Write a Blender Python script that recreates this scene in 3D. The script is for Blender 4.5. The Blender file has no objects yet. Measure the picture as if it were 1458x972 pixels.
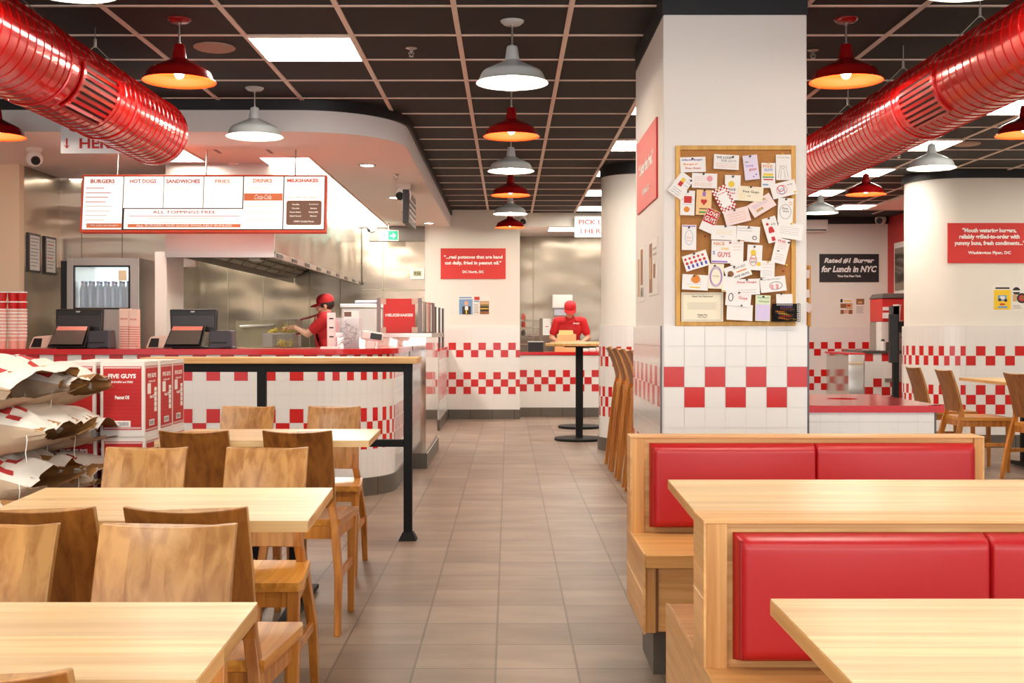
import bpy, bmesh, math, random
from mathutils import Vector, Matrix, noise

SC = bpy.context.scene
COL = SC.collection
random.seed(7)

# ------------------------------------------------------------------ camera, world, light, exposure
CAM_H = 1.18          # eye height
FPX = 1650.0          # focal length in pixels of the 1458-wide frame
cam_data = bpy.data.cameras.new('camera')
cam = bpy.data.objects.new('camera', cam_data)
COL.objects.link(cam)
cam.location = (0, 0, CAM_H)
cam.rotation_euler = (math.pi / 2, 0, 0)
cam_data.sensor_width = 36
cam_data.lens = 36 * FPX / 1458
cam_data.shift_x = 5 / 1458
cam_data.shift_y = -13 / 1458
cam_data.clip_start = 0.05
SC.camera = cam

world = bpy.data.worlds.new('daylight')
SC.world = world
world.use_nodes = True
bg = world.node_tree.nodes['Background']
bg.inputs[0].default_value = (0.95, 0.97, 1.0, 1)
bg.inputs[1].default_value = 0.62

SC.view_settings.view_transform = 'Standard'
SC.view_settings.look = 'None'
SC.view_settings.gamma = 1
SC.view_settings.use_curve_mapping = False
SC.view_settings.exposure = 1.33
SC.cycles.use_denoising = True
SC.cycles.max_bounces = 6
SC.cycles.diffuse_bounces = 4
SC.cycles.glossy_bounces = 3
SC.cycles.transparent_max_bounces = 6
SC.cycles.caustics_reflective = False
SC.cycles.caustics_refractive = False
SC.cycles.sample_clamp_indirect = 4

PANEL_E = 12.5         # ceiling panels
LAMP_W = 5.0          # pendant bulbs
KITCHEN_E = 7.5
SPOT_E = 25.0


def area(name, loc, rot, sx, sy, power, color=(1, 1, 1)):
    l = bpy.data.lights.new(name, 'AREA')
    l.shape = 'RECTANGLE'
    l.size, l.size_y = sx, sy
    l.energy = power
    l.color = color
    o = bpy.data.objects.new(name, l)
    COL.objects.link(o)
    o.location = loc
    o.rotation_euler = rot
    return o


# added fill lamp behind the camera, brightens the surfaces that face it
area('front_fill', (0.5, -2.4, 1.9), (math.radians(80), 0, 0), 9, 1.8, 70, (1, 0.98, 0.95))


def px(x, y, Z):
    """point seen at photo pixel (x, y) standing at depth Z"""
    return ((x - 724) * Z / FPX, Z, CAM_H - (y - 473) * Z / FPX)


# ------------------------------------------------------------------ materials
def s2l(c):
    out = []
    for v in c[:3]:
        v = v / 255.0
        out.append(v / 12.92 if v <= 0.04045 else ((v + 0.055) / 1.055) ** 2.4)
    return (*out, 1.0)


MATS = {}


def mat(name, rgb, rough=0.5, metal=0.0, spec=0.5, emit=0.0, bump=0.0, bump_scale=40.0, alpha=1.0, var=0.0, trans=0.0, coat=0.0):
    if name in MATS:
        return MATS[name]
    m = bpy.data.materials.new(name)
    m.use_nodes = True
    nt = m.node_tree
    b = nt.nodes['Principled BSDF']
    c = s2l(rgb)
    b.inputs['Base Color'].default_value = c
    b.inputs['Roughness'].default_value = rough
    b.inputs['Metallic'].default_value = metal
    b.inputs['Specular IOR Level'].default_value = spec
    if coat:
        b.inputs['Coat Weight'].default_value = coat
        b.inputs['Coat Roughness'].default_value = 0.08
    if emit:
        b.inputs['Emission Color'].default_value = c
        b.inputs['Emission Strength'].default_value = emit
    if trans:
        b.inputs['Transmission Weight'].default_value = trans
        b.inputs['IOR'].default_value = 1.1
    if alpha < 1:
        b.inputs['Alpha'].default_value = alpha
    if var or bump:
        tc = nt.nodes.new('ShaderNodeTexCoord')
        n = nt.nodes.new('ShaderNodeTexNoise')
        n.inputs['Scale'].default_value = bump_scale
        n.inputs['Detail'].default_value = 3
        nt.links.new(tc.outputs['Object'], n.inputs['Vector'])
        if var:
            r = nt.nodes.new('ShaderNodeValToRGB')
            k = 1 - var
            r.color_ramp.elements[0].position = 0.3
            r.color_ramp.elements[1].position = 0.7
            r.color_ramp.elements[0].color = (c[0] * k, c[1] * k, c[2] * k, 1)
            r.color_ramp.elements[1].color = c
            nt.links.new(n.outputs['Fac'], r.inputs['Fac'])
            nt.links.new(r.outputs['Color'], b.inputs['Base Color'])
        if bump:
            bp = nt.nodes.new('ShaderNodeBump')
            bp.inputs['Strength'].default_value = bump
            bp.inputs['Distance'].default_value = 0.01
            nt.links.new(n.outputs['Fac'], bp.inputs['Height'])
            nt.links.new(bp.outputs['Normal'], b.inputs['Normal'])
    MATS[name] = m
    return m


def steel(name, rgb, rough=0.25, wave=0.25, scale=(1.2, 1.2, 2.2)):
    m = bpy.data.materials.new(name)
    m.use_nodes = True
    nt = m.node_tree
    b = nt.nodes['Principled BSDF']
    b.inputs['Base Color'].default_value = s2l(rgb)
    b.inputs['Metallic'].default_value = 0.85
    b.inputs['Roughness'].default_value = rough
    tc = nt.nodes.new('ShaderNodeTexCoord')
    mp = nt.nodes.new('ShaderNodeMapping')
    mp.inputs['Scale'].default_value = scale
    n = nt.nodes.new('ShaderNodeTexNoise')
    n.inputs['Scale'].default_value = 1.0
    n.inputs['Detail'].default_value = 1
    bp = nt.nodes.new('ShaderNodeBump')
    bp.inputs['Strength'].default_value = wave
    bp.inputs['Distance'].default_value = 0.15
    nt.links.new(tc.outputs['Object'], mp.inputs['Vector'])
    nt.links.new(mp.outputs['Vector'], n.inputs['Vector'])
    nt.links.new(n.outputs['Fac'], bp.inputs['Height'])
    nt.links.new(bp.outputs['Normal'], b.inputs['Normal'])
    MATS[name] = m
    return m


def wood(name, c_light, c_dark, grain='X', plank='Y', pw=0.09, rough=0.38, knots=0.0):
    """procedural wood: streaks along `grain`, glued boards stacked along `plank`"""
    m = bpy.data.materials.new(name)
    m.use_nodes = True
    nt = m.node_tree
    N, L = nt.nodes, nt.links
    b = N['Principled BSDF']
    b.inputs['Roughness'].default_value = rough
    tc = N.new('ShaderNodeTexCoord')
    oi = N.new('ShaderNodeObjectInfo')
    sep = N.new('ShaderNodeSeparateXYZ')
    L.new(tc.outputs['Object'], sep.inputs[0])
    d = N.new('ShaderNodeMath'); d.operation = 'DIVIDE'
    L.new(sep.outputs[plank], d.inputs[0]); d.inputs[1].default_value = pw
    fl = N.new('ShaderNodeMath'); fl.operation = 'FLOOR'
    L.new(d.outputs[0], fl.inputs[0])
    ad = N.new('ShaderNodeMath'); ad.operation = 'ADD'
    mu = N.new('ShaderNodeMath'); mu.operation = 'MULTIPLY'
    L.new(oi.outputs['Random'], mu.inputs[0]); mu.inputs[1].default_value = 37.0
    L.new(fl.outputs[0], ad.inputs[0]); L.new(mu.outputs[0], ad.inputs[1])
    wn = N.new('ShaderNodeTexWhiteNoise'); wn.noise_dimensions = '1D'
    L.new(ad.outputs[0], wn.inputs['W'])
    # each board shifts the grain
    cmb = N.new('ShaderNodeCombineXYZ')
    mu2 = N.new('ShaderNodeMath'); mu2.operation = 'MULTIPLY'
    L.new(wn.outputs['Value'], mu2.inputs[0]); mu2.inputs[1].default_value = 11.0
    for i in range(3):
        L.new(mu2.outputs[0], cmb.inputs[i])
    va = N.new('ShaderNodeVectorMath'); va.operation = 'ADD'
    L.new(tc.outputs['Object'], va.inputs[0]); L.new(cmb.outputs[0], va.inputs[1])
    mp = N.new('ShaderNodeMapping')
    sc = {'X': (1.6, 34, 34), 'Y': (34, 1.6, 34), 'Z': (34, 34, 1.6)}[grain]
    mp.inputs['Scale'].default_value = sc
    L.new(va.outputs[0], mp.inputs['Vector'])
    n1 = N.new('ShaderNodeTexNoise'); n1.inputs['Scale'].default_value = 1.0
    n1.inputs['Detail'].default_value = 4; n1.inputs['Distortion'].default_value = 0.55
    L.new(mp.outputs[0], n1.inputs['Vector'])
    ramp = N.new('ShaderNodeValToRGB')
    ramp.color_ramp.elements[0].position = 0.33
    ramp.color_ramp.elements[1].position = 0.62
    ramp.color_ramp.elements[0].color = s2l(c_dark)
    ramp.color_ramp.elements[1].color = s2l(c_light)
    L.new(n1.outputs['Fac'], ramp.inputs['Fac'])
    hsv = N.new('ShaderNodeHueSaturation')
    mr = N.new('ShaderNodeMapRange')
    mr.inputs['To Min'].default_value = 0.84; mr.inputs['To Max'].default_value = 1.08
    L.new(wn.outputs['Value'], mr.inputs['Value'])
    L.new(mr.outputs[0], hsv.inputs['Value'])
    L.new(ramp.outputs['Color'], hsv.inputs['Color'])
    out = hsv.outputs['Color']
    if knots:
        vo = N.new('ShaderNodeTexVoronoi'); vo.inputs['Scale'].default_value = 1.0
        mp2 = N.new('ShaderNodeMapping'); mp2.inputs['Scale'].default_value = (1.7, 4.5, 3.0)
        L.new(tc.outputs['Object'], mp2.inputs['Vector']); L.new(mp2.outputs[0], vo.inputs['Vector'])
        r2 = N.new('ShaderNodeValToRGB')
        r2.color_ramp.elements[0].position = 0.0; r2.color_ramp.elements[1].position = knots
        r2.color_ramp.elements[0].color = (0.22, 0.11, 0.05, 1); r2.color_ramp.elements[1].color = (1, 1, 1, 1)
        L.new(vo.outputs['Distance'], r2.inputs['Fac'])
        mx = N.new('ShaderNodeMix'); mx.data_type = 'RGBA'; mx.blend_type = 'MULTIPLY'
        mx.inputs['Factor'].default_value = 1.0
        L.new(out, mx.inputs['A']); L.new(r2.outputs['Color'], mx.inputs['B'])
        out = mx.outputs['Result']
    L.new(out, b.inputs['Base Color'])
    MATS[name] = m
    return m


def floor_material():
    m = bpy.data.materials.new('floor_tiles')
    m.use_nodes = True
    nt = m.node_tree
    N, L = nt.nodes, nt.links
    b = N['Principled BSDF']
    tc = N.new('ShaderNodeTexCoord')
    mp = N.new('ShaderNodeMapping')
    mp.inputs['Location'].default_value = (0.045, -4.068 + 0.3135 * 20, 0)
    L.new(tc.outputs['Object'], mp.inputs['Vector'])
    br = N.new('ShaderNodeTexBrick')
    br.offset = 0.0
    br.squash = 1.0
    br.inputs['Scale'].default_value = 1.0
    br.inputs['Brick Width'].default_value = 0.287
    br.inputs['Row Height'].default_value = 0.3135
    br.inputs['Mortar Size'].default_value = 0.0045
    br.inputs['Mortar Smooth'].default_value = 0.1
    br.inputs['Bias'].default_value = 0.0
    br.inputs['Color1'].default_value = s2l((150, 131, 114))
    br.inputs['Color2'].default_value = s2l((130, 112, 97))
    br.inputs['Mortar'].default_value = s2l((104, 91, 79))
    L.new(mp.outputs[0], br.inputs['Vector'])
    n = N.new('ShaderNodeTexNoise'); n.inputs['Scale'].default_value = 2.3; n.inputs['Detail'].default_value = 5
    mp2 = N.new('ShaderNodeMapping'); mp2.inputs['Scale'].default_value = (1.0, 2.6, 1)
    L.new(tc.outputs['Object'], mp2.inputs['Vector']); L.new(mp2.outputs[0], n.inputs['Vector'])
    r = N.new('ShaderNodeValToRGB')
    r.color_ramp.elements[0].position = 0.3; r.color_ramp.elements[1].position = 0.7
    r.color_ramp.elements[0].color = (0.72, 0.70, 0.68, 1); r.color_ramp.elements[1].color = (1.1, 1.08, 1.05, 1)
    L.new(n.outputs['Fac'], r.inputs['Fac'])
    mx = N.new('ShaderNodeMix'); mx.data_type = 'RGBA'; mx.blend_type = 'MULTIPLY'
    mx.inputs['Factor'].default_value = 1.0
    L.new(br.outputs['Color'], mx.inputs['A']); L.new(r.outputs['Color'], mx.inputs['B'])
    L.new(mx.outputs['Result'], b.inputs['Base Color'])
    b.inputs['Roughness'].default_value = 0.42
    bp = N.new('ShaderNodeBump'); bp.inputs['Strength'].default_value = 0.35; bp.inputs['Distance'].default_value = 0.004
    bp.invert = True
    L.new(br.outputs['Fac'], bp.inputs['Height']); L.new(bp.outputs['Normal'], b.inputs['Normal'])
    MATS['floor'] = m
    return m


WHITE_WALL = mat('white_wall_paint', (236, 232, 222), 0.6)
PILLAR_WHITE = mat('pillar_white_paint', (236, 232, 228), 0.6)
CREAM = mat('cream_wall_paint', (238, 214, 180), 0.6)
BLACK_BAND = mat('black_blue_paint', (15, 16, 20), 0.5)
TILE_W = mat('white_glazed_tile', (236, 233, 228), 0.15)
TILE_R = mat('red_glazed_tile', (206, 36, 34), 0.18)
GROUT = mat('pale_grout', (222, 216, 210), 0.8)
BASE_TILE = mat('dark_grey_base_tile', (96, 88, 78), 0.45, var=0.15, bump_scale=6)
CEIL_DARK = mat('dark_brown_ceiling_tile', (22, 16, 14), 0.75, var=0.12, bump_scale=3)
CEIL_BAR = mat('pale_ceiling_bar', (232, 212, 200), 0.45)
SOFFIT = mat('soffit_paint', (250, 238, 230), 0.6)
FASCIA = mat('fascia_white', (226, 224, 226), 0.6)
RED_GLOSS = mat('red_gloss_lacquer', (206, 14, 14), 0.16, metal=0.35, coat=0.6)
RED_LAMP = mat('red_lamp_enamel', (140, 9, 11), 0.25, coat=0.3)
WHITE_LAMP = mat('white_lamp_enamel', (196, 200, 200), 0.3, coat=0.2)
RED_IN = mat('orange_red_lamp_inside', (226, 70, 16), 0.5)
WHITE_IN = mat('white_lamp_inside', (255, 252, 244), 0.5)
BULB = mat('glowing_bulb', (255, 232, 190), 0.5, emit=14)
DIFFUSER = mat('glowing_light_panel', (255, 248, 236), 0.5, emit=PANEL_E)
KDIFF = mat('glowing_kitchen_panel', (255, 251, 240), 0.5, emit=KITCHEN_E)
SPOT = mat('glowing_downlight', (255, 240, 215), 0.5, emit=SPOT_E)
RED_TOP = mat('red_solid_worktop', (205, 22, 26), 0.12)
RED_SIGN = mat('red_sign_board', (214, 50, 44), 0.5)
RED_VINYL = mat('red_vinyl', (176, 20, 26), 0.38, bump=0.06, bump_scale=18)
BLACK_METAL = mat('black_powder_coat', (9, 9, 10), 0.6, spec=0.3)
BLACK_PLASTIC = mat('black_plastic', (20, 15, 14), 0.35)
SCREEN = mat('dark_screen', (96, 84, 78), 0.15)
WHITE_PRINT = mat('white_print', (250, 248, 244), 0.6)
WHITE_PLASTIC = mat('white_plastic', (238, 232, 226), 0.35)
BEIGE_PLASTIC = mat('pale_pink_beige_plastic', (216, 184, 164), 0.35)
BLACK_PRINT = mat('black_print', (28, 24, 24), 0.6)
RED_PRINT = mat('red_print', (196, 36, 36), 0.6)
GREY_PRINT = mat('grey_print', (150, 145, 142), 0.6)
DARK_SIGN = mat('black_sign_board', (34, 32, 34), 0.5)
CHROME = mat('brushed_chrome', (190, 184, 176), 0.28, metal=0.95)
STEEL = steel('stainless_panel', (158, 146, 130), 0.22, 0.22)
STEEL_LIGHT = steel('bright_header_steel', (222, 208, 190), 0.3, 0.25, (0.8, 0.8, 6.0))
STEEL_FLAT = steel('polished_steel_cladding', (214, 204, 194), 0.06, 0.03)
STEEL_MATT = steel('brushed_steel', (186, 178, 170), 0.35, 0.05)
STEEL_DARK = steel('sooty_steel', (150, 142, 120), 0.4, 0.1)
TABLE_WOOD = wood('pale_oak_table', (232, 198, 144), (212, 170, 112), 'X', 'Y', 0.10, 0.33, knots=0.045)
TABLE_EDGE = wood('oak_end_grain', (222, 172, 106), (196, 138, 74), 'Y', 'X', 0.03, 0.45)
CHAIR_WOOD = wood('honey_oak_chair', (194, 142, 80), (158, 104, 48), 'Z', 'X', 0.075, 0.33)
CHAIR_REAR = wood('darker_chair_rear', (156, 96, 36), (118, 66, 20), 'Z', 'X', 0.075, 0.4)  # rear faces of the backrests, darker than their fronts
LEG_WOOD = wood('honey_oak_legs', (196, 126, 46), (160, 92, 26), 'Z', 'X', 0.075, 0.35)
SEAT_WOOD = wood('honey_oak_seat', (212, 146, 58), (176, 108, 30), 'Y', 'X', 0.07, 0.3)
BENCH_WOOD = wood('ash_bench', (232, 180, 116), (206, 146, 82), 'X', 'Z', 0.17, 0.4)
BENCH_WOOD_Z = wood('ash_bench_upright', (228, 174, 108), (200, 140, 76), 'Z', 'X', 0.17, 0.4)
BENCH_WOOD_Y = wood('ash_bench_side', (230, 178, 114), (206, 148, 84), 'Y', 'Z', 0.17, 0.4)
BAR_WOOD = wood('oak_bar_top', (232, 184, 116), (206, 152, 86), 'X', 'Z', 0.2, 0.4)
FRAME_WOOD = wood('yellow_pine_frame', (226, 172, 78), (204, 148, 58), 'Z', 'X', 0.3, 0.45)
CORK = mat('cork_sheet', (196, 136, 76), 0.85, bump=0.3, bump_scale=220, var=0.22)
CARDBOARD = mat('brown_cardboard', (206, 162, 104), 0.8)
SACK_PAPER = mat('white_sack_paper', (238, 230, 218), 0.75, var=0.06, bump_scale=9)
SACK_BUFF = mat('buff_sack_paper', (198, 172, 144), 0.75, var=0.12, bump_scale=9)
SACK_KRAFT = mat('brown_kraft_lining', (190, 136, 76), 0.75, var=0.4, bump_scale=14)
SACK_RED = mat('red_sack_print', (190, 52, 50), 0.75)
SKIN = mat('skin', (222, 168, 138), 0.55)
RED_CLOTH = mat('red_cotton', (196, 30, 36), 0.8)
RED_APRON = mat('deep_red_apron', (176, 24, 30), 0.8)
DARK_CLOTH = mat('black_trousers', (34, 32, 36), 0.8)
HAIR = mat('dark_hair', (50, 36, 28), 0.7)
GLASS = mat('clear_glass', (236, 244, 246), 0.05, alpha=0.18)
ACRYLIC = mat('clear_acrylic', (240, 242, 246), 0.05, alpha=0.14)


# ------------------------------------------------------------------ mesh building
class MB:
    def __init__(self):
        self.v, self.f, self.m = [], [], []

    def add(self, verts, faces, m=0):
        o = len(self.v)
        self.v += [tuple(p) for p in verts]
        self.f += [tuple(i + o for i in f) for f in faces]
        self.m += [m] * len(faces)
        return self

    def box(self, x0, y0, z0, x1, y1, z1, m=0):
        v = [(x0, y0, z0), (x1, y0, z0), (x1, y1, z0), (x0, y1, z0), (x0, y0, z1), (x1, y0, z1), (x1, y1, z1), (x0, y1, z1)]
        return self.add(v, [(3, 2, 1, 0), (4, 5, 6, 7), (0, 1, 5, 4), (1, 2, 6, 5), (2, 3, 7, 6), (3, 0, 4, 7)], m)

    def hexa(self, v8, m=0):
        """bottom ring 0-3 (counter-clockwise from above) and top ring 4-7"""
        return self.add(v8, [(3, 2, 1, 0), (4, 5, 6, 7), (0, 1, 5, 4), (1, 2, 6, 5), (2, 3, 7, 6), (3, 0, 4, 7)], m)

    def beam(self, p0, p1, w0, w1=None, side=(1, 0, 0), m=0):
        """tapered bar from p0 to p1, w=(width along side, depth across)"""
        w1 = w1 or w0
        p0, p1 = Vector(p0), Vector(p1)
        a = (p1 - p0).normalized()
        s = Vector(side); s = (s - a * s.dot(a)).normalized()
        t = a.cross(s)
        v = []
        for p, w in ((p0, w0), (p1, w1)):
            for i, j in ((-1, -1), (1, -1), (1, 1), (-1, 1)):
                v.append(p + s * (i * w[0] / 2) + t * (j * w[1] / 2))
        return self.hexa(v, m)

    def prism(self, poly, z0, z1, m=0, mtop=None):
        n = len(poly)
        v = [(x, y, z0) for x, y in poly] + [(x, y, z1) for x, y in poly]
        self.add(v, [tuple(range(n - 1, -1, -1))], m)
        self.add(v, [tuple(range(n, 2 * n))], m if mtop is None else mtop)
        return self.add(v, [(i, (i + 1) % n, (i + 1) % n + n, i + n) for i in range(n)], m)

    def quad(self, a, b, c, d, m=0):
        return self.add([a, b, c, d], [(0, 1, 2, 3)], m)

    def ring_surface(self, rings, m=0, closed=True, cap0=False, cap1=False):
        n = len(rings[0])
        v = [p for r in rings for p in r]
        f = []
        for i in range(len(rings) - 1):
            for j in range(n if closed else n - 1):
                k = (j + 1) % n
                f.append((i * n + j, i * n + k, (i + 1) * n + k, (i + 1) * n + j))
        if cap0:
            f.append(tuple(range(n - 1, -1, -1)))
        if cap1:
            f.append(tuple((len(rings) - 1) * n + j for j in range(n)))
        return self.add(v, f, m)

    def lathe(self, prof, c=(0, 0, 0), n=24, m=0, cap0=False, cap1=False, axis='z'):
        rings = []
        for r, h in prof:
            ring = []
            for j in range(n):
                a = 2 * math.pi * j / n
                if axis == 'z':
                    ring.append((c[0] + r * math.cos(a), c[1] + r * math.sin(a), c[2] + h))
                elif axis == 'y':
                    ring.append((c[0] + r * math.cos(a), c[1] + h, c[2] - r * math.sin(a)))
                else:
                    ring.append((c[0] + h, c[1] + r * math.cos(a), c[2] + r * math.sin(a)))
            rings.append(ring)
        return self.ring_surface(rings, m, True, cap0, cap1)

    def cyl(self, p0, p1, r0, r1=None, n=12, m=0):
        r1 = r0 if r1 is None else r1
        p0, p1 = Vector(p0), Vector(p1)
        a = (p1 - p0).normalized()
        s = a.orthogonal().normalized()
        t = a.cross(s)
        rings = []
        for p, r in ((p0, r0), (p1, r1)):
            rings.append([p + (s * math.cos(2 * math.pi * j / n) + t * math.sin(2 * math.pi * j / n)) * r for j in range(n)])
        return self.ring_surface(rings, m, True, True, True)

    def tube(self, pts, r, n=8, m=0):
        pts = [Vector(p) for p in pts]
        rings = []
        prev = None
        for i, p in enumerate(pts):
            a = (pts[min(i + 1, len(pts) - 1)] - pts[max(i - 1, 0)]).normalized()
            s = a.orthogonal().normalized() if prev is None else (prev - a * prev.dot(a)).normalized()
            prev = s
            t = a.cross(s)
            rr = r[i] if isinstance(r, (list, tuple)) else r
            rings.append([p + (s * math.cos(2 * math.pi * j / n) + t * math.sin(2 * math.pi * j / n)) * rr for j in range(n)])
        return self.ring_surface(rings, m, True, True, True)

    def ball(self, c, r, n=12, k=8, m=0):
        r = (r, r, r) if not isinstance(r, (tuple, list)) else r
        rings = []
        for i in range(k + 1):
            th = math.pi * (0.001 + 0.998 * i / k)
            rings.append([(c[0] + r[0] * math.sin(th) * math.cos(2 * math.pi * j / n),
                           c[1] + r[1] * math.sin(th) * math.sin(2 * math.pi * j / n),
                           c[2] - r[2] * math.cos(th)) for j in range(n)])
        return self.ring_surface(rings, m, True, True, True)

    def build(self, name, mats, parent=None, smooth=False, bevel=0.0, fix=False, seg=2):
        me = bpy.data.meshes.new(name)
        me.from_pydata(self.v, [], self.f)
        if not isinstance(mats, (list, tuple)):
            mats = [mats]
        for mm in mats:
            me.materials.append(mm)
        me.polygons.foreach_set('material_index', self.m)
        if fix:
            bm = bmesh.new(); bm.from_mesh(me)
            bmesh.ops.recalc_face_normals(bm, faces=bm.faces)
            bm.to_mesh(me); bm.free()
        if smooth:
            me.polygons.foreach_set('use_smooth', [True] * len(me.polygons))
            me.set_sharp_from_angle(angle=math.radians(38 if smooth is True else smooth))
        me.update()
        o = bpy.data.objects.new(name, me)
        COL.objects.link(o)
        if parent is not None:
            o.parent = parent
        if bevel:
            b = o.modifiers.new('bevel', 'BEVEL')
            b.width = bevel; b.segments = seg; b.limit_method = 'ANGLE'
            b.harden_normals = False
        return o


def thing(name, label, cat, loc=(0, 0, 0), rz=0.0, group=None):
    o = bpy.data.objects.new(name, None)
    o.empty_display_size = 0.1
    COL.objects.link(o)
    o.location = loc
    o.rotation_euler = (0, 0, rz)
    o['label'] = label
    o['category'] = cat
    if group:
        o['group'] = group
    return o


def tag(o, label, cat, group=None, kind=None):
    o['label'] = label
    o['category'] = cat
    if group:
        o['group'] = group
    if kind:
        o['kind'] = kind
    return o


def struct(o, label=None):
    o['kind'] = 'structure'
    if label:
        o['label'] = label
    return o


CHILDREN = {}


def dup(root, loc, rz=None, label=None, group=None):
    r = root.copy(); COL.objects.link(r)
    r.location = loc
    if rz is not None:
        r.rotation_euler = (0, 0, rz)
    if label:
        r['label'] = label
    if group:
        r['group'] = group
    for ch in list(root.children):
        c = ch.copy(); COL.objects.link(c); c.parent = r
        for g in list(ch.children):
            d = g.copy(); COL.objects.link(d); d.parent = c
    return r


def text(body, origin, right, up, m, width=None, height=None, size=None, parent=None, name='lettering',
         bold=0.0, lift=0.0015, align='CENTER', shear=0.0, squeeze=None, label=None):
    """flat lettering as a mesh; origin is the middle of the line (or its left end), measured in the parent's space"""
    cu = bpy.data.curves.new(name, 'FONT')
    cu.body = body
    cu.size = 1.0
    cu.align_x = 'CENTER'
    cu.align_y = 'CENTER'
    cu.offset = bold
    cu.shear = shear
    cu.space_line = 0.95
    cu.resolution_u = 2
    tmp = bpy.data.objects.new('tmp_text', cu)
    COL.objects.link(tmp)
    dg = bpy.context.evaluated_depsgraph_get()
    me = bpy.data.meshes.new_from_object(tmp.evaluated_get(dg))
    bpy.data.objects.remove(tmp)
    bpy.data.curves.remove(cu)
    xs = [v.co.x for v in me.vertices] or [0, 1]
    ys = [v.co.y for v in me.vertices] or [0, 1]
    x0, x1, y0, y1 = min(xs), max(xs), min(ys), max(ys)
    w, h = max(x1 - x0, 1e-6), max(y1 - y0, 1e-6)
    if size:
        sx = sy = size
    elif width and height:
        sx, sy = width / w, height / h
    elif width:
        sx = sy = width / w
    else:
        sx = sy = height / h
    if squeeze:
        sx *= squeeze
    R, U = Vector(right).normalized(), Vector(up).normalized()
    Nn = R.cross(U)
    O = Vector(origin)
    ax = 0.5 if align == 'CENTER' else (0.0 if align == 'LEFT' else 1.0)
    for v in me.vertices:
        a = (v.co.x - (x0 + w * ax)) * sx
        b = (v.co.y - (y0 + h * 0.5)) * sy
        v.co = O + R * a + U * b + Nn * lift
    me.materials.clear()
    me.materials.append(m)
    for p in me.polygons:
        p.material_index = 0
    o = bpy.data.objects.new(name, me)
    COL.objects.link(o)
    if parent is not None:
        o.parent = parent
    if label:
        o['label'] = label
    return o


def path_arc(cx, cy, r, a0, a1, n):
    return [(cx + r * math.cos(math.radians(a0 + (a1 - a0) * i / n)), cy + r * math.sin(math.radians(a0 + (a1 - a0) * i / n))) for i in range(n + 1)]


def tile_wall(name, segs, z0, z1, red, th=0.1, zg=0.04, zmax=None, lift=0.003, thick=0.10, gap=0.0018, label=None, cap=True):
    """tiled wall along path pieces. segs: list of (list of points, tile width). The visible side lies right of the walking direction.
    red(i, k): whether tile column i (counted along the path), row k is red"""
    mb = MB()
    col = 0
    allp = []
    for pts, tw in segs:
        for p in pts:
            if not allp or (Vector(p) - Vector(allp[-1])).length > 1e-6:
                allp.append(p)
    # grout sheet with a body behind it
    n = len(allp)
    nor = []
    for i in range(n):
        a = Vector(allp[max(i - 1, 0)]); b = Vector(allp[min(i + 1, n - 1)])
        d = (b - a).normalized()
        nor.append(Vector((d.y, -d.x)))
    rings = []
    for i, p in enumerate(allp):
        q = Vector(p) - nor[i] * thick
        rings.append([(p[0], p[1], z0), (p[0], p[1], z1), (q.x, q.y, z1), (q.x, q.y, z0)])
    mb.ring_surface(rings, 2, True, True, True)
    for pts, tw in segs:
        L = [0.0]
        for i in range(len(pts) - 1):
            L.append(L[-1] + (Vector(pts[i + 1]) - Vector(pts[i])).length)

        def at(s):
            s = min(max(s, 0), L[-1])
            for i in range(len(pts) - 1):
                if s <= L[i + 1] + 1e-9:
                    t = (s - L[i]) / max(L[i + 1] - L[i], 1e-9)
                    a, b = Vector(pts[i]), Vector(pts[i + 1])
                    d = (b - a).normalized()
                    return a + (b - a) * t, Vector((d.y, -d.x))
        s = 0.0
        while s < L[-1] - 0.004:
            e = min(s + tw, L[-1])
            (pa, na), (pb, nb) = at(s + gap / 2), at(e - gap / 2)
            pa = pa + na * lift; pb = pb + nb * lift
            k = 0
            zk = zg
            while zk < z1 - 0.01:
                za, zb = max(zk + gap / 2, z0), min(zk + th - gap / 2, z1)
                if zb - za > 0.01:
                    mb.quad((pa.x, pa.y, za), (pb.x, pb.y, za), (pb.x, pb.y, zb), (pa.x, pa.y, zb), 1 if red(col, k) else 0)
                zk += th; k += 1
            s = e
            col += 1
    o = mb.build(name, [TILE_W, TILE_R, GROUT], fix=False)
    struct(o, label)
    return o


def checks(rows_a, rows_b, ph=0):
    def f(i, k):
        return (k in rows_a and (i + ph) % 2 == 0) or (k in rows_b and (i + ph) % 2 == 1)
    return f

# ================================================================== THE SETTING
CEIL_Z = 2.85
floor = struct(MB().box(-6.5, -2.5, -0.06, 8.5, 19.5, 0.0).build('floor', floor_material()))

# ceiling: dark tiles laid in a grid of pale bars
mb = MB()
mb.box(-6.5, -2.5, CEIL_Z, 8.5, 19.5, CEIL_Z + 0.08, 0)
gx = [0.321 + 0.6 * i for i in range(-11, 14)]
gy = [6.506 + 0.583 * k for k in range(-15, 17)]
for x in gx:
    if -6.4 < x < 8.4:
        mb.box(x - 0.014, -2.4, CEIL_Z - 0.008, x + 0.014, 16.3, CEIL_Z, 1)
for y in gy:
    if y < 16.3:
        mb.box(-6.4, y - 0.011, CEIL_Z - 0.006, 8.4, y + 0.011, CEIL_Z, 1)
struct(mb.build('ceiling', [CEIL_DARK, CEIL_BAR]))

RB = ({9}, {8})                      # upper double row of checks: row 9 plus offset row 8


def std_red(i, k, ph=0):
    e = (i + ph) % 2 == 0
    return (k == 9 and e) or (k == 8 and not e) or (k in (5, 3) and e) or (k == 4 and not e)


BASE_H = 0.13


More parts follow.
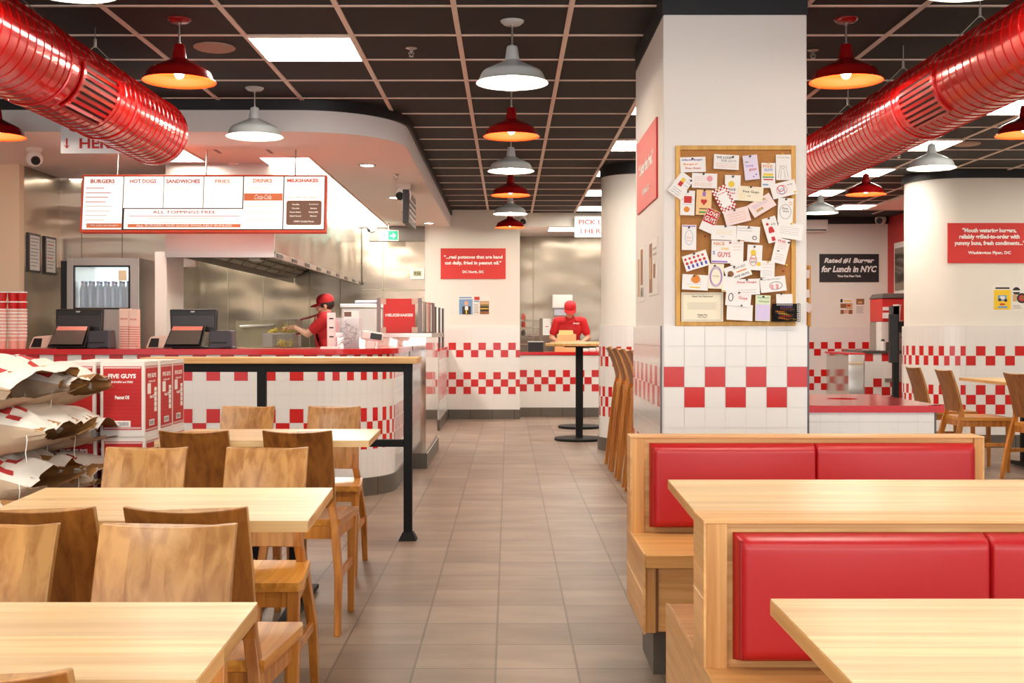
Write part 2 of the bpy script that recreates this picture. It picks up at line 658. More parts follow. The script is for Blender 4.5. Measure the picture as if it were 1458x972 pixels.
def base_board(name, pts, h=BASE_H, t=0.012, m=None):
    mb = MB()
    n = len(pts)
    rings = []
    for i, p in enumerate(pts):
        a = Vector(pts[max(i - 1, 0)]); b = Vector(pts[min(i + 1, n - 1)])
        d = (b - a).normalized(); nr = Vector((d.y, -d.x))
        o = Vector(p) + nr * t
        q = Vector(p) - nr * 0.02
        rings.append([(o.x, o.y, 0), (o.x, o.y, h), (q.x, q.y, h), (q.x, q.y, 0)])
    mb.ring_surface(rings, 0, True, True, True)
    # joints between the base tiles
    acc = 0.0
    for i in range(n - 1):
        a, b = Vector(pts[i]), Vector(pts[i + 1])
        ln = (b - a).length
        d = (b - a).normalized(); nr = Vector((d.y, -d.x))
        s = 0.3 - (acc % 0.3)
        while s < ln:
            c = a + d * s + nr * (t + 0.0006)
            mb.quad((c.x - d.x * 0.003, c.y - d.y * 0.003, 0), (c.x + d.x * 0.003, c.y + d.y * 0.003, 0),
                    (c.x + d.x * 0.003, c.y + d.y * 0.003, h), (c.x - d.x * 0.003, c.y - d.y * 0.003, h), 1)
            s += 0.3
        acc += ln
    return struct(mb.build(name, [m or BASE_TILE, BLACK_BAND]))


# ---- back wall between the kitchen and the pick-up window
YB = 15.8
struct(MB().box(-1.14, YB, 0, 0.155, YB + 0.12, CEIL_Z).build('wall_back', WHITE_WALL))
tile_wall('wall_back_tiles', [([(-1.12, YB - 0.02), (0.155, YB - 0.02)], 0.1015)], 0.0, 1.245,
          lambda i, k: std_red(i, k, 1), thick=0.02)
base_board('baseboard_back', [(-1.12, YB - 0.024), (0.155, YB - 0.024)])
# return of that wall into the pick-up recess
struct(MB().box(0.03, YB + 0.12, 0, 0.155, 18.7, CEIL_Z).build('wall_pickup_left', WHITE_WALL))
# ---- pick-up window: half wall with worktop, header over it
YP = 16.2
tile_wall('wall_pickup_tiles', [([(0.157, YP), (2.2, YP)], 0.1005)], 0.0, 0.86,
          lambda i, k: (k in (5, 3) and i % 2 == 0) or (k == 4 and i % 2 == 1), thick=0.12, zg=0.055)
base_board('baseboard_pickup', [(0.157, YP - 0.004), (2.2, YP - 0.004)])
struct(MB().box(0.155, YP, 2.66, 2.4, YP + 0.15, CEIL_Z).build('wall_pickup_header', WHITE_WALL))
struct(MB().box(0.155, 16.35, 2.72, 2.4, 18.7, 2.80, 0).build('ceiling_pickup', SOFFIT))
struct(MB().box(0.155, 18.6, 0, 2.4, 18.7, 2.72).build('wall_pickup_back', STEEL))
struct(MB().box(2.3, YP + 0.15, 0, 2.4, 18.7, 2.72).build('wall_pickup_right', STEEL))
mb = MB()
for sx in (0.39, 1.98):
    mb.box(sx, 18.585, 0, sx + 0.012, 18.6, 2.7)
struct(mb.build('trim_pickup_seams', STEEL_DARK))

# ---- far right wall, red side wall, rounded wall
YR = 16.9
struct(MB().box(2.2, YR, 0, 5.65, YR + 0.1, CEIL_Z).build('wall_far_right', WHITE_WALL))
struct(MB().box(2.2, YP, 0, 2.3, YR, CEIL_Z).build('wall_far_return', WHITE_WALL))
tile_wall('wall_far_right_tiles', [([(2.35, YR - 0.02), (5.53, YR - 0.02)], 0.1)], 0.0, 1.245,
          lambda i, k: std_red(i, k, 0), thick=0.02)
struct(MB().box(5.53, 12.85, 0, 5.65, YR, CEIL_Z).build('wall_red_side', mat('red_wall_paint', (206, 52, 52), 0.6)))
struct(MB().box(2.3, YR - 0.05, 2.76, 5.53, YR, CEIL_Z).build('trim_far_right', BLACK_BAND))
RX, RY0, RR = 4.24, 11.9, 0.45
rpath = [(8.4, RY0 + 2 * RR), (RX + RR, RY0 + 2 * RR)] + [(RX + RR - RR * math.sin(math.radians(a)), RY0 + RR + RR * math.cos(math.radians(a))) for a in range(10, 91, 10)]
rarc = [(RX + RR - RR * math.cos(math.radians(a)), RY0 + RR - RR * math.sin(math.radians(a))) for a in range(0, 91, 6)]
rflat = [(RX + RR, RY0), (8.4, RY0)]
full = rpath + rarc[1:] + rflat[1:]
mb = MB()
rings = []
for i, p in enumerate(full):
    a = Vector(full[max(i - 1, 0)]); b = Vector(full[min(i + 1, len(full) - 1)])
    d = (b - a).normalized(); nr = Vector((d.y, -d.x))
    q = Vector(p) - nr * 0.12
    rings.append([(p[0], p[1], 0), (p[0], p[1], CEIL_Z), (q.x, q.y, CEIL_Z), (q.x, q.y, 0)])
mb.ring_surface(rings, 0, True, True, True)
struct(mb.build('wall_rounded', WHITE_WALL, smooth=True))


def off(path, d):
    out = []
    for i, p in enumerate(path):
        a = Vector(path[max(i - 1, 0)]); b = Vector(path[min(i + 1, len(path) - 1)])
        t = (b - a).normalized()
        out.append((p[0] + t.y * d, p[1] - t.x * d))
    return out


def joined(*ps):
    out = []
    for p in ps:
        for q in p:
            if not out or (Vector(q) - Vector(out[-1])).length > 1e-6:
                out.append(q)
    return out


o_ = off(full, 0.02)
n1, n2 = len(rpath), len(rpath) + len(rarc) - 1
tile_wall('wall_rounded_tiles', [(o_[0:n1], 0.1), (o_[n1 - 1:n2], 0.0525), (o_[n2 - 1:], 0.1)], 0.0, 1.245,
          lambda i, k: std_red(i, k, 0), thick=0.02)
base_board('baseboard_rounded', off(full, 0.024))
struct(MB().prism([*off(full, 0.03), *reversed(off(full, 0.0))], 2.765, CEIL_Z).build('trim_rounded', BLACK_BAND))
# a lower plaster ceiling field in the far right corner
struct(MB().box(4.78, 12.4, 2.825, 8.4, 15.56, 2.848).build('ceiling_far_right', SOFFIT))

# ---- outer walls of the room, out of the picture
struct(MB().box(-6.5, -2.5, 0, -6.38, 19.5, CEIL_Z).build('wall_left', WHITE_WALL))
struct(MB().box(8.4, -2.5, 0, 8.5, 12.0, CEIL_Z).build('wall_right', WHITE_WALL))

# ---- rectangular pillar
PX0, PX1, PY0, PY1 = 0.76, 1.465, 5.69, 6.92
struct(MB().box(PX0, PY0, 0, PX1, PY1, 2.74).build('pillar', PILLAR_WHITE, bevel=0.006))
struct(MB().box(PX0 - 0.004, PY0 - 0.004, 2.74, PX1 + 0.004, PY1 + 0.004, CEIL_Z).build('trim_pillar', BLACK_BAND))


def pillar_red(i, k):
    # rows counted from the floor: two rows of checks
    e = i % 2 == 0
    return (k == 9 and e) or (k == 8 and not e) or (k in (5, 3) and e) or (k == 4 and not e)


tile_wall('pillar_front_tiles', [([(PX0, PY0 - 0.012), (PX1, PY0 - 0.012)], 0.1007)], 0.0, 1.212,
          lambda i, k: pillar_red(i, k), thick=0.012, zg=0.012)
tile_wall('pillar_side_tiles', [([(PX0 - 0.012, PY1), (PX0 - 0.012, PY0 - 0.012)], 0.1015)], 0.0, 1.212,
          lambda i, k: pillar_red(i, k), thick=0.012, zg=0.012)
struct(MB().box(PX0 - 0.016, PY0 - 0.016, 0.0, PX0 - 0.008, PY0 - 0.008, 1.212).build('trim_pillar_left_edge', mat('dark_grey_trim', (92, 88, 90), 0.4, metal=0.5)))
struct(MB().box(PX1 - 0.002, PY0 - 0.016, 0.0, PX1 + 0.008, PY0, 1.212).build('trim_pillar_right_edge', MATS['dark_grey_trim']))

# ---- round column behind it
CX, CY, CR = 1.30, 11.75, 0.36
struct(MB().lathe([(CR, 0), (CR, 2.74)], (CX, CY, 0), 48, 0, True, True).build('column_round', WHITE_WALL, smooth=True))
struct(MB().lathe([(CR + 0.015, 2.74), (CR + 0.015, CEIL_Z)], (CX, CY, 0), 48, 0, True, True).build('trim_column', BLACK_BAND, smooth=True))
cp = [(CX - (CR + 0.02) * math.cos(math.radians(a)), CY - (CR + 0.02) * math.sin(math.radians(a))) for a in range(-90, 181, 5)]
tile_wall('column_round_tiles', [(cp, 0.0525)], 0.0, 1.245, lambda i, k: std_red(i, k, 0), thick=0.02)
base_board('baseboard_column', [(CX - (CR + 0.024) * math.cos(math.radians(a)), CY - (CR + 0.024) * math.sin(math.radians(a))) for a in range(-90, 181, 5)])

# ---- curved bulkhead over the kitchen and its soffit
SZ = 2.624
bpts = [(-6.38, 8.33), (-1.55, 8.33)] + path_arc(-1.55, 9.08, 0.75, -90, 0, 16)[1:] + [(-0.80, YB)]
mb = MB()
mb.prism([*bpts, (-6.38, YB)], SZ, 2.775, 0, 0)
o = struct(mb.build('bulkhead_soffit', [SOFFIT]))
mb = MB()
ob = off(bpts, 0.012)
mb.prism([*ob, *reversed(bpts)], SZ - 0.004, 2.775, 0)
struct(mb.build('bulkhead_fascia', FASCIA, smooth=True, fix=True))
ob = off(bpts, 0.03)
struct(MB().prism([*ob, *reversed(off(bpts, -0.05))], 2.775, CEIL_Z, 0).build('trim_bulkhead', BLACK_BAND, smooth=True, fix=True))

# ---- kitchen walls
struct(MB().box(-6.38, YB, 0, -1.14, YB + 0.12, SZ).build('wall_kitchen_back', STEEL))
mb = MB()
for sx in (-3.83, -3.35, -2.72, -2.3, -1.72):
    mb.box(sx, YB - 0.006, 0, sx + 0.012, YB, SZ)
mb.box(-2.0, YB - 0.006, 1.75, -1.14, YB, 1.765)
struct(mb.build('trim_kitchen_seams', STEEL_DARK))
struct(MB().box(-1.9, YB - 0.05, 2.42, -1.14, YB, SZ).build('trim_kitchen_rail', mat('grey_brown_trim', (120, 112, 104), 0.4)))
struct(MB().box(-4.3, 10.05, 0, -4.2, YB, SZ).build('wall_kitchen_left', STEEL))
struct(MB().box(-5.3, 9.95, 0, -4.2, 10.05, SZ).build('wall_cream_pier', CREAM))
struct(MB().box(-4.2, 10.85, 1.79, -2.93, 10.95, SZ).build('wall_kitchen_header', STEEL_LIGHT))
struct(MB().box(-3.03, 9.93, 0, -2.93, 10.45, 1.87).build('wall_kitchen_stub', WHITE_WALL))
mb = MB()
for sx in (-4.0, -3.62):
    mb.box(sx, 10.844, 1.79, sx + 0.008, 10.85, SZ)
struct(mb.build('trim_header_seams', STEEL_DARK))

struct(MB().box(-6.38, 8.6, 0.0, -1.6, YB, 0.004).build('floor_bounce_sheet', mat('pale_bounce_sheet', (226, 214, 200), 0.5)))  # unseen pale sheet added to bounce light up to the soffit
# ---- front counter
CXs, CY0, CRad = -1.36, 8.25, 0.5
arc = path_arc(CXs, CY0 + CRad, CRad, -90, 0, 18)
p1, p2, p3 = [(-6.3, CY0), (CXs, CY0)], arc, [(CXs + CRad, CY0 + CRad), (CXs + CRad, 9.99)]
fullc = joined(p1, p2, p3)


def counter_red(i, k):
    e = i % 2 == 0
    return (k == 9 and not e) or (k == 8 and e) or (k == 5 and e) or (k == 4 and not e) or (k == 3 and e)


tile_wall('wall_counter_tiles', [(p1, 0.0988), (p2, 0.0524), (p3, 0.0524)], 0.0, 1.02, counter_red, thick=0.10, zg=0.035)
mb = MB()
dep = [*fullc, (-1.55, 9.99), (-1.55, 8.98), (-6.3, 8.98)]
struct(mb.prism([*off(fullc, -0.11), (-1.6, 9.99), (-1.6, 8.95), (-6.3, 8.95)], 0.0, 1.02, 0).build('wall_counter_body', STEEL_MATT, fix=True))
base_board('baseboard_counter', off(fullc, 0.006))
# small dark dashes of the shadow-gap profile under the top
oc = off(fullc, 0.03)
top = MB().prism([*oc, (-1.5, 9.99), (-1.5, 9.02), (-6.3, 9.02)], 1.022, 1.062, 0)
o = top.build('counter_top', RED_TOP, fix=True, bevel=0.004)
tag(o, 'long red solid-surface counter top curving away at its right end', 'counter top')

# ---- low white-tiled partition running back from the steel cabinet
struct(MB().box(-1.05, 13.9, 0, -0.845, YB - 0.03, 0.955).build('wall_side_partition', WHITE_WALL))
tile_wall('wall_side_partition_tiles', [([(-0.84, YB - 0.03), (-0.84, 13.9)][::-1], 0.1)], 0.0, 0.955,
          lambda i, k: std_red(i, k, 0), thick=0.006)
base_board('baseboard_side_partition', [(-0.835, 13.9), (-0.835, YB - 0.03)])
o = MB().box(-1.07, 13.88, 0.957, -0.825, YB - 0.03, 0.985).build('partition_cap', RED_TOP)
tag(o, 'short red cap on the low white tiled partition against the back wall', 'cap')

# ================================================================== CEILING FITTINGS
def ceiling_panel(x0, x1, y0, y1, label, z=CEIL_Z, m=None, group='square light panels in the dark ceiling', name='ceiling_light_panel'):
    cx, cy = (x0 + x1) / 2, (y0 + y1) / 2
    t = thing(name, label, 'ceiling light', (cx, cy, z), 0, group)
    w, h = (x1 - x0) / 2, (y1 - y0) / 2
    MB().box(-w, -h, -0.012, w, h, -0.001).build('diffuser', m or DIFFUSER, t)
    f = MB()
    e = 0.014
    f.box(-w - e, -h - e, -0.016, w + e, -h, 0); f.box(-w - e, h, -0.016, w + e, h + e, 0)
    f.box(-w - e, -h, -0.016, -w, h, 0); f.box(w, -h, -0.016, w + e, h, 0)
    f.build('frame', CEIL_BAR, t)
    return t


def cell(k):
    return 6.506 + 0.583 * k


ceiling_panel(-0.879 - 0.585, -0.879 - 0.015, cell(0) + 0.015, cell(1) - 0.015, 'big glowing square panel left of the centre lamps, over the tables')
ceiling_panel(0.921 + 0.015, 1.506, cell(6) + 0.015, cell(7) - 0.015, 'glowing square panel beside the top left edge of the square pillar')
ceiling_panel(0.921 + 0.015, 1.506, cell(12) + 0.015, cell(13) - 0.015, 'glowing square panel over the round column, the nearer of two')
ceiling_panel(0.921 + 0.015, 1.506, cell(15) + 0.015, cell(16) - 0.03, 'glowing square panel over the round column, the one nearest the back wall')
ceiling_panel(3.56, 3.93, cell(3) + 0.015, cell(4) - 0.015, 'glowing panel under the thick right end of the red duct')
ceiling_panel(3.56, 3.93, cell(6) + 0.015, cell(7) - 0.015, 'glowing panel just right of the red duct above the white lamp')
ceiling_panel(3.56, 3.93, cell(9) + 0.015, cell(10) - 0.015, 'glowing panel above the small red lamp by the duct')
ceiling_panel(3.56, 3.93, cell(12) + 0.015, cell(13) - 0.015, 'glowing panel above the small white lamp beside the pillar')
ceiling_panel(4.36, 4.76, cell(15) - 0.2, cell(15) + 0.36, 'farthest glowing panel, close to the white wall with the black sign')
ceiling_panel(0.936, 1.506, cell(3) + 0.015, cell(4) - 0.015, 'glowing square panel hidden behind the square pillar, nearer one')
ceiling_panel(0.936, 1.506, cell(9) + 0.015, cell(10) - 0.015, 'glowing square panel hidden behind the square pillar, farther one')
for k_, (xx, yy) in enumerate([(5.9, cell(0)), (5.9, cell(4)), (6.2, cell(8))]):  # unseen panels added to brighten the far right area
    ceiling_panel(xx, xx + 0.57, yy + 0.015, yy + 0.568, 'added glowing fill panel right of the picture over the far right tables')
# unseen panels over the near seating (same grid, above and behind the camera)
for k_, (xx, yy) in enumerate([(-1.464, cell(-6)), (0.936, cell(-6)), (3.336, cell(-6)), (-1.464, cell(-11)), (0.936, cell(-11)), (3.336, cell(-11)), (-3.9, cell(-3)), (-3.9, cell(-9))]):
    ceiling_panel(xx, xx + 0.57, yy + 0.015, yy + 0.568, 'glowing square panel in the ceiling above the near tables, out of the picture')
# kitchen strips
ceiling_panel(-2.04, -1.64, 9.5, 15.7, 'long glowing strip in the kitchen ceiling beside the steel hood', SZ, KDIFF, None, 'kitchen_light_strip')
ceiling_panel(-2.93, -2.55, 9.0, 9.72, 'short glowing panel in the kitchen ceiling above the left half of the menu', SZ, KDIFF, None, 'kitchen_ceiling_light')
ceiling_panel(-4.1, -3.7, 10.8, 14.5, 'glowing strip over the cold room side of the kitchen', SZ, KDIFF, None, 'kitchen_ceiling_light')
ceiling_panel(0.6, 1.7, 16.9, 17.5, 'glowing strip in the ceiling over the pick-up worker', 2.72, KDIFF, None, 'pickup_ceiling_light')


def downlight(x, y, z, label, r=0.055):
    t = thing('downlight', label, 'downlight', (x, y, z), 0, 'small round downlights in the kitchen ceiling')
    MB().lathe([(r, -0.004), (0.001, -0.004)], n=20).build('lens', SPOT, t)
    MB().lathe([(r, -0.001), (r, -0.007), (r + 0.022, -0.007), (r + 0.026, 0.0)], n=20).build('trim_ring', WHITE_LAMP, t, smooth=True)


downlight(-1.22, 10.0, SZ, 'round downlight in the pink soffit right of the menu, nearest one')
downlight(-1.215, 12.4, SZ, 'round downlight behind the hanging monitor in the kitchen soffit')
downlight(-1.21, 13.9, SZ, 'round downlight just past the lower corner of the hanging monitor')
downlight(-1.05, 15.3, SZ, 'round downlight against the back wall above the exit sign')
downlight(0.62, 16.6, 2.72, 'round downlight in the pick-up window ceiling')
downlight(5.3, 11.0, CEIL_Z, 'round downlight washing the red quote board on the rounded wall')

# round speakers and air valves in the ceiling
def disc(x, y, z, r, label, m, name='ceiling_speaker'):
    o = MB().lathe([(0.001, -0.012), (r * 0.9, -0.014), (r, -0.008), (r, 0)], n=28).build(name, m, smooth=True)
    o.location = (x, y, z)
    tag(o, label, 'ceiling speaker')


SPK = mat('dusty_beige_grille', (176, 148, 134), 0.7)
disc(-1.72, 6.78, CEIL_Z, 0.12, 'round beige speaker in the dark ceiling behind the left red lamp', SPK)
disc(4.05, 10.25, CEIL_Z, 0.12, 'round beige speaker in the dark ceiling left of the right-hand red lamp', SPK)
disc(1.28, 10.95, CEIL_Z, 0.1, 'round dark speaker by the glowing panel beside the pillar', mat('dark_grille', (70, 60, 56), 0.6))
disc(-2.35, 10.0, SZ, 0.11, 'round white air valve in the kitchen soffit above the menu', SOFFIT, 'air_valve')


def sprinkler(x, y, z, label):
    t = thing('sprinkler', label, 'sprinkler', (x, y, z), 0, 'ceiling sprinklers')
    MB().lathe([(0.03, 0), (0.034, -0.004), (0.016, -0.012), (0.012, -0.012)], n=16).build('rosette', CHROME, t, smooth=True)
    mb = MB()
    mb.cyl((0, 0, -0.01), (0, 0, -0.035), 0.006)
    mb.tube([(0.006, 0, -0.02), (0.016, 0, -0.035), (0.004, 0, -0.05)], 0.0025)
    mb.tube([(-0.006, 0, -0.02), (-0.016, 0, -0.035), (-0.004, 0, -0.05)], 0.0025)
    mb.cyl((0, 0, -0.05), (0, 0, -0.053), 0.014)
    mb.build('head', CHROME, t)


sprinkler(-0.57, 6.8, CEIL_Z, 'small chrome sprinkler in a dark tile right of the big light panel')
sprinkler(1.80, 6.85, CEIL_Z, 'small chrome sprinkler under the red lamp beside the pillar')
sprinkler(3.62, 10.75, CEIL_Z, 'small chrome sprinkler right of the panel by the red duct')
sprinkler(-1.03, 10.6, SZ, 'small sprinkler in the kitchen soffit right of the first downlight')

# ---- barn pendants
def make_pendant(label, red, loc, group):
    t = thing('pendant_lamp', label, 'pendant lamp', loc, 0, group)
    body = RED_LAMP if red else WHITE_LAMP
    # origin at the ceiling; rim at -0.34
    R_ = 0.194
    MB().lathe([(0.001, -0.022), (0.045, -0.02), (0.062, -0.006), (0.064, 0)], n=28).build('canopy', body, t, smooth=True)
    MB().cyl((0, 0, -0.02), (0, 0, -0.13), 0.0055, n=10).cyl((0, 0, -0.125), (0, 0, -0.14), 0.009).cyl((0, 0, -0.02), (0, 0, -0.035), 0.009).build('stem', CHROME, t, smooth=True)
    out = [(0.012, -0.132), (0.026, -0.136), (0.030, -0.145), (0.038, -0.200), (0.040, -0.212), (0.055, -0.222),
           (0.10, -0.243), (0.150, -0.268), (0.160, -0.276), (0.168, -0.288), (0.180, -0.318), (0.184, -0.324), (0.194, -0.330), (0.195, -0.334)]
    MB().lathe(out, n=40, cap0=False).build('shade', body, t, smooth=30)
    inn = [(0.193, -0.3335), (0.183, -0.3275), (0.177, -0.318), (0.165, -0.291), (0.157, -0.280), (0.147, -0.272), (0.10, -0.247), (0.05, -0.228), (0.002, -0.22)]
    MB().lathe(inn, n=40).build('shade_lining', RED_IN if red else WHITE_IN, t, smooth=30)
    MB().ball((0, 0, -0.285), (0.028, 0.028, 0.034), 14, 10).build('bulb', BULB, t, smooth=True)
    l = bpy.data.lights.new('bulb_light', 'POINT')
    l.energy = LAMP_W; l.color = (1.0, 0.86, 0.68); l.shadow_soft_size = 0.03
    lo = bpy.data.objects.new('bulb_light', l); COL.objects.link(lo)
    lo.parent = t; lo.location = (0, 0, -0.322)
    return t


LROWS = {-3.5: 'far left', -1.73: 'left', 0.02: 'centre', 1.8: 'right', 3.48: 'far right'}
gW, gR = 'white barn pendant lamps', 'red barn pendant lamps'
pr = make_pendant('red barn lamp with round canopy hanging left of the big light panel', True, (-1.755, 6.18, CEIL_Z), gR)
pw = make_pendant('largest white barn lamp, first in the centre row above the aisle', False, (0.02, 6.22, CEIL_Z), gW)
spots = [
    (0, -1.735, 7.92, 'white barn lamp hanging before the curved bulkhead, above the menu'),
    (0, -1.71, 4.52, 'white barn lamp cut by the top edge above the left duct'),
    (1, -3.5, 7.92, 'red barn lamp at the left picture edge under the duct'),
    (1, 0.02, 7.92, 'second lamp of the centre row, red, right behind the largest white lamp'),
    (0, 0.02, 9.62, 'third lamp of the centre row, white, between two red ones'),
    (1, 0.02, 11.32, 'fourth lamp of the centre row, red'),
    (0, 0.02, 13.1, 'fifth lamp of the centre row, small and white'),
    (1, 0.02, 14.8, 'smallest red lamp, last of the centre row before the back wall'),
    (1, 1.80, 6.18, 'red barn lamp right of the square pillar top'),
    (0, 1.80, 4.50, 'white barn lamp cut by the top edge above the right duct'),
    (1, 3.50, 7.85, 'red barn lamp at the right picture edge'),
    (0, 3.45, 9.45, 'white barn lamp hanging before the rounded white wall'),
    (1, 3.47, 11.25, 'small red barn lamp above the black quote board'),
    (0, 3.50, 13.0, 'small white barn lamp next to the pillar, above the air conditioner'),
]
for r_, x_, y_, lab in spots:
    dup(pr if r_ else pw, (x_, y_, CEIL_Z), label=lab, group=gR if r_ else gW)
    src = (pr if r_ else pw)

# ---- red spiral ducts
def make_duct(name, x, z, y0, y1, R_, label, grille_y, grille_side, cap_far, rings_seed):
    t = thing(name, label, 'duct', (x, y0, z))
    L_ = y1 - y0
    mb = MB()
    # tube with fine spiral ribs
    prof = []
    y = 0.0
    step = 0.085
    while y < L_:
        prof += [(R_, y), (R_, y + step - 0.012), (R_ + 0.0035, y + step - 0.008), (R_ + 0.0035, y + step - 0.004)]
        y += step
    prof.append((R_, L_))
    mb.lathe([(r, h) for r, h in prof], n=56, axis='y')
    if cap_far:
        mb.lathe([(R_, L_), (R_ - 0.004, L_ + 0.002), (R_ * 0.95, L_), (0.001, L_ - 0.01)], n=56, axis='y')
    mb.build('spiral_tube', RED_GLOSS, t, smooth=25)
    # long seams with rivets like a basket weave of bands
    for yy in ([L_ * 0.12, L_ * 0.36, L_ * 0.60, L_ * 0.8]):
        MB().lathe([(R_ + 0.001, yy - 0.02), (R_ + 0.007, yy - 0.018), (R_ + 0.007, yy + 0.018), (R_ + 0.001, yy + 0.02)], n=56, axis='y').build('joint_band', RED_GLOSS, t, smooth=25)
    MB().lathe([(R_ + 0.001, L_ - 0.03), (R_ + 0.006, L_ - 0.028), (R_ + 0.006, L_), (R_, L_ + 0.001)], n=56, axis='y').build('end_band', RED_GLOSS, t, smooth=25)
    # grille: frame sheet hugging the tube with long open slots
    g0 = grille_y - y0
    ga = [math.radians(a) for a in grille_side]
    gl = 0.46
    fr = MB()

    def pt(a, yy, r):
        return (r * math.cos(a), yy, r * math.sin(a))
    na = 14
    for (ya, yb) in ((g0 - 0.03, g0), (g0 + gl, g0 + gl + 0.03)):
        rings = [[pt(ga[0] + (ga[1] - ga[0]) * i / na, yy, rr) for yy, rr in ((ya, R_ + 0.004), (ya, R_ + 0.014), (yb, R_ + 0.014), (yb, R_ + 0.004))] for i in range(na + 1)]
        MB().ring_surface(rings, 0, True, True, True).build('grille_frame', RED_GLOSS, t, smooth=25, fix=True)
    bk = MB()
    rings = [[pt(ga[0] + (ga[1] - ga[0]) * i / na, yy, R_ + 0.0042) for yy in (g0, g0 + gl)] for i in range(na + 1)]
    bk.ring_surface(rings, 0, False)
    bk.build('grille_back', mat('dark_red_slot', (46, 6, 8), 0.6), t)
    nb = 8
    br = MB()
    for i in range(nb + 1):
        a = ga[0] + (ga[1] - ga[0]) * i / nb
        da = (ga[1] - ga[0]) / nb * 0.28
        rings = [[pt(a + da * s_, yy, rr) for s_, rr in ((-1, R_ + 0.004), (-1, R_ + 0.013), (1, R_ + 0.013), (1, R_ + 0.004))] for yy in (g0, g0 + gl)]
        br.ring_surface(rings, 0, True, True, True)
    br.build('grille_louvres', RED_GLOSS, t, fix=True)
    # hanger wires
    n_h = int(L_ / 1.1)
    for i in range(n_h):
        yy = 0.45 + i * 1.1
        h = MB()
        top_ = CEIL_Z - z
        h.tube([(R_ * 0.75, yy, R_ * 0.68), (0, yy, R_ + 0.085), (-R_ * 0.75, yy, R_ * 0.68)], 0.003, 6)
        h.cyl((0, yy, R_ + 0.075), (0, yy, R_ + 0.12), 0.009, n=8)
        h.cyl((0, yy, R_ + 0.1), (0, yy, top_), 0.003, n=6)
        h.build('hanger_wire', CHROME, t)
    return t


make_duct('spiral_duct', -2.265, 2.46, 2.6, 7.4, 0.206, 'big glossy red spiral duct over the tables, ending above the menu', 5.62, (-62, 8), True, 1)
make_duct('spiral_duct', 2.30, 2.445, 3.0, 12.4, 0.197, 'big glossy red spiral duct running behind the square pillar at right', 5.75, (172, 236), True, 2)

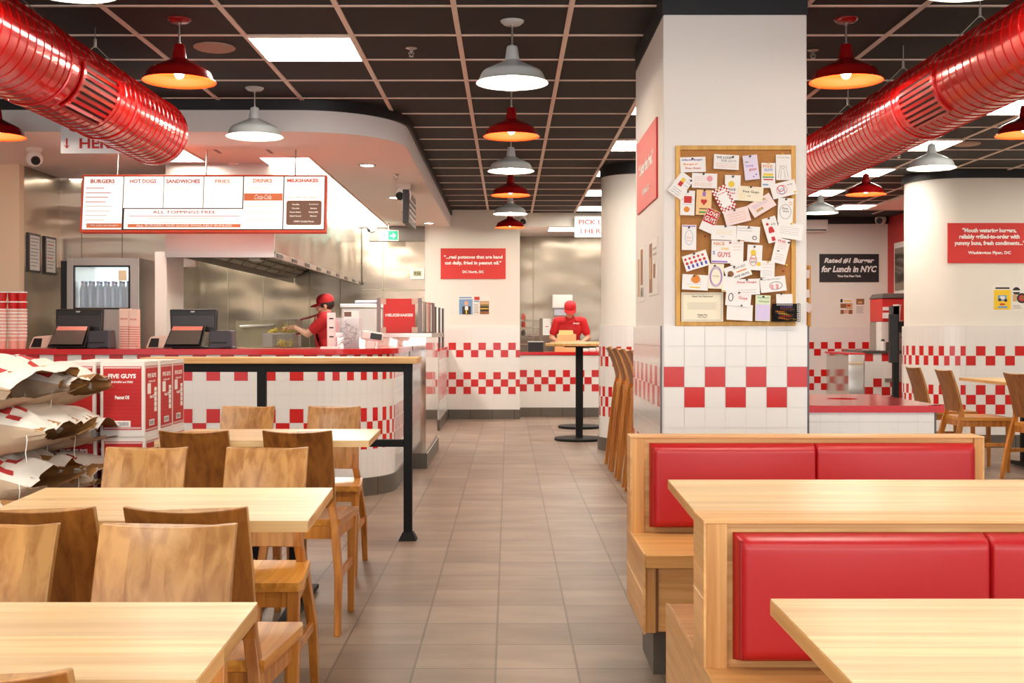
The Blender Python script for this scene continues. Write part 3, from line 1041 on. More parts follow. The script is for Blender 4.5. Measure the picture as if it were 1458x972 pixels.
# ================================================================== CHAIRS
def make_chair(name, label, loc, rz, w=0.32, depth=0.40, top=0.775, seat_z=0.44, group=None, bar=False):
    """faces +y; origin on the floor under the middle of the back"""
    t = thing(name, label, 'stool' if bar else 'chair', loc, rz, group)
    hw = w / 2
    sb, sf = hw + 0.02, hw + 0.055          # seat half widths back / front
    zs = seat_z
    # seat: dished slab, wider in front
    nx, ny = 10, 10
    rings_t, rings_b = [], []
    for j in range(ny + 1):
        v = j / ny
        y = 0.03 + v * (depth - 0.03)
        hwj = sb + (sf - sb) * v
        if v > 0.9:
            hwj -= 0.012 * (v - 0.9) * 10
        rt, rb = [], []
        for i in range(nx + 1):
            u = -1 + 2 * i / nx
            dish = -0.012 * (1 - u * u) * math.sin(math.pi * min(1, v * 1.05)) if True else 0
            rt.append((u * hwj, y, zs + dish))
            rb.append((u * hwj, y, zs - 0.026))
        rings_t.append(rt); rings_b.append(rb)
    mb = MB()
    mb.ring_surface(rings_t, 0, False)
    mb.ring_surface([list(reversed(r)) for r in rings_b], 0, False)
    edge_t = rings_t[0] + [r[-1] for r in rings_t[1:]] + list(reversed(rings_t[-1]))[1:] + [r[0] for r in reversed(rings_t[1:-1])]
    edge_b = rings_b[0] + [r[-1] for r in rings_b[1:]] + list(reversed(rings_b[-1]))[1:] + [r[0] for r in reversed(rings_b[1:-1])]
    mb.ring_surface([edge_b, edge_t], 0, True)
    mb.build('seat', SEAT_WOOD, t, smooth=40)
    # backrest: solid panel, raked and hollowed
    zb = zs + 0.045
    rings = []
    for j in range(9):
        v = j / 8
        z = zb + (top - zb) * v
        yb = 0.045 - 0.095 * v + 0.012 * math.sin(math.pi * v)
        fr, bk = [], []
        for i in range(11):
            u = -1 + 2 * i / 10
            c = -0.016 * (1 - u * u)
            tz = z + (0.010 * (u * u - 1) * (1 if j == 8 else 0))
            fr.append((u * hw, yb + c + 0.010, tz))
            bk.append((u * hw, yb + c - 0.011, tz))
        rings.append(fr + list(reversed(bk)))
    mb = MB().ring_surface(rings, 0, True, True, True)
    nr_ = len(rings[0])
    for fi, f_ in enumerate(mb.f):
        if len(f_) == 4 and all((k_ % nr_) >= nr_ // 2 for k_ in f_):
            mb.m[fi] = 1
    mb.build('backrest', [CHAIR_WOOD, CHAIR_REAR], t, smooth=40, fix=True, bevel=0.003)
    # rear legs rise to the backrest
    lw = 0.03
    for s in (-1, 1):
        mb = MB()
        xt, xs_, xf = s * (hw - lw / 2 + 0.001), s * (hw + 0.0), s * (hw + 0.022)
        pts = [(xf, -0.055, 0.0), (xf * 0.99, -0.01, zs * 0.5), (xs_, 0.035, zs - 0.03), (xt, 0.045, zs + 0.05), (xt, 0.036, zs + 0.12)]
        dims = [(lw * 0.85, 0.03), (lw, 0.04), (lw, 0.05), (lw, 0.034), (lw * 0.9, 0.018)]
        rings = []
        for (x, y, z), (a, b) in zip(pts, dims):
            rings.append([(x - a / 2, y - b / 2, z), (x + a / 2, y - b / 2, z), (x + a / 2, y + b / 2, z), (x - a / 2, y + b / 2, z)])
        mb.ring_surface(rings, 0, True, True, True)
        mb.build('leg', LEG_WOOD, t, bevel=0.003)
    for s in (-1, 1):
        mb = MB()
        mb.beam((s * (sf - 0.035), depth - 0.035, 0.0), (s * (sf - 0.03), depth - 0.035, zs - 0.026), (0.026, 0.026), (0.036, 0.036))
        mb.build('leg', LEG_WOOD, t, bevel=0.003)
    # rails under the seat
    mb = MB()
    zr0, zr1 = zs - 0.078, zs - 0.027
    for s in (-1, 1):
        mb.hexa([(s * (sb - 0.018) - 0.009, 0.05, zr0), (s * (sb - 0.018) + 0.009, 0.05, zr0), (s * (sf - 0.03) + 0.009, depth - 0.04, zr0), (s * (sf - 0.03) - 0.009, depth - 0.04, zr0),
                 (s * (sb - 0.018) - 0.009, 0.05, zr1), (s * (sb - 0.018) + 0.009, 0.05, zr1), (s * (sf - 0.03) + 0.009, depth - 0.04, zr1), (s * (sf - 0.03) - 0.009, depth - 0.04, zr1)])
    mb.box(-sf + 0.04, depth - 0.045, zr0, sf - 0.04, depth - 0.027, zr1)
    mb.box(-hw + 0.01, 0.03, zr0, hw - 0.01, 0.048, zr1)
    mb.build('seat_frame', LEG_WOOD, t)
    zst = zs * 0.5 if not bar else 0.22
    levels = [zst]
    for z_ in levels:
        for s in (-1, 1):
            MB().beam((s * (hw + 0.02), -0.01, z_), (s * (sf - 0.033), depth - 0.04, z_ ), (0.016, 0.03)).build('stretcher', LEG_WOOD, t, bevel=0.002)
    if bar:
        MB().beam((-(sf - 0.05), depth - 0.036, 0.25), (sf - 0.05, depth - 0.036, 0.25), (0.016, 0.03), side=(0, 1, 0)).build('footrest', LEG_WOOD, t, bevel=0.002)
    return t


gN = 'oak chairs around the left tables'
c0 = make_chair('dining_chair', 'oak chair seen from behind, right one at the near side of the middle left table', (-0.706, 2.585, 0), 0, w=0.27, depth=0.38, top=0.80, group=gN)
CH = [
    (-1.04, 2.585, 0, 'oak chair seen from behind, left one at the near side of the middle left table'),
    (-0.822, 4.56, 0, 'oak chair seen from behind on the aisle side of the far left table'),
    (-1.225, 4.56, 0, 'oak chair seen from behind, the left one at the far left table'),
    (-0.676, 2.26, math.pi, 'pale-fronted oak chair beyond the nearest left table, whole back in view'),
    (-1.03, 2.26, math.pi, 'pale-fronted oak chair beyond the nearest left table, cut by the picture edge'),
    (-0.800, 3.80, math.pi, 'oak chair facing us beyond the middle left table, its seat in view'),
    (-1.20, 3.80, math.pi, 'oak chair facing us beyond the middle left table, beside the paper sacks'),
    (-1.345, 5.95, math.pi, 'oak chair facing us at the far left table, the left one'),
    (-0.90, 5.95, math.pi, 'oak chair facing us at the far left table, nearest the black corner post'),
    (-0.63, 1.36, 0, 'oak chair of which only the back top shows at the bottom left corner'),
]
for x_, y_, r_, lab in CH:
    dup(c0, (x_, y_, 0), r_, lab, gN)

gF = 'oak chairs at the far right tables'
f0 = make_chair('dining_chair', 'oak chair seen sideways by the far right table, in front, all legs in view', (3.80, 10.0, 0), -math.pi / 2, w=0.36, depth=0.46, top=0.86, seat_z=0.46, group=gF)
dup(f0, (3.80, 10.75, 0), -math.pi / 2, 'oak chair seen sideways by the far right table, the one behind its twin', gF)
dup(f0, (4.06, 9.15, 0), -math.pi / 2 + 0.15, 'oak chair cut by the right picture edge, nearest the camera of the far right group', gF)

gB = 'tall bar stools lined up behind the pillar'
b0 = make_chair('bar_stool', 'tall oak bar stool farthest along the row beside the round column', (0.93, 10.2, 0), -math.pi / 2, w=0.34, depth=0.34, top=1.055, seat_z=0.74, group=gB, bar=True)
dup(b0, (0.93, 9.62, 0), -math.pi / 2, 'second tall oak bar stool from the round column', gB)
dup(b0, (0.93, 9.02, 0), -math.pi / 2, 'third tall oak bar stool from the round column, second from the pillar', gB)
dup(b0, (0.93, 8.42, 0), -math.pi / 2, 'tall oak bar stool half hidden by the square pillar edge', gB)


# ================================================================== TABLES
def make_table(label, x0, x1, ya, yb, xa0, xa1, z=0.75, th=0.026, group='pale oak tables on the left', bases=None, foot=0.3):
    """top: far edge at yb from x0 to x1, near edge at ya from xa0 to xa1"""
    cx, cy = (x0 + x1) / 2, (ya + yb) / 2
    t = thing('dining_table', label, 'table', (cx, cy, 0), 0, group)
    P = [(xa0 - cx, ya - cy), (xa1 - cx, ya - cy), (x1 - cx, yb - cy), (x0 - cx, yb - cy)]
    MB().prism(P, z - th, z, 0).build('tabletop', TABLE_WOOD, t, bevel=0.003)
    for s, (a, b) in ((1, (P[1], P[2])), (-1, (P[0], P[3]))):
        e = MB()
        e.hexa([(a[0] - 0.001 * s, a[1] + 0.004, z - th + 0.002), (a[0] + 0.0012 * s, a[1] + 0.004, z - th + 0.002), (b[0] + 0.0012 * s, b[1] - 0.004, z - th + 0.002), (b[0] - 0.001 * s, b[1] - 0.004, z - th + 0.002),
                (a[0] - 0.001 * s, a[1] + 0.004, z - 0.002), (a[0] + 0.0012 * s, a[1] + 0.004, z - 0.002), (b[0] + 0.0012 * s, b[1] - 0.004, z - 0.002), (b[0] - 0.001 * s, b[1] - 0.004, z - 0.002)])
        e.build('end_grain_edge', TABLE_EDGE, t, fix=True)
    for bx in (bases or (-0.22, 0.22)):
        MB().box(bx - 0.03, -0.03, 0.03, bx + 0.03, 0.03, z - th - 0.008).build('pedestal', BLACK_METAL, t, bevel=0.003)
        MB().box(bx - 0.05, -0.16, z - th - 0.01, bx + 0.05, 0.16, z - th).build('top_plate', BLACK_METAL, t)
        f = MB()
        for s in (-1, 1):
            f.hexa([(bx - 0.028, 0, 0.012), (bx + 0.028, 0, 0.012), (bx + 0.022, s * foot, 0.012), (bx - 0.022, s * foot, 0.012),
                    (bx - 0.028, 0, 0.055), (bx + 0.028, 0, 0.055), (bx + 0.022, s * foot, 0.03), (bx - 0.022, s * foot, 0.03)])
            f.cyl((bx, s * (foot - 0.02), 0), (bx, s * (foot - 0.02), 0.015), 0.014, n=10)
        f.build('foot', BLACK_METAL, t, fix=True)
    return t


make_table('nearest left table, pale oak with a small knot, cut by the bottom edge', -1.28, -0.400, 1.435, 1.848, -1.28, -0.386, bases=(0.0,))
make_table('middle left table, pale oak, beside the heap of paper sacks', -1.28, -0.487, 2.645, 3.21, -1.235, -0.458, bases=(-0.05,))
make_table('far left table, pale oak, in front of the black rail frame', -1.41, -0.57, 4.61, 5.16, -1.41, -0.555, foot=0.42, bases=(0.10, -0.08))
make_table('nearest right table, pale oak, in front of the near red bench', 0.423, 1.66, 1.20, 1.872, 0.423, 1.66, group='pale oak tables between the benches', bases=(0.1,))
make_table('second right table, pale oak, between the two red benches', 0.466, 1.75, 2.70, 3.385, 0.446, 1.72, group='pale oak tables between the benches', bases=(0.1,))
make_table('small far right table, oak with a black pedestal, before the rounded wall', 4.14, 5.3, 9.55, 10.65, 4.14, 5.3, z=0.765, group=None, bases=(-0.22, 0.3), foot=0.4)


# ================================================================== BENCHES
def bench(label, x0, x1, yf, zt, seat_y, thick, double, cush, group='wooden benches with red padded backs'):
    t = thing('bench', label, 'bench', (x0, yf, 0), 0, group)
    W = x1 - x0
    sy = seat_y - yf            # negative: towards camera
    # back panel
    MB().box(0.0, 0, 0.19, W, thick, zt).build('back_panel', BENCH_WOOD, t, bevel=0.003)
    MB().box(0.0005, -0.012, 0.40, 0.045, 0.0, zt - 0.001).build('back_stile', BENCH_WOOD_Z, t)
    MB().box(W - 0.03, -0.012, 0.40, W - 0.0005, 0.0, zt - 0.001).build('back_stile', BENCH_WOOD_Z, t)
    MB().box(-0.006, -0.014, zt, W + 0.006, thick + 0.004, zt + 0.006).build('top_cap', BENCH_WOOD, t)
    # side cheek: seat box + back in one outline
    prof = [(sy, 0.19), (thick, 0.19), (thick, zt), (-0.0125, zt), (-0.0125, 0.452), (sy, 0.452)]
    for xs in ((-0.006, 0.0), (W, W + 0.006)):
        n = len(prof)
        ck = MB()
        v = [(xs[0], y, z) for y, z in prof] + [(xs[1], y, z) for y, z in prof]
        ck.add(v, [tuple(range(n)), tuple(range(2 * n - 1, n - 1, -1))] + [(i, i + n, (i + 1) % n + n, (i + 1) % n) for i in range(n)])
        ck.build('side_panel', BENCH_WOOD_Y, t, fix=True)
    gr = MB()
    for zg in (0.32, 0.60):
        gr.box(-0.0072, sy if zg < 0.45 else -0.012, zg, -0.0055, thick, zg + 0.002)
    gr.build('side_joint', mat('pale_joint', (244, 224, 190), 0.6), t)
    # seat
    MB().box(0.0, sy, 0.405, W, 0, 0.45).build('seat', BENCH_WOOD_Y if False else SEAT_BENCH, t, bevel=0.003)
    MB().box(0.0, sy + 0.035, 0.19, W, 0, 0.405).build('seat_base', BENCH_WOOD, t)
    MB().box(0.0, sy + 0.02, 0.19, 0.035, sy + 0.035, 0.404).build('corner_post', BENCH_WOOD_Z, t)
    MB().box(0.035, sy + 0.028, 0.19, 0.045, sy + 0.036, 0.404).build('corner_post', mat('walnut_dark_joint', (124, 80, 44), 0.5), t)
    MB().box(0.05, sy + 0.2, 0.0, W - 0.05, thick - 0.02, 0.19).build('kick_plate', BASE_TILE, t)
    if double:
        d2 = double - yf
        MB().box(0.0, thick, 0.405, W, d2, 0.45).build('seat', SEAT_BENCH, t, bevel=0.003)
        MB().box(0.0, thick, 0.19, W, d2 - 0.03, 0.405).build('seat_base', BENCH_WOOD, t)
        MB().box(-0.006, thick, 0.19, 0.0, d2, 0.452).build('side_panel', BENCH_WOOD_Y, t)
        MB().box(0.05, thick, 0.0, W - 0.05, d2 - 0.1, 0.19).build('kick_plate', BASE_TILE, t)
    # padded cushions
    zc0, zc1 = 0.47, zt - 0.018 * (0.8 / zt)
    for a, b in cush:
        a -= x0; b -= x0
        n, k = 44, 26
        front = []
        for j in range(k + 1):
            row = []
            for i in range(n + 1):
                u, v = i / n, j / k
                ex = min(u, 1 - u) * (b - a); ez = min(v, 1 - v) * (zc1 - zc0)
                r = 0.028
                f = lambda d: 1.0 if d >= r else math.sqrt(max(0, 1 - (1 - d / r) ** 2))
                bul = 0.030 + 0.022 * f(ex) * f(ez) + 0.008 * math.sin(math.pi * u) * math.sin(math.pi * v)
                if i in (0, n) or j in (0, k):
                    bul = 0.0
                elif min(f(ex), f(ez)) < 0.5:
                    bul *= 0.85
                # crowd samples towards the rim
                uu = 0.5 - 0.5 * math.cos(math.pi * u); vv = 0.5 - 0.5 * math.cos(math.pi * v)
                row.append((a + (b - a) * (0.8 * uu + 0.2 * u), uu, vv, bul, zc0 + (zc1 - zc0) * (0.8 * vv + 0.2 * v)))
            front.append(row)
        mb = MB()
        rings = []
        for row in front:
            rr = []
            for X, uu, vv, _, Z in row:
                ea = (X - a) * (1.0 if a < 0.1 else 6.0); eb_ = (b - X) * (6.0 if a < 0.1 else 1.0)
                ex = min(ea, eb_); ez = min(Z - zc0, zc1 - Z)
                r = 0.026
                f = lambda d: 1.0 if d >= r else math.sqrt(max(0.0, 1 - (1 - d / r) ** 2))
                dpt = 0.052 * min(1, f(ex)) * min(1, f(ez)) + 0.006 * math.sin(math.pi * (X - a) / (b - a)) * math.sin(math.pi * (Z - zc0) / (zc1 - zc0))
                rr.append((X, -0.012 - dpt, Z))
            rings.append(rr)
        mb.ring_surface(rings, 0, False)
        c = mb.build('cushion', RED_VINYL, t, smooth=80)
        pi = MB()
        q = 0.011
        zz0, zz1 = zc0 + q, zc1 - q
        pi.tube([(a + q, -0.052, zz0), (a + q, -0.052, zz1)], 0.003, 6)
        pi.build('piping', mat('dark_red_seam', (140, 14, 20), 0.5), c)
    return t


SEAT_BENCH = wood('ash_bench_seat', (230, 176, 108), (202, 142, 76), 'X', 'Y', 0.10, 0.33)
bench('long wooden bench with red padded back, the farther one, in front of the white pillar', 0.45, 1.73, 4.24, 0.795, 3.80, 0.10, None, [(0.514, 1.110), (1.112, 1.695)])
bench('nearer double wooden bench, its red padded back above the nearest right table', 0.43, 1.66, 2.53, 0.765, 2.05, 0.125, 3.12, [(0.487, 1.028), (1.030, 1.60)])

# ================================================================== RAIL FRAME WITH BAR TOP
t = thing('bar_rail', 'black steel rail frame with a narrow oak bar top in front of the counter', 'bar rail', (-1.3, 6.6, 0))
MB().box(-0.78, -0.06, 1.003, 0.787, 0.24, 1.037).build('bar_top', BAR_WOOD, t, bevel=0.003)
MB().box(-0.76, -0.02, 0.955, 0.752, 0.03, 1.003).build('top_beam', BLACK_METAL, t)
MB().box(-0.76, -0.02, 0.53, 0.705, 0.03, 0.57).build('lower_beam', BLACK_METAL, t)
MB().box(0.704, -0.024, 0.012, 0.752, 0.024, 1.003).build('post', BLACK_METAL, t, bevel=0.003)
MB().box(-0.128, -0.024, 0.012, -0.08, 0.024, 1.003).build('post', BLACK_METAL, t, bevel=0.003)
MB().box(-0.76, -0.024, 0.012, -0.712, 0.024, 1.003).build('post', BLACK_METAL, t, bevel=0.003)
for xb in (0.728, -0.104, -0.736):
    MB().hexa([(xb - 0.052, -0.052, 0), (xb + 0.052, -0.052, 0), (xb + 0.052, 0.052, 0), (xb - 0.052, 0.052, 0),
               (xb - 0.03, -0.03, 0.045), (xb + 0.03, -0.03, 0.045), (xb + 0.03, 0.03, 0.045), (xb - 0.03, 0.03, 0.045)]).build('foot_cover', BLACK_METAL, t)

# ================================================================== HIGH TABLES
def high_table(label, x, y, r):
    t = thing('high_table', label, 'high table', (x, y, 0), 0, 'round high tables in the aisle')
    MB().lathe([(0.001, 1.03), (r - 0.01, 1.03), (r, 1.035), (r, 1.058), (r - 0.004, 1.062), (0.001, 1.062)], n=48).build('tabletop', BAR_WOOD, t, smooth=30, fix=True)
    MB().box(-0.16, -0.16, 1.018, 0.16, 0.16, 1.03).build('top_plate', BLACK_METAL, t)
    MB().box(-0.037, -0.037, 0.02, 0.037, 0.037, 1.02).build('pedestal', BLACK_METAL, t, bevel=0.003)
    MB().lathe([(0.27, 0.0), (0.272, 0.02), (0.265, 0.028), (0.06, 0.036), (0.001, 0.036)], n=48).build('base', BLACK_METAL, t, smooth=30)


high_table('round-topped high table with a black post in the aisle, the front one', 0.775, 12.72, 0.37)
high_table('round-topped high table hidden behind its twin, only its black base showing', 0.885, 14.35, 0.37)

# ================================================================== TRASH COUNTER RIGHT OF THE PILLAR
t = thing('waste_counter', 'low white tiled counter with red top and waste hole right of the pillar', 'counter', (1.5, 5.93, 0))
o = tile_wall('tiled_front', [([(0, 0.02), (0.69, 0.02)], 0.1)], 0, 0.77, lambda i, k: False, thick=0.02, zg=0.02)
del o['kind']; o.parent = t
MB().box(0.0, 0.04, 0, 0.69, 1.05, 0.77).build('body', WHITE_WALL, t)
MB().box(0.685, 0.015, 0, 0.695, 0.05, 0.77).build('edge_trim', MATS['dark_grey_trim'], t)
# top slab with a round hole
mb = MB()
hx, hy, hr = 0.385, 0.62, 0.085
W_, D_ = 0.73, 1.10
n = 32
outer, inner = [], []
for j in range(n):
    a = 2 * math.pi * j / n
    ca, sa = math.cos(a), math.sin(a)
    k = min((W_ - hx) / ca if ca > 1e-6 else 9, (-hx) / ca if ca < -1e-6 else 9, (D_ - hy) / sa if sa > 1e-6 else 9, (-hy) / sa if sa < -1e-6 else 9)
    outer.append((hx + ca * k, hy + sa * k)); inner.append((hx + ca * hr, hy + sa * hr))
for zz, rev in ((0.805, False), (0.77, True)):
    rings = [[(x, y, zz) for x, y in inner], [(x, y, zz) for x, y in outer]]
    if not rev:
        rings = rings[::-1]
    mb.ring_surface(rings, 0, True)
mb.box(0, 0, 0.77, W_, 0.0005, 0.805); mb.box(0, D_ - 0.0005, 0.77, W_, D_, 0.805); mb.box(W_ - 0.0005, 0, 0.77, W_, D_, 0.805); mb.box(0, 0, 0.77, 0.0005, D_, 0.805)
mb.ring_surface([[(x, y, 0.76) for x, y in inner], [(x, y, 0.805) for x, y in inner]], 0, True)
mb.build('counter_top', RED_TOP, t, fix=True)
MB().lathe([(0.001, 0.0), (hr, 0.0)], (hx, hy, 0.771), 24).build('bin_throat', mat('dark_red_throat', (90, 8, 12), 0.5), t)

# ================================================================== OIL CARTONS
BW, BD, BH = 0.188, 0.196, 0.318


def make_carton(label, loc):
    t = thing('oil_carton', label, 'carton', loc, 0, 'red and white peanut oil cartons in the stack by the sacks')
    w, d, h = BW / 2, BD / 2, BH
    b = MB()
    b.box(-w, -d, 0, w, d, h - 0.004)
    b.build('box', mat('white_carton_board', (240, 232, 224), 0.7), t, bevel=0.003)
    fl = MB()
    fl.hexa([(-w, -d, h - 0.004), (w, -d, h - 0.004), (w, -0.003, h - 0.004), (-w, -0.003, h - 0.004), (-w, -d, h - 0.001), (w, -d, h - 0.001), (w, -0.003, h + 0.001), (-w, -0.003, h + 0.001)])
    fl.hexa([(-w, 0.003, h - 0.004), (w, 0.003, h - 0.004), (w, d, h - 0.004), (-w, d, h - 0.004), (-w, 0.003, h), (w, 0.003, h), (w, d, h - 0.001), (-w, d, h - 0.001)])
    fl.build('flap', MATS['white_carton_board'], t)
    for face in ('front', 'side'):
        if face == 'front':
            O, R, U = Vector((0, -d - 0.0006, 0)), Vector((1, 0, 0)), Vector((0, 0, 1)); fw = w
        else:
            O, R, U = Vector((w + 0.0006, 0, 0)), Vector((0, 1, 0)), Vector((0, 0, 1)); fw = d
        Nn = R.cross(U)
        x0, x1, z0, z1 = -fw + 0.014, fw - 0.012, 0.03, h - 0.018
        if face == 'side':
            z0 = 0.02
        p = MB()
        P = lambda a, b_, l=0.0: O + R * a + U * b_ + Nn * l
        p.quad(P(x0, z0), P(x1, z0), P(x1, z1), P(x0, z1), 0)
        # zig-zag borders
        nz = 26
        for zc, s in ((z1 - 0.006, 1), (z0 + 0.008, -1)):
            for i in range(nz):
                a = x0 + 0.003 + (x1 - x0 - 0.006) * i / nz
                bb = x0 + 0.003 + (x1 - x0 - 0.006) * (i + 0.55) / nz
                p.quad(P(a, zc - 0.004, 0.0004), P(a + 0.003, zc - 0.004, 0.0004), P(bb + 0.003, zc + 0.004, 0.0004), P(bb, zc + 0.004, 0.0004), 1)
        for i in range(12):
            zz = z0 + 0.02 + i * 0.0165
            p.quad(P(x0, zz, 0.0003), P(x1, zz, 0.0003), P(x1, zz + 0.0012, 0.0003), P(x0, zz + 0.0012, 0.0003), 3)
        # bar code label
        lw, lz = 0.036, 0.055
        p.quad(P(-lw, lz - 0.012, 0.0006), P(lw, lz - 0.012, 0.0006), P(lw, lz + 0.014, 0.0006), P(-lw, lz + 0.014, 0.0006), 1)
        for i in range(16):
            a = -lw + 0.008 + i * 0.0035
            p.quad(P(a, lz - 0.008, 0.0009), P(a + 0.0016, lz - 0.008, 0.0009), P(a + 0.0016, lz + 0.009, 0.0009), P(a, lz + 0.009, 0.0009), 2)
        if face == 'side':
            p.quad(P(-0.06, 0.18, 0.0006), P(-0.012, 0.18, 0.0006), P(-0.012, 0.225, 0.0006), P(-0.06, 0.225, 0.0006), 1)
            p.quad(P(0.035, 0.10, 0.0006), P(0.07, 0.10, 0.0006), P(0.07, 0.205, 0.0006), P(0.035, 0.205, 0.0006), 1)
            for i in range(4):
                p.quad(P(0.035, 0.12 + i * 0.022, 0.0009), P(0.07, 0.12 + i * 0.022, 0.0009), P(0.07, 0.122 + i * 0.022, 0.0009), P(0.035, 0.122 + i * 0.022, 0.0009), 2)
        pn = p.build('printed_panel', [RED_PRINT, WHITE_PRINT, BLACK_PRINT, mat('darker_red_line', (158, 22, 24), 0.6)], t)
        text('FIVE GUYS', P(0.0, 0.258), R, U, WHITE_PRINT, width=0.118, height=0.019, parent=pn, bold=0.045, lift=0.0012)
        text('BURGERS and FRIES', P(0.0, 0.233), R, U, WHITE_PRINT, width=0.092, height=0.0085, parent=pn, bold=0.03, lift=0.0012)
        text('Peanut Oil', P(0.0, 0.168), R, U, WHITE_PRINT, width=0.06, height=0.016, parent=pn, bold=0.05, lift=0.0012)
    return t


cart = make_carton('front peanut oil carton on top of the stack, its whole printed face in view', (-1.634, 5.00, 0.737))
k = 0
lv = {0: 'top', 1: 'middle', 2: 'lowest'}
dp = {0: 'front', 1: 'second', 2: 'third'}
for lz in range(3):
    for cx_ in range(2):
        for cy_ in range(3):
            if lz == 0 and cx_ == 0 and cy_ == 0:
                continue
            z_ = 0.737 - lz * BH
            col_ = 'right' if cx_ == 0 else 'left'
            dup(cart, (-1.634 - cx_ * 0.208 + 0.004 * ((cy_ + lz) % 2), 5.00 + cy_ * 0.201, z_), 0,
                f'peanut oil carton, {lv[lz]} layer, {dp[cy_]} from the tables in the {col_} row of the stack')
t = thing('pallet', 'wooden pallet under the peanut oil cartons', 'pallet', (-1.74, 5.2, 0))
for i in range(5):
    MB().box(-0.24, -0.32 + i * 0.145, 0.08, 0.24, -0.22 + i * 0.145, 0.1).build('deck_board', CARDBOARD, t)
for x_ in (-0.2, 0, 0.2):
    MB().box(x_ - 0.03, -0.32, 0.0, x_ + 0.03, 0.36, 0.08).build('bearer', CARDBOARD, t)


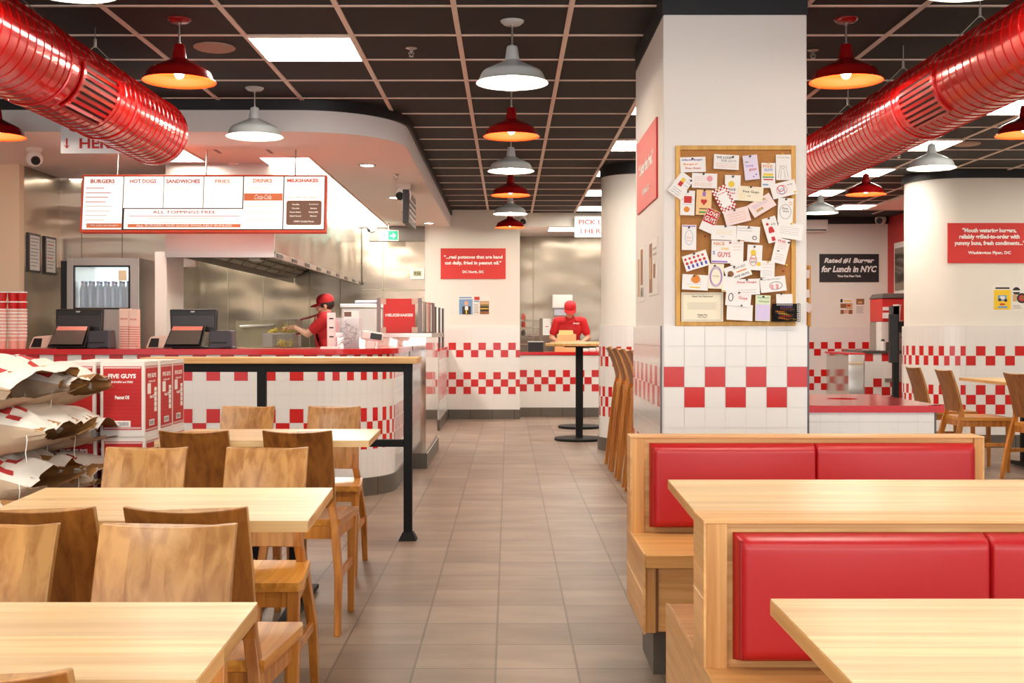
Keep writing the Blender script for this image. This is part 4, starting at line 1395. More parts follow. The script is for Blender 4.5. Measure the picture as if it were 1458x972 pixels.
# ================================================================== POTATO SACKS
def make_sack(name, label, c, L=0.95, D=0.46, H=0.19, seed=0, yaw=0.0, tilt=0.0, open_amt=1.0, letters=None, group='crumpled paper potato sacks heaped on the left'):
    """lies along x with its mouth at +x. c is the centre of its underside."""
    rnd = random.Random(seed)
    t = thing(name, label, 'paper sack', c, yaw, group)
    NU, NV = 60, 48
    off_ = Vector((seed * 3.1, seed * 1.7, seed * 0.9))

    def S(u, v, inset=0.0):
        # u 0..1 along, v 0..1 around (0 = +y side, .25 = top)
        a = 2 * math.pi * v
        body = min(1.0, math.sin(min(u / 0.16, 1) * math.pi / 2) ** 0.6 if u < 0.16 else 1.0)
        mouth = max(0.0, (u - 0.80) / 0.20)
        ca, sa = math.cos(a), math.sin(a)
        e = 0.55
        sx = math.copysign(abs(ca) ** e, ca); sz = math.copysign(abs(sa) ** 0.75, sa)
        hh = H / 2 * (body * (1 - 0.86 * mouth ** 1.1)) + 0.006
        ww = D / 2 * (0.80 + 0.20 * body) * (1 + 0.10 * mouth)
        sag = 1 + 0.10 * math.sin(u * 7 + seed)
        x = -L / 2 + L * u
        y = sx * ww
        z = H / 2 + sz * hh * sag
        if sz < 0:
            z = max(z, 0.0) if True else z
        p = Vector((x, y, z))
        q = p * 6.0 + off_
        d, pts = noise.voronoi(q)
        crease = (d[1] - d[0])
        n2 = noise.noise(p * 14 + off_)
        n3 = noise.noise(p * 4 + off_ * 2)
        amt = 0.036 * min(1.0, crease * 1.8) + 0.012 * n2 + 0.030 * n3
        ndir = Vector((0, ca, sa if sa > -0.3 else -0.05))
        p = p + ndir * (amt - 0.012)
        if mouth > 0:
            # ragged flaring paper lips
            rag = noise.noise(Vector((math.cos(a) * 1.7, math.sin(a) * 1.7, seed * 2.3)))
            rag2 = noise.noise(Vector((math.cos(a) * 5.0, math.sin(a) * 5.0, seed * 1.3)))
            p.x += mouth * (0.040 * rag + 0.014 * rag2)
            p.z += mouth ** 2 * (0.012 * rag2 + 0.030 * rag + 0.012 * sa) * open_amt
            p.y += mouth ** 2 * 0.015 * rag2
        p.z = max(p.z, 0.001 + (0.012 if mouth > 0 else 0))
        if inset:
            p = p + Vector((0, -ca, -sa)) * inset
        return p
    rings = [[S(i / NU, j / NV) for j in range(NV)] for i in range(NU + 1)]
    mb = MB()
    v = [p for r in rings for p in r]
    faces, ms = [], []
    for i in range(NU):
        for j in range(NV):
            k = (j + 1) % NV
            faces.append((i * NV + j, i * NV + k, (i + 1) * NV + k, (i + 1) * NV + j))
            u, vv = i / NU, j / NV
            m_ = 0
            cu, cv = i // 3, j // 2
            if 0.04 < vv < 0.46 and ((0.62 < u < 0.90 and (cv in (7, 8, 9) or cu % 9 in (0, 1))) or (0.02 < u < 0.8 and cv in (3, 4) )) and (cu + cv) % 2 == 0:
                m_ = 1
            elif 0.44 < vv < 0.95:
                m_ = 2
            ms.append(m_)
    mb.v, mb.f, mb.m = list(map(tuple, v)), faces, ms
    # closed rear end
    mb.f.append(tuple(reversed(range(NV)))); mb.m.append(2)
    body = mb.build('sack_paper', [SACK_PAPER, SACK_RED, SACK_BUFF], t, smooth=24)
    # kraft lining seen inside the mouth
    li = MB()
    rr = []
    for i, ins in ((NU, 0.0015), (NU - 4, 0.006), (NU - 9, 0.016), (NU - 14, 0.045)):
        rr.append([S(i / NU, j / NV, ins) for j in range(NV)])
    li.ring_surface(rr, 0, True)
    li.f.append(tuple(3 * NV + j for j in range(NV))); li.m.append(0)
    li.build('kraft_lining', SACK_KRAFT, t, smooth=24)
    # loose sewing strings
    for q in range(2):
        st = MB()
        p = S(0.93 - 0.12 * q, 0.8)
        p = Vector((p.x, -D / 2 - 0.012, p.z + 0.03))
        st.tube([p + Vector((0, 0, 0.03)), p + Vector((0.006, -0.008, 0.0)), p + Vector((0.0, -0.006, -0.045)), p + Vector((0.004, -0.004, -0.075))], 0.0016, 5)
        st.build('string', WHITE_PRINT, t)
    if letters:
        lo = text(letters, (0, 0, 0), (1, 0, 0), (0, 1, 0), mat('dark_brown_print', (70, 44, 40), 0.7), width=0.42, height=0.038, parent=t, bold=0.02, lift=0)
        for vtx in lo.data.vertices:
            uu = 0.55 + vtx.co.x / L
            vvv = 0.34 - vtx.co.y * 1.3 * -1 - 0.0
            vvv = 0.56 - (vtx.co.y + 0.22) * 0.55 - 0.10 * (uu - 0.5)
            p = S(uu, vvv)
            p2 = S(uu, vvv + 0.01); p3 = S(uu + 0.01, vvv)
            nrm = (p3 - p).cross(p2 - p).normalized()
            if nrm.z < 0:
                nrm = -nrm
            vtx.co = p + nrm * 0.003
    return t


SK = [
    (-2.10, 4.33, 0.0, 'buried paper sack at the foot of the main heap'),
    (-2.12, 4.33, 0.185, 'paper sack lying second from the floor in the main heap'),
    (-2.11, 4.31, 0.37, 'paper sack in the middle of the main heap, behind the middle left table'),
    (-2.13, 4.29, 0.555, 'paper sack with its checked corner showing beside the back of a chair'),
    (-2.10, 4.30, 0.735, 'white paper sack with red checks, its torn mouth touching the oil cartons'),
    (-2.15, 4.24, 0.89, 'open-mouthed paper sack with brown lining lying on top of the main heap'),
]
for i, (x_, y_, z0_, lab) in enumerate(SK):
    make_sack('potato_sack', lab, (x_, y_, z0_), seed=i + 3, H=0.184, D=0.56, yaw=(-0.06, 0.05, -0.03, 0.06, 0.04, -0.04)[i])
make_sack('potato_sack', 'topmost paper sack printed with words, half behind the others', (-2.12, 4.62, 0.875), seed=21, H=0.18, D=0.42, letters='SPECIALLY SELECTED', open_amt=0.5, L=0.92)
SK2 = [
    (-2.13, 3.72, 0.0, 'lowest paper sack of the small front heap at the left edge'),
    (-2.15, 3.72, 0.17, 'second paper sack of the small front heap at the left edge'),
    (-2.13, 3.70, 0.34, 'third paper sack of the small front heap at the left edge'),
    (-2.16, 3.72, 0.51, 'top paper sack of the small front heap, its dark mouth above the table'),
]
for i, (x_, y_, z0_, lab) in enumerate(SK2):
    make_sack('potato_sack', lab, (x_, y_, z0_), seed=i + 33, H=0.165, D=0.46, yaw=(0.04, -0.05, 0.03, -0.06)[i])
for i in range(5):
    make_sack('potato_sack', f'paper sack {("under all the others", "second from below", "in the middle", "second from above", "supporting the lettered sack")[i]} in the rear row of the heap', (-2.12, 4.80, 0.175 * i), seed=50 + i, H=0.145, D=0.40)

# ================================================================== SIGNS AND POSTERS
def board(name, label, cat, x0, x1, z0, z1, y, m, th=0.012, group=None):
    t = thing(name, label, cat, ((x0 + x1) / 2, y, (z0 + z1) / 2), 0, group)
    w, h = (x1 - x0) / 2, (z1 - z0) / 2
    MB().box(-w, -th, -h, w, 0, h).build('panel', m, t, bevel=0.001)
    t['hw'] = w; t['hh'] = h; t['fy'] = -th
    return t


def line(t, s, z, w, h, m=WHITE_PRINT, x=0.0, bold=0.04, **k):
    return text(s, (x, t['fy'], z), (1, 0, 0), (0, 0, 1), m, width=w, height=h, parent=t, bold=bold, **k)


def pxr(x0, x1, y0, y1, Z):
    a, b = px(x0, y1, Z), px(x1, y0, Z)
    return a[0], b[0], a[2], b[2]


x0, x1, z0, z1 = pxr(627.5, 720, 353.5, 397, YB)
t = board('quote_sign', 'red sign about real potatoes on the back wall beside the pick-up window', 'sign', x0, x1, z0, z1, YB, RED_SIGN)
line(t, '\u201c...real potatoes that are hand', 0.085, 0.80, 0.062)
line(t, 'cut daily, fried in peanut oil.\u201d', 0.005, 0.77, 0.062)
line(t, 'DC North, DC', -0.115, 0.29, 0.043)
x0, x1, z0, z1 = pxr(1349, 1463, 317.5, 374.5, RY0)
t = board('quote_sign', 'red sign about mouth watering burgers on the rounded white wall', 'sign', x0, x1, z0, z1, RY0, RED_SIGN)
line(t, '"Mouth watering burgers,', 0.125, 0.555, 0.058, x=0.015)
line(t, 'reliably grilled-to-order with', 0.060, 0.62, 0.058, x=0.015)
line(t, 'yummy buns, fresh condiments..."', -0.005, 0.72, 0.058, x=0.015)
line(t, 'Washington Flyer, DC', -0.103, 0.44, 0.04, x=0.015)
x0, x1, z0, z1 = pxr(1166.5, 1251, 361.5, 401.5, YR)
t = board('quote_sign', 'black sign about a rated burger on the far right white wall', 'sign', x0, x1, z0, z1, YR, DARK_SIGN)
line(t, 'Rated #1 Burger', 0.10, 0.73, 0.095, shear=0.25)
line(t, 'for Lunch in NYC', -0.015, 0.81, 0.095, shear=0.25)
line(t, 'Time Out New York', -0.117, 0.345, 0.033)
# on the pillar's aisle side
t = thing('quote_sign', 'red sign on the narrow aisle side of the square pillar', 'sign', (PX0, 6.33, 2.07))
MB().box(-0.010, -0.44, -0.205, 0, 0.44, 0.205).build('panel', RED_SIGN, t)
text('\u201c...better than fresh.\u201d', (-0.010, 0, 0.03), (0, -1, 0), (0, 0, 1), WHITE_PRINT, width=0.66, height=0.075, parent=t, bold=0.04)
text('Op Magazine, DC', (-0.010, 0, -0.115), (0, -1, 0), (0, 0, 1), WHITE_PRINT, width=0.30, height=0.045, parent=t, bold=0.04)

P_PHOTO = [mat('poster_' + n, c, 0.5) for n, c in (('paper', (240, 236, 228)), ('brown', (150, 96, 52)), ('grey', (170, 164, 156)), ('yellow', (246, 206, 40)), ('blue', (120, 160, 200)),
                                                  ('skin', (224, 170, 140)), ('green', (110, 130, 60)), ('dark', (44, 36, 36)), ('red', (200, 50, 40)), ('tan', (206, 170, 120)))]
PA, BR, GR, YE, BL, SK_, GN, DK, RE, TN = range(10)


def poster(name, label, loc, w, h, items, rx='x', group='small posters on the walls', th=0.004):
    """items: (material, x0, z0, x1, z1) or (material, 'o', cx, cz, r) in fractions of the sheet"""
    t = thing(name, label, 'poster', loc, 0, group)
    if rx == 'x':
        R, Nn = Vector((1, 0, 0)), Vector((0, -1, 0))
    else:
        R, Nn = Vector((0, -1, 0)), Vector((-1, 0, 0))
    U = Vector((0, 0, 1))
    P = lambda a, b, l: R * ((a - 0.5) * w) + U * ((b - 0.5) * h) + Nn * l
    s = MB()
    c = [P(0, 0, 0), P(1, 0, 0), P(1, 1, 0), P(0, 1, 0), P(0, 0, th), P(1, 0, th), P(1, 1, th), P(0, 1, th)]
    s.add(c, [(0, 1, 2, 3), (7, 6, 5, 4), (0, 4, 5, 1), (1, 5, 6, 2), (2, 6, 7, 3), (3, 7, 4, 0)])
    s.build('sheet', P_PHOTO[PA], t, fix=True)
    if items:
        d = MB()
        for q, it in enumerate(items):
            l = th + 0.0008 + 0.0003 * q
            if it[1] == 'o':
                n = 20
                d.add([P(it[2] + it[4] * math.cos(2 * math.pi * j / n), it[3] + it[4] * w / h * math.sin(2 * math.pi * j / n), l) for j in range(n)], [tuple(range(n))], it[0])
            else:
                m_, a, b, a2, b2 = it
                d.quad(P(a, b, l), P(a2, b, l), P(a2, b2, l), P(a, b2, l), m_)
        d.build('picture', P_PHOTO, t)
    return t


def lines_of(m, x0, x1, z0, z1, n):
    s = (z1 - z0) / n
    return [(m, x0, z0 + s * i, x1 - (0.1 * (i % 3)) * (x1 - x0), z0 + s * (i + 0.4)) for i in range(n)]


def PXP(x0, x1, y0, y1, Z):
    a = pxr(x0, x1, y0, y1, Z)
    return ((a[0] + a[1]) / 2, Z, (a[2] + a[3]) / 2), a[1] - a[0], a[3] - a[2]


l_, w_, h_ = PXP(653, 673.5, 421, 448, YB)
poster('poster', 'poster with a man in a dark suit on the back wall', l_, w_, h_, [(BL, .03, .02, .97, .82), (DK, .25, .02, .85, .45), (YE, .5, .05, .58, .4), (PA, .44, .25, .66, .45), (SK_, 'o', .54, .6, .15), (BL, .03, .87, .9, .94)])
l_, w_, h_ = PXP(673.5, 697, 421, 448, YB)
poster('poster', 'poster with a big burger on the back wall', l_, w_, h_, [(BR, .42, .03, .97, .72), (TN, .45, .55, .95, .7), (GN, .45, .45, .95, .5), (DK, .45, .35, .95, .44), (YE, .45, .3, .95, .35), (DK, .45, .18, .95, .28), (RE, .08, .78, .4, .95), (BL, .05, .68, .38, .74)] + lines_of(GR, .05, .36, .1, .6, 6))
l_, w_, h_ = PXP(1195.5, 1214.5, 424.5, 448, YR)
poster('poster', 'left poster with food pictures under the black sign', l_, w_, h_, [(DK, .05, .75, .22, .95), (YE, .3, .8, .9, .88), (BR, .05, .4, .5, .68), (TN, .5, .35, .95, .7), (RE, .55, .5, .8, .62), (BR, .05, .05, .32, .3), (SK_, .35, .08, .6, .32), (BR, .65, .05, .95, .3)])
l_, w_, h_ = PXP(1218, 1231.5, 424.5, 448, YR)
poster('poster', 'right poster with a brown dish photo under the black sign', l_, w_, h_, [(BR, .08, .62, .92, .97), (TN, .25, .68, .7, .82)] + lines_of(GR, .08, .92, .1, .55, 7))
l_, w_, h_ = PXP(1412, 1440, 406, 443, RY0)
poster('poster', 'yellow picture poster under the red mouth watering quote', l_, w_, h_, [(YE, .1, .06, .97, .82), (DK, .18, .86, .9, .92), (BL, .3, .4, .75, .62), (PA, .42, .46, .65, .58), (DK, 'o', .7, .42, .08), (DK, 'o', .4, .44, .08), (RE, .4, .24, .65, .3), (BL, .3, .12, .78, .2)])
l_, w_, h_ = PXP(1441, 1463, 404, 443, RY0)
poster('poster', 'white poster with round dark pictures at the right picture edge', l_, w_, h_, [(DK, 'o', .27, .74, .25), (PA, .02, .7, .52, .76), (TN, .04, .36, .3, .62), (DK, 'o', .62, .48, .33), (RE, 'o', .62, .48, .2), (BR, 'o', .66, .5, .12)] + lines_of(GR, .05, .6, .1, .26, 3))
poster('poster', 'farther of two little posters on the pillar aisle side', (PX0, 6.62, 1.51), 0.34, 0.31, [(TN, .05, .1, .35, .8), (BR, .5, .3, .8, .95), (GR, .5, .08, .9, .25), (DK, .6, .1, .7, .2)], 'y')
poster('poster', 'nearer of two little posters on the pillar aisle side', (PX0, 6.06, 1.52), 0.36, 0.29, [(BR, .05, .05, .4, .95), (TN, .15, .3, .3, .7), (GR, .5, .7, .9, .74), (GR, .5, .8, .9, .84), (BR, .55, .3, .75, .55)], 'y')
for i, (a, b, lab) in enumerate(((37, 57, 'left black framed notice beside the bottle fridge'), (61, 79, 'right black framed notice beside the bottle fridge'))):
    Zf = 10.34
    l_, w_, h_ = PXP(a, b, 337 + 3 * i, 391 + 2 * i, 10.8)
    t = thing('framed_notice', lab, 'notice', (-4.2, 10.06 + 0.18 + 0.36 * i, CAM_H + 0.70), 0, 'framed notices')
    h_ = 0.345
    MB().box(0, -0.13, -h_ / 2, 0.015, 0.13, h_ / 2).build('frame', BLACK_PLASTIC, t)
    mb = MB()
    mb.quad((0.016, -0.105, -h_ / 2 + 0.02), (0.016, 0.105, -h_ / 2 + 0.02), (0.016, 0.105, h_ / 2 - 0.02), (0.016, -0.105, h_ / 2 - 0.02), PA)
    for q in range(9):
        zz = h_ / 2 - 0.05 - q * 0.03
        mb.quad((0.0165, -0.09, zz), (0.0165, 0.08 - 0.02 * (q % 3), zz), (0.0165, 0.08 - 0.02 * (q % 3), zz + 0.008), (0.0165, -0.09, zz + 0.008), RE if (q % 4 == 1 and i) else GR)
    mb.build('sheet', P_PHOTO, t)

# PICK UP HERE
x0, x1, z0, z1 = pxr(818, 880, 308, 337.5, YP - 0.1)
t = board('pickup_sign', 'white hanging sign reading pick up here with a red arrow', 'sign', x0, x1, z0, z1, YP - 0.1, WHITE_PRINT, th=0.02)
line(t, 'PICK UP', 0.062, 0.40, 0.072, RED_PRINT, x=-0.045, bold=0.03)
line(t, 'HERE', -0.062, 0.29, 0.072, RED_PRINT, x=-0.02, bold=0.03)
mb = MB()
for a in ((-0.004, -0.095, 0.004, -0.03),):
    mb.box(-0.221, t['fy'] - 0.002, -0.095, -0.206, t['fy'], -0.03)
mb.add([(-0.234, t['fy'] - 0.002, -0.078), (-0.2135, t['fy'] - 0.002, -0.100), (-0.193, t['fy'] - 0.002, -0.078), (-0.2135, t['fy'] - 0.002, -0.090)], [(0, 1, 3), (1, 2, 3)])
mb.build('arrow', RED_PRINT, t)
MB().cyl((-0.2, 0.0, z1 - (z0 + z1) / 2), (-0.2, 0.0, CEIL_Z - (z0 + z1) / 2), 0.003).build('hanger', CHROME, t)
MB().cyl((0.2, 0.0, z1 - (z0 + z1) / 2), (0.2, 0.0, CEIL_Z - (z0 + z1) / 2), 0.003).build('hanger', CHROME, t)
# ORDER HERE sign behind the left duct
x0, x1, z0, z1 = pxr(88, 182, 168, 219, 8.15)
t = board('order_sign', 'white hanging sign half hidden by the red duct, reading HERE with an arrow', 'sign', x0, x1, z0, z1, 8.15, mat('cool_white_sign', (232, 232, 238), 0.5), th=0.02)
zc = (z0 + z1) / 2
line(t, 'HERE', -0.055, 0.27, 0.072, RED_PRINT, x=0.035, bold=0.03)
line(t, 'ORDER', 0.06, 0.36, 0.072, RED_PRINT, x=0.0, bold=0.03)
mb = MB()
mb.box(-0.195, t['fy'] - 0.002, -0.08, -0.184, t['fy'], -0.02)
mb.add([(-0.213, t['fy'] - 0.002, -0.065), (-0.1895, t['fy'] - 0.002, -0.092), (-0.166, t['fy'] - 0.002, -0.065), (-0.1895, t['fy'] - 0.002, -0.08)], [(0, 1, 3), (1, 2, 3)])
mb.build('arrow', RED_PRINT, t)
for s in (-0.2, 0.2):
    MB().cyl((s, -0.01, 0.1), (s, -0.01, CEIL_Z - zc), 0.003).build('hanger', CHROME, t)

# ================================================================== MENU BOARD
YM = 9.05
mx0, mx1 = px(116.5, 0, YM)[0], px(465, 0, YM)[0]
mz1, mz0 = px(0, 248.5, YM)[2], px(0, 332, YM)[2]
LIT = mat('backlit_white_menu', (255, 252, 248), 0.5, emit=0.22)
MENU_RED = mat('menu_orange_red', (226, 74, 36), 0.5)
MENU_OR = mat('menu_orange', (238, 132, 84), 0.5)
MENU_BR = mat('menu_brown', (122, 84, 66), 0.5)
MENU_TX = mat('menu_dark_red_text', (176, 40, 34), 0.5)
t = thing('menu_board', 'long backlit menu board in an orange frame hanging over the front counter', 'menu board', ((mx0 + mx1) / 2, YM, (mz0 + mz1) / 2))
t.rotation_euler = (math.radians(-7), 0, 0)
W2, H2 = (mx1 - mx0) / 2, (mz1 - mz0) / 2
MB().box(-W2, -0.02, -H2, W2, 0.05, H2).build('frame', MENU_RED, t, bevel=0.004)
SXM = (mx1 - mx0) / 1330.0      # crop units of the board width -> metres


def mu(x, y):
    """position on the board from zoomed-photo units (70..1400, 70..400)"""
    return (-W2 + (x - 65) * (2 * W2) / 1332.0, H2 - (y - 68) * (2 * H2) / 330.0)


panels = [(78, 80, 291, 382, 'burgers'), (296, 80, 510, 260, 'hot dogs'), (514, 80, 727, 260, 'sandwiches'), (731, 80, 942, 260, 'fries'), (303, 266, 948, 380, 'toppings'), (948, 80, 1162, 380, 'drinks'), (1168, 80, 1386, 380, 'milkshakes')]
for a, b, c, d, n_ in panels:
    (xa, za), (xb, zb) = mu(a, b), mu(c, d)
    MB().box(xa, -0.024, zb, xb, -0.0202, za).build('lit_panel', LIT, t)
(xa, za), (xb, zb) = mu(74, 76), mu(1390, 386)
MB().box(xa, -0.0212, zb, xb, -0.0203, za).build('divider', BLACK_PRINT, t)


def ml(s, x, y, w, h, m=MENU_TX, bold=0.03, **k):
    cx_, cz_ = mu(x, y)
    return text(s, (cx_, -0.0250, cz_), (1, 0, 0), (0, 0, 1), m, width=w * SXM, height=h * SXM, parent=t, bold=bold, **k)


ml('BURGERS', 180, 107, 132, 22); ml('HOT DOGS', 400, 107, 142, 22); ml('SANDWICHES', 617, 107, 184, 22); ml('FRIES', 832, 107, 80, 20, MENU_OR, 0.015)
ml('DRINKS', 1050, 104, 104, 22, MENU_OR); ml('MILKSHAKES', 1268, 103, 170, 20, MENU_RED, 0.04)
ml('ALL TOPPINGS FREE', 628, 284, 340, 16, MENU_TX, 0.01); ml('ALL MIX-INS FREE', 1270, 200, 145, 10, MENU_OR, 0.0)
d = MB()


def bar(x0, y0, x1, y1, m_, l=-0.0252):
    (xa, za), (xb, zb) = mu(x0, y0), mu(x1, y1)
    d.quad((xa, l, zb), (xb, l, zb), (xb, l, za), (xa, l, za), m_)


for i in range(9):
    bar(90, 145 + 26 * i if i < 4 else 145 + 26 * i, 190 + (i * 37) % 50, 149 + 26 * i, 2 if i < 4 else 3)
for xx in (305, 525, 960, 1180):
    bar(xx, 146, xx + 120 + (xx % 50), 149, 3)
bar(330, 306, 930, 309, 2); bar(430, 318, 840, 321, 3); bar(480, 340, 790, 343, 3)
bar(102, 348, 294, 374, 1); bar(325, 352, 936, 371, 1); bar(950, 177, 1160, 218, 1)
for y_ in (250, 290, 325):
    bar(965, y_, 1120, y_ + 3, 3)
d.build('print_blocks', [MENU_BR, MENU_OR, MENU_TX, mat('menu_faint', (216, 206, 200), 0.5)], t)
# rounded brown block
(xa, za), (xb, zb) = mu(1182, 218), mu(1373, 358)
r_ = 0.018
pts = []
for cxx, czz, a0 in ((xb - r_, za - r_, 0), (xa + r_, za - r_, 90), (xa + r_, zb + r_, 180), (xb - r_, zb + r_, 270)):
    for q in range(5):
        a = math.radians(a0 + q * 22.5)
        pts.append((cxx + r_ * math.cos(a), -0.0246, czz + r_ * math.sin(a)))
mb = MB(); mb.add([(p[0], -0.0246, p[2]) for p in pts], [tuple(range(len(pts) - 1, -1, -1))])
mb.build('flavour_block', MENU_BR, t)
for i, (a, b) in enumerate((('Vanilla', 'Strawberry'), ('Chocolate', 'Banana'), ('Peanut Butter', 'Malted Milk'), ('Salted Caramel', 'Bacon'))):
    ml(a, 1232, 240 + 22 * i, 62 if len(a) > 9 else 42, 9, WHITE_PRINT, 0.04, lift=0.002)
    ml(b, 1330, 240 + 22 * i, 52 if len(b) > 6 else 36, 9, WHITE_PRINT, 0.04, lift=0.002)
ml('OREO Cookie Pieces', 1278, 337, 110, 10, WHITE_PRINT, 0.04, lift=0.002)
ml('Coca-Cola', 1054, 197, 92, 28, WHITE_PRINT, 0.02, shear=0.35, lift=0.002)
ml('We cook our burgers', 198, 361, 150, 12, WHITE_PRINT, 0.02, lift=0.002)
ml('ALL BURGERS AND DOGS AVAILABLE BUNLESS', 630, 361, 520, 12, WHITE_PRINT, 0.03, lift=0.002)
for s in (-0.7, 0.0, 0.7):
    MB().cyl((s, 0.03, H2), (s, 0.03 , SZ - (mz0 + mz1) / 2 + 0.0), 0.006).build('hanger', CHROME, t)

# ================================================================== KITCHEN HOOD
HX0, HX1, HY0, HY1, HZ0 = -2.93, -2.0, 9.9, 15.7, 1.85
t = thing('extractor_hood', 'large stainless extractor hood over the fryers with slanted grease filters', 'extractor hood', (HX1, HY0, HZ0))
w_ = HX0 - HX1
L_ = HY1 - HY0
Hh = SZ - HZ0
MB().box(w_, 0, 0, 0, 0.02, Hh).build('front_panel', STEEL_MATT, t)
MB().box(-0.02, 0.02, 0, 0, L_, Hh).build('side_panel', STEEL, t)
MB().box(w_, 0.02, 0, w_ + 0.02, L_, Hh).build('side_panel', STEEL_MATT, t)
mb = MB()
mb.box(w_, -0.012, -0.03, 0.0, 0.03, 0.02); mb.box(-0.03, 0.03, -0.03, 0.006, L_, 0.02)
mb.build('lower_rim', CHROME, t)
MB().box(w_ + 0.02, 0.03, Hh * 0.62, -0.02, L_, Hh * 0.62 + 0.01).build('inner_ceiling', STEEL_DARK, t)
for i in range(9):
    y0_ = 0.1 + i * 0.62
    fb = MB()
    xa_, za_, xb_, zb_ = w_ + 0.05, 0.06, w_ + 0.62, 0.44
    fb.quad((xa_, y0_, za_), (xb_, y0_, zb_), (xb_, y0_ + 0.56, zb_), (xa_, y0_ + 0.56, za_), 0)
    for k_ in range(7):
        a, b = (k_ + 0.15) / 7, (k_ + 0.75) / 7
        X = lambda q: xa_ + (xb_ - xa_) * q
        Zq = lambda q: za_ + (zb_ - za_) * q
        fb.hexa([(X(a), y0_ + 0.03, Zq(a) - 0.002), (X(b), y0_ + 0.03, Zq(b) - 0.002), (X(b), y0_ + 0.53, Zq(b) - 0.002), (X(a), y0_ + 0.53, Zq(a) - 0.002),
                 (X(a), y0_ + 0.03, Zq(a) - 0.016), (X(b), y0_ + 0.03, Zq(b) - 0.016), (X(b), y0_ + 0.53, Zq(b) - 0.016), (X(a), y0_ + 0.53, Zq(a) - 0.016)], 1)
    fb.build('grease_filter', [STEEL_DARK, STEEL_MATT], t, fix=True)
for i in range(9):
    yk = 0.08 + i * (L_ - 0.3) / 8
    MB().box(-0.005, yk, -0.022, 0.012, yk + 0.25, 0.012).build('rim_clip', BLACK_PLASTIC, t, bevel=0.003)
MB().box(w_ * 0.32, 0.35, -0.03, w_ * 0.32 + 0.10, 0.5, 0.06).build('control_box', STEEL_MATT, t)

# ================================================================== FRIDGE WITH BOTTLES
FZ = 9.95
fx0, fx1 = px(95, 0, FZ)[0], px(198, 0, FZ)[0]
t = thing('bottle_fridge', 'stainless upright fridge with a lit glass door behind the left till', 'fridge', ((fx0 + fx1) / 2, FZ, 0))
hw = (fx1 - fx0) / 2
ftop = px(0, 367, FZ)[2]
gx0, gx1 = px(104.5, 0, FZ)[0] - (fx0 + fx1) / 2, px(185, 0, FZ)[0] - (fx0 + fx1) / 2
gz0, gz1 = px(0, 440, FZ)[2], px(0, 378, FZ)[2]
mb = MB()
mb.box(-hw, 0, 0.08, gx0, 0.7, ftop); mb.box(gx1, 0, 0.08, hw, 0.7, ftop)
mb.box(gx0, 0, gz1, gx1, 0.7, ftop); mb.box(gx0, 0, 0.08, gx1, 0.7, gz0)
mb.box(gx0, 0.55, gz0, gx1, 0.7, gz1)
mb.build('cabinet', STEEL_MATT, t, bevel=0.003)
MB().box(gx0, 0.53, gz0, gx1, 0.55, gz1).build('lit_back', mat('fridge_glow', (214, 240, 246), 0.5, emit=1.1), t)
mb = MB()
mb.box(gx0, -0.004, gz0, gx0 + 0.012, 0.02, gz1); mb.box(gx1 - 0.012, -0.004, gz0, gx1, 0.02, gz1)
mb.box(gx0, -0.004, gz1 - 0.012, gx1, 0.02, gz1); mb.box(gx0, -0.004, gz0, gx1, 0.02, gz0 + 0.012)
mb.build('door_gasket', BLACK_PLASTIC, t)
MB().box(gx0 + 0.012, 0.006, gz0 + 0.012, gx1 - 0.012, 0.012, gz1 - 0.012).build('door_glass', GLASS, t)
MB().box(gx1 - 0.10, 0.0, gz1 - 0.13, gx1 - 0.03, 0.005, gz1 - 0.04).build('sticker', mat('cream_sticker', (230, 214, 176), 0.6), t)
shelf_z = px(0, 437, FZ + 0.12)[2] - 0.004
MB().box(gx0, 0.03, shelf_z - 0.012, gx1, 0.52, shelf_z).build('shelf', CHROME, t)
MB().box(-hw - 0.0, 0.05, 0, hw, 0.65, 0.08).build('plinth', BLACK_PLASTIC, t)
MB().box(-hw - 0.09, 0.1, 0.0, -hw - 0.005, 0.66, ftop - 0.02).build('side_filler', BLACK_PLASTIC, t)
WATER = mat('bottle_water', (128, 182, 214), 0.05, spec=0.8, alpha=0.8)
CAPB = mat('blue_cap', (50, 120, 190), 0.4)
bt = None
for i in range(7):
    for j in range(2):
        xx = (fx0 + fx1) / 2 + gx0 + 0.048 + i * 0.0655
        yy = FZ + 0.09 + j * 0.08
        if bt is None:
            bt = thing('water_bottle', '-', 'bottle', (xx, yy, shelf_z), 0, 'water bottles in the lit fridge')
            MB().lathe([(0.001, 0), (0.024, 0.002), (0.026, 0.02), (0.024, 0.06), (0.026, 0.10), (0.026, 0.14), (0.020, 0.175), (0.011, 0.20), (0.011, 0.208)], n=12).build('bottle_body', WATER, bt, smooth=40)
            MB().cyl((0, 0, 0.206), (0, 0, 0.228), 0.013).build('cap', CAPB, bt)
            bt['label'] = 'water bottle with blue cap in the lit fridge, front row, first from the left'
        else:
            dup(bt, (xx, yy, shelf_z), label=f'water bottle with blue cap in the lit fridge, {("front", "rear")[j]} row, ' + ('first', 'second', 'third', 'fourth', 'fifth', 'sixth', 'last')[i] + ' from the left')

# ================================================================== THINGS ON THE FRONT COUNTER
CT = 1.062


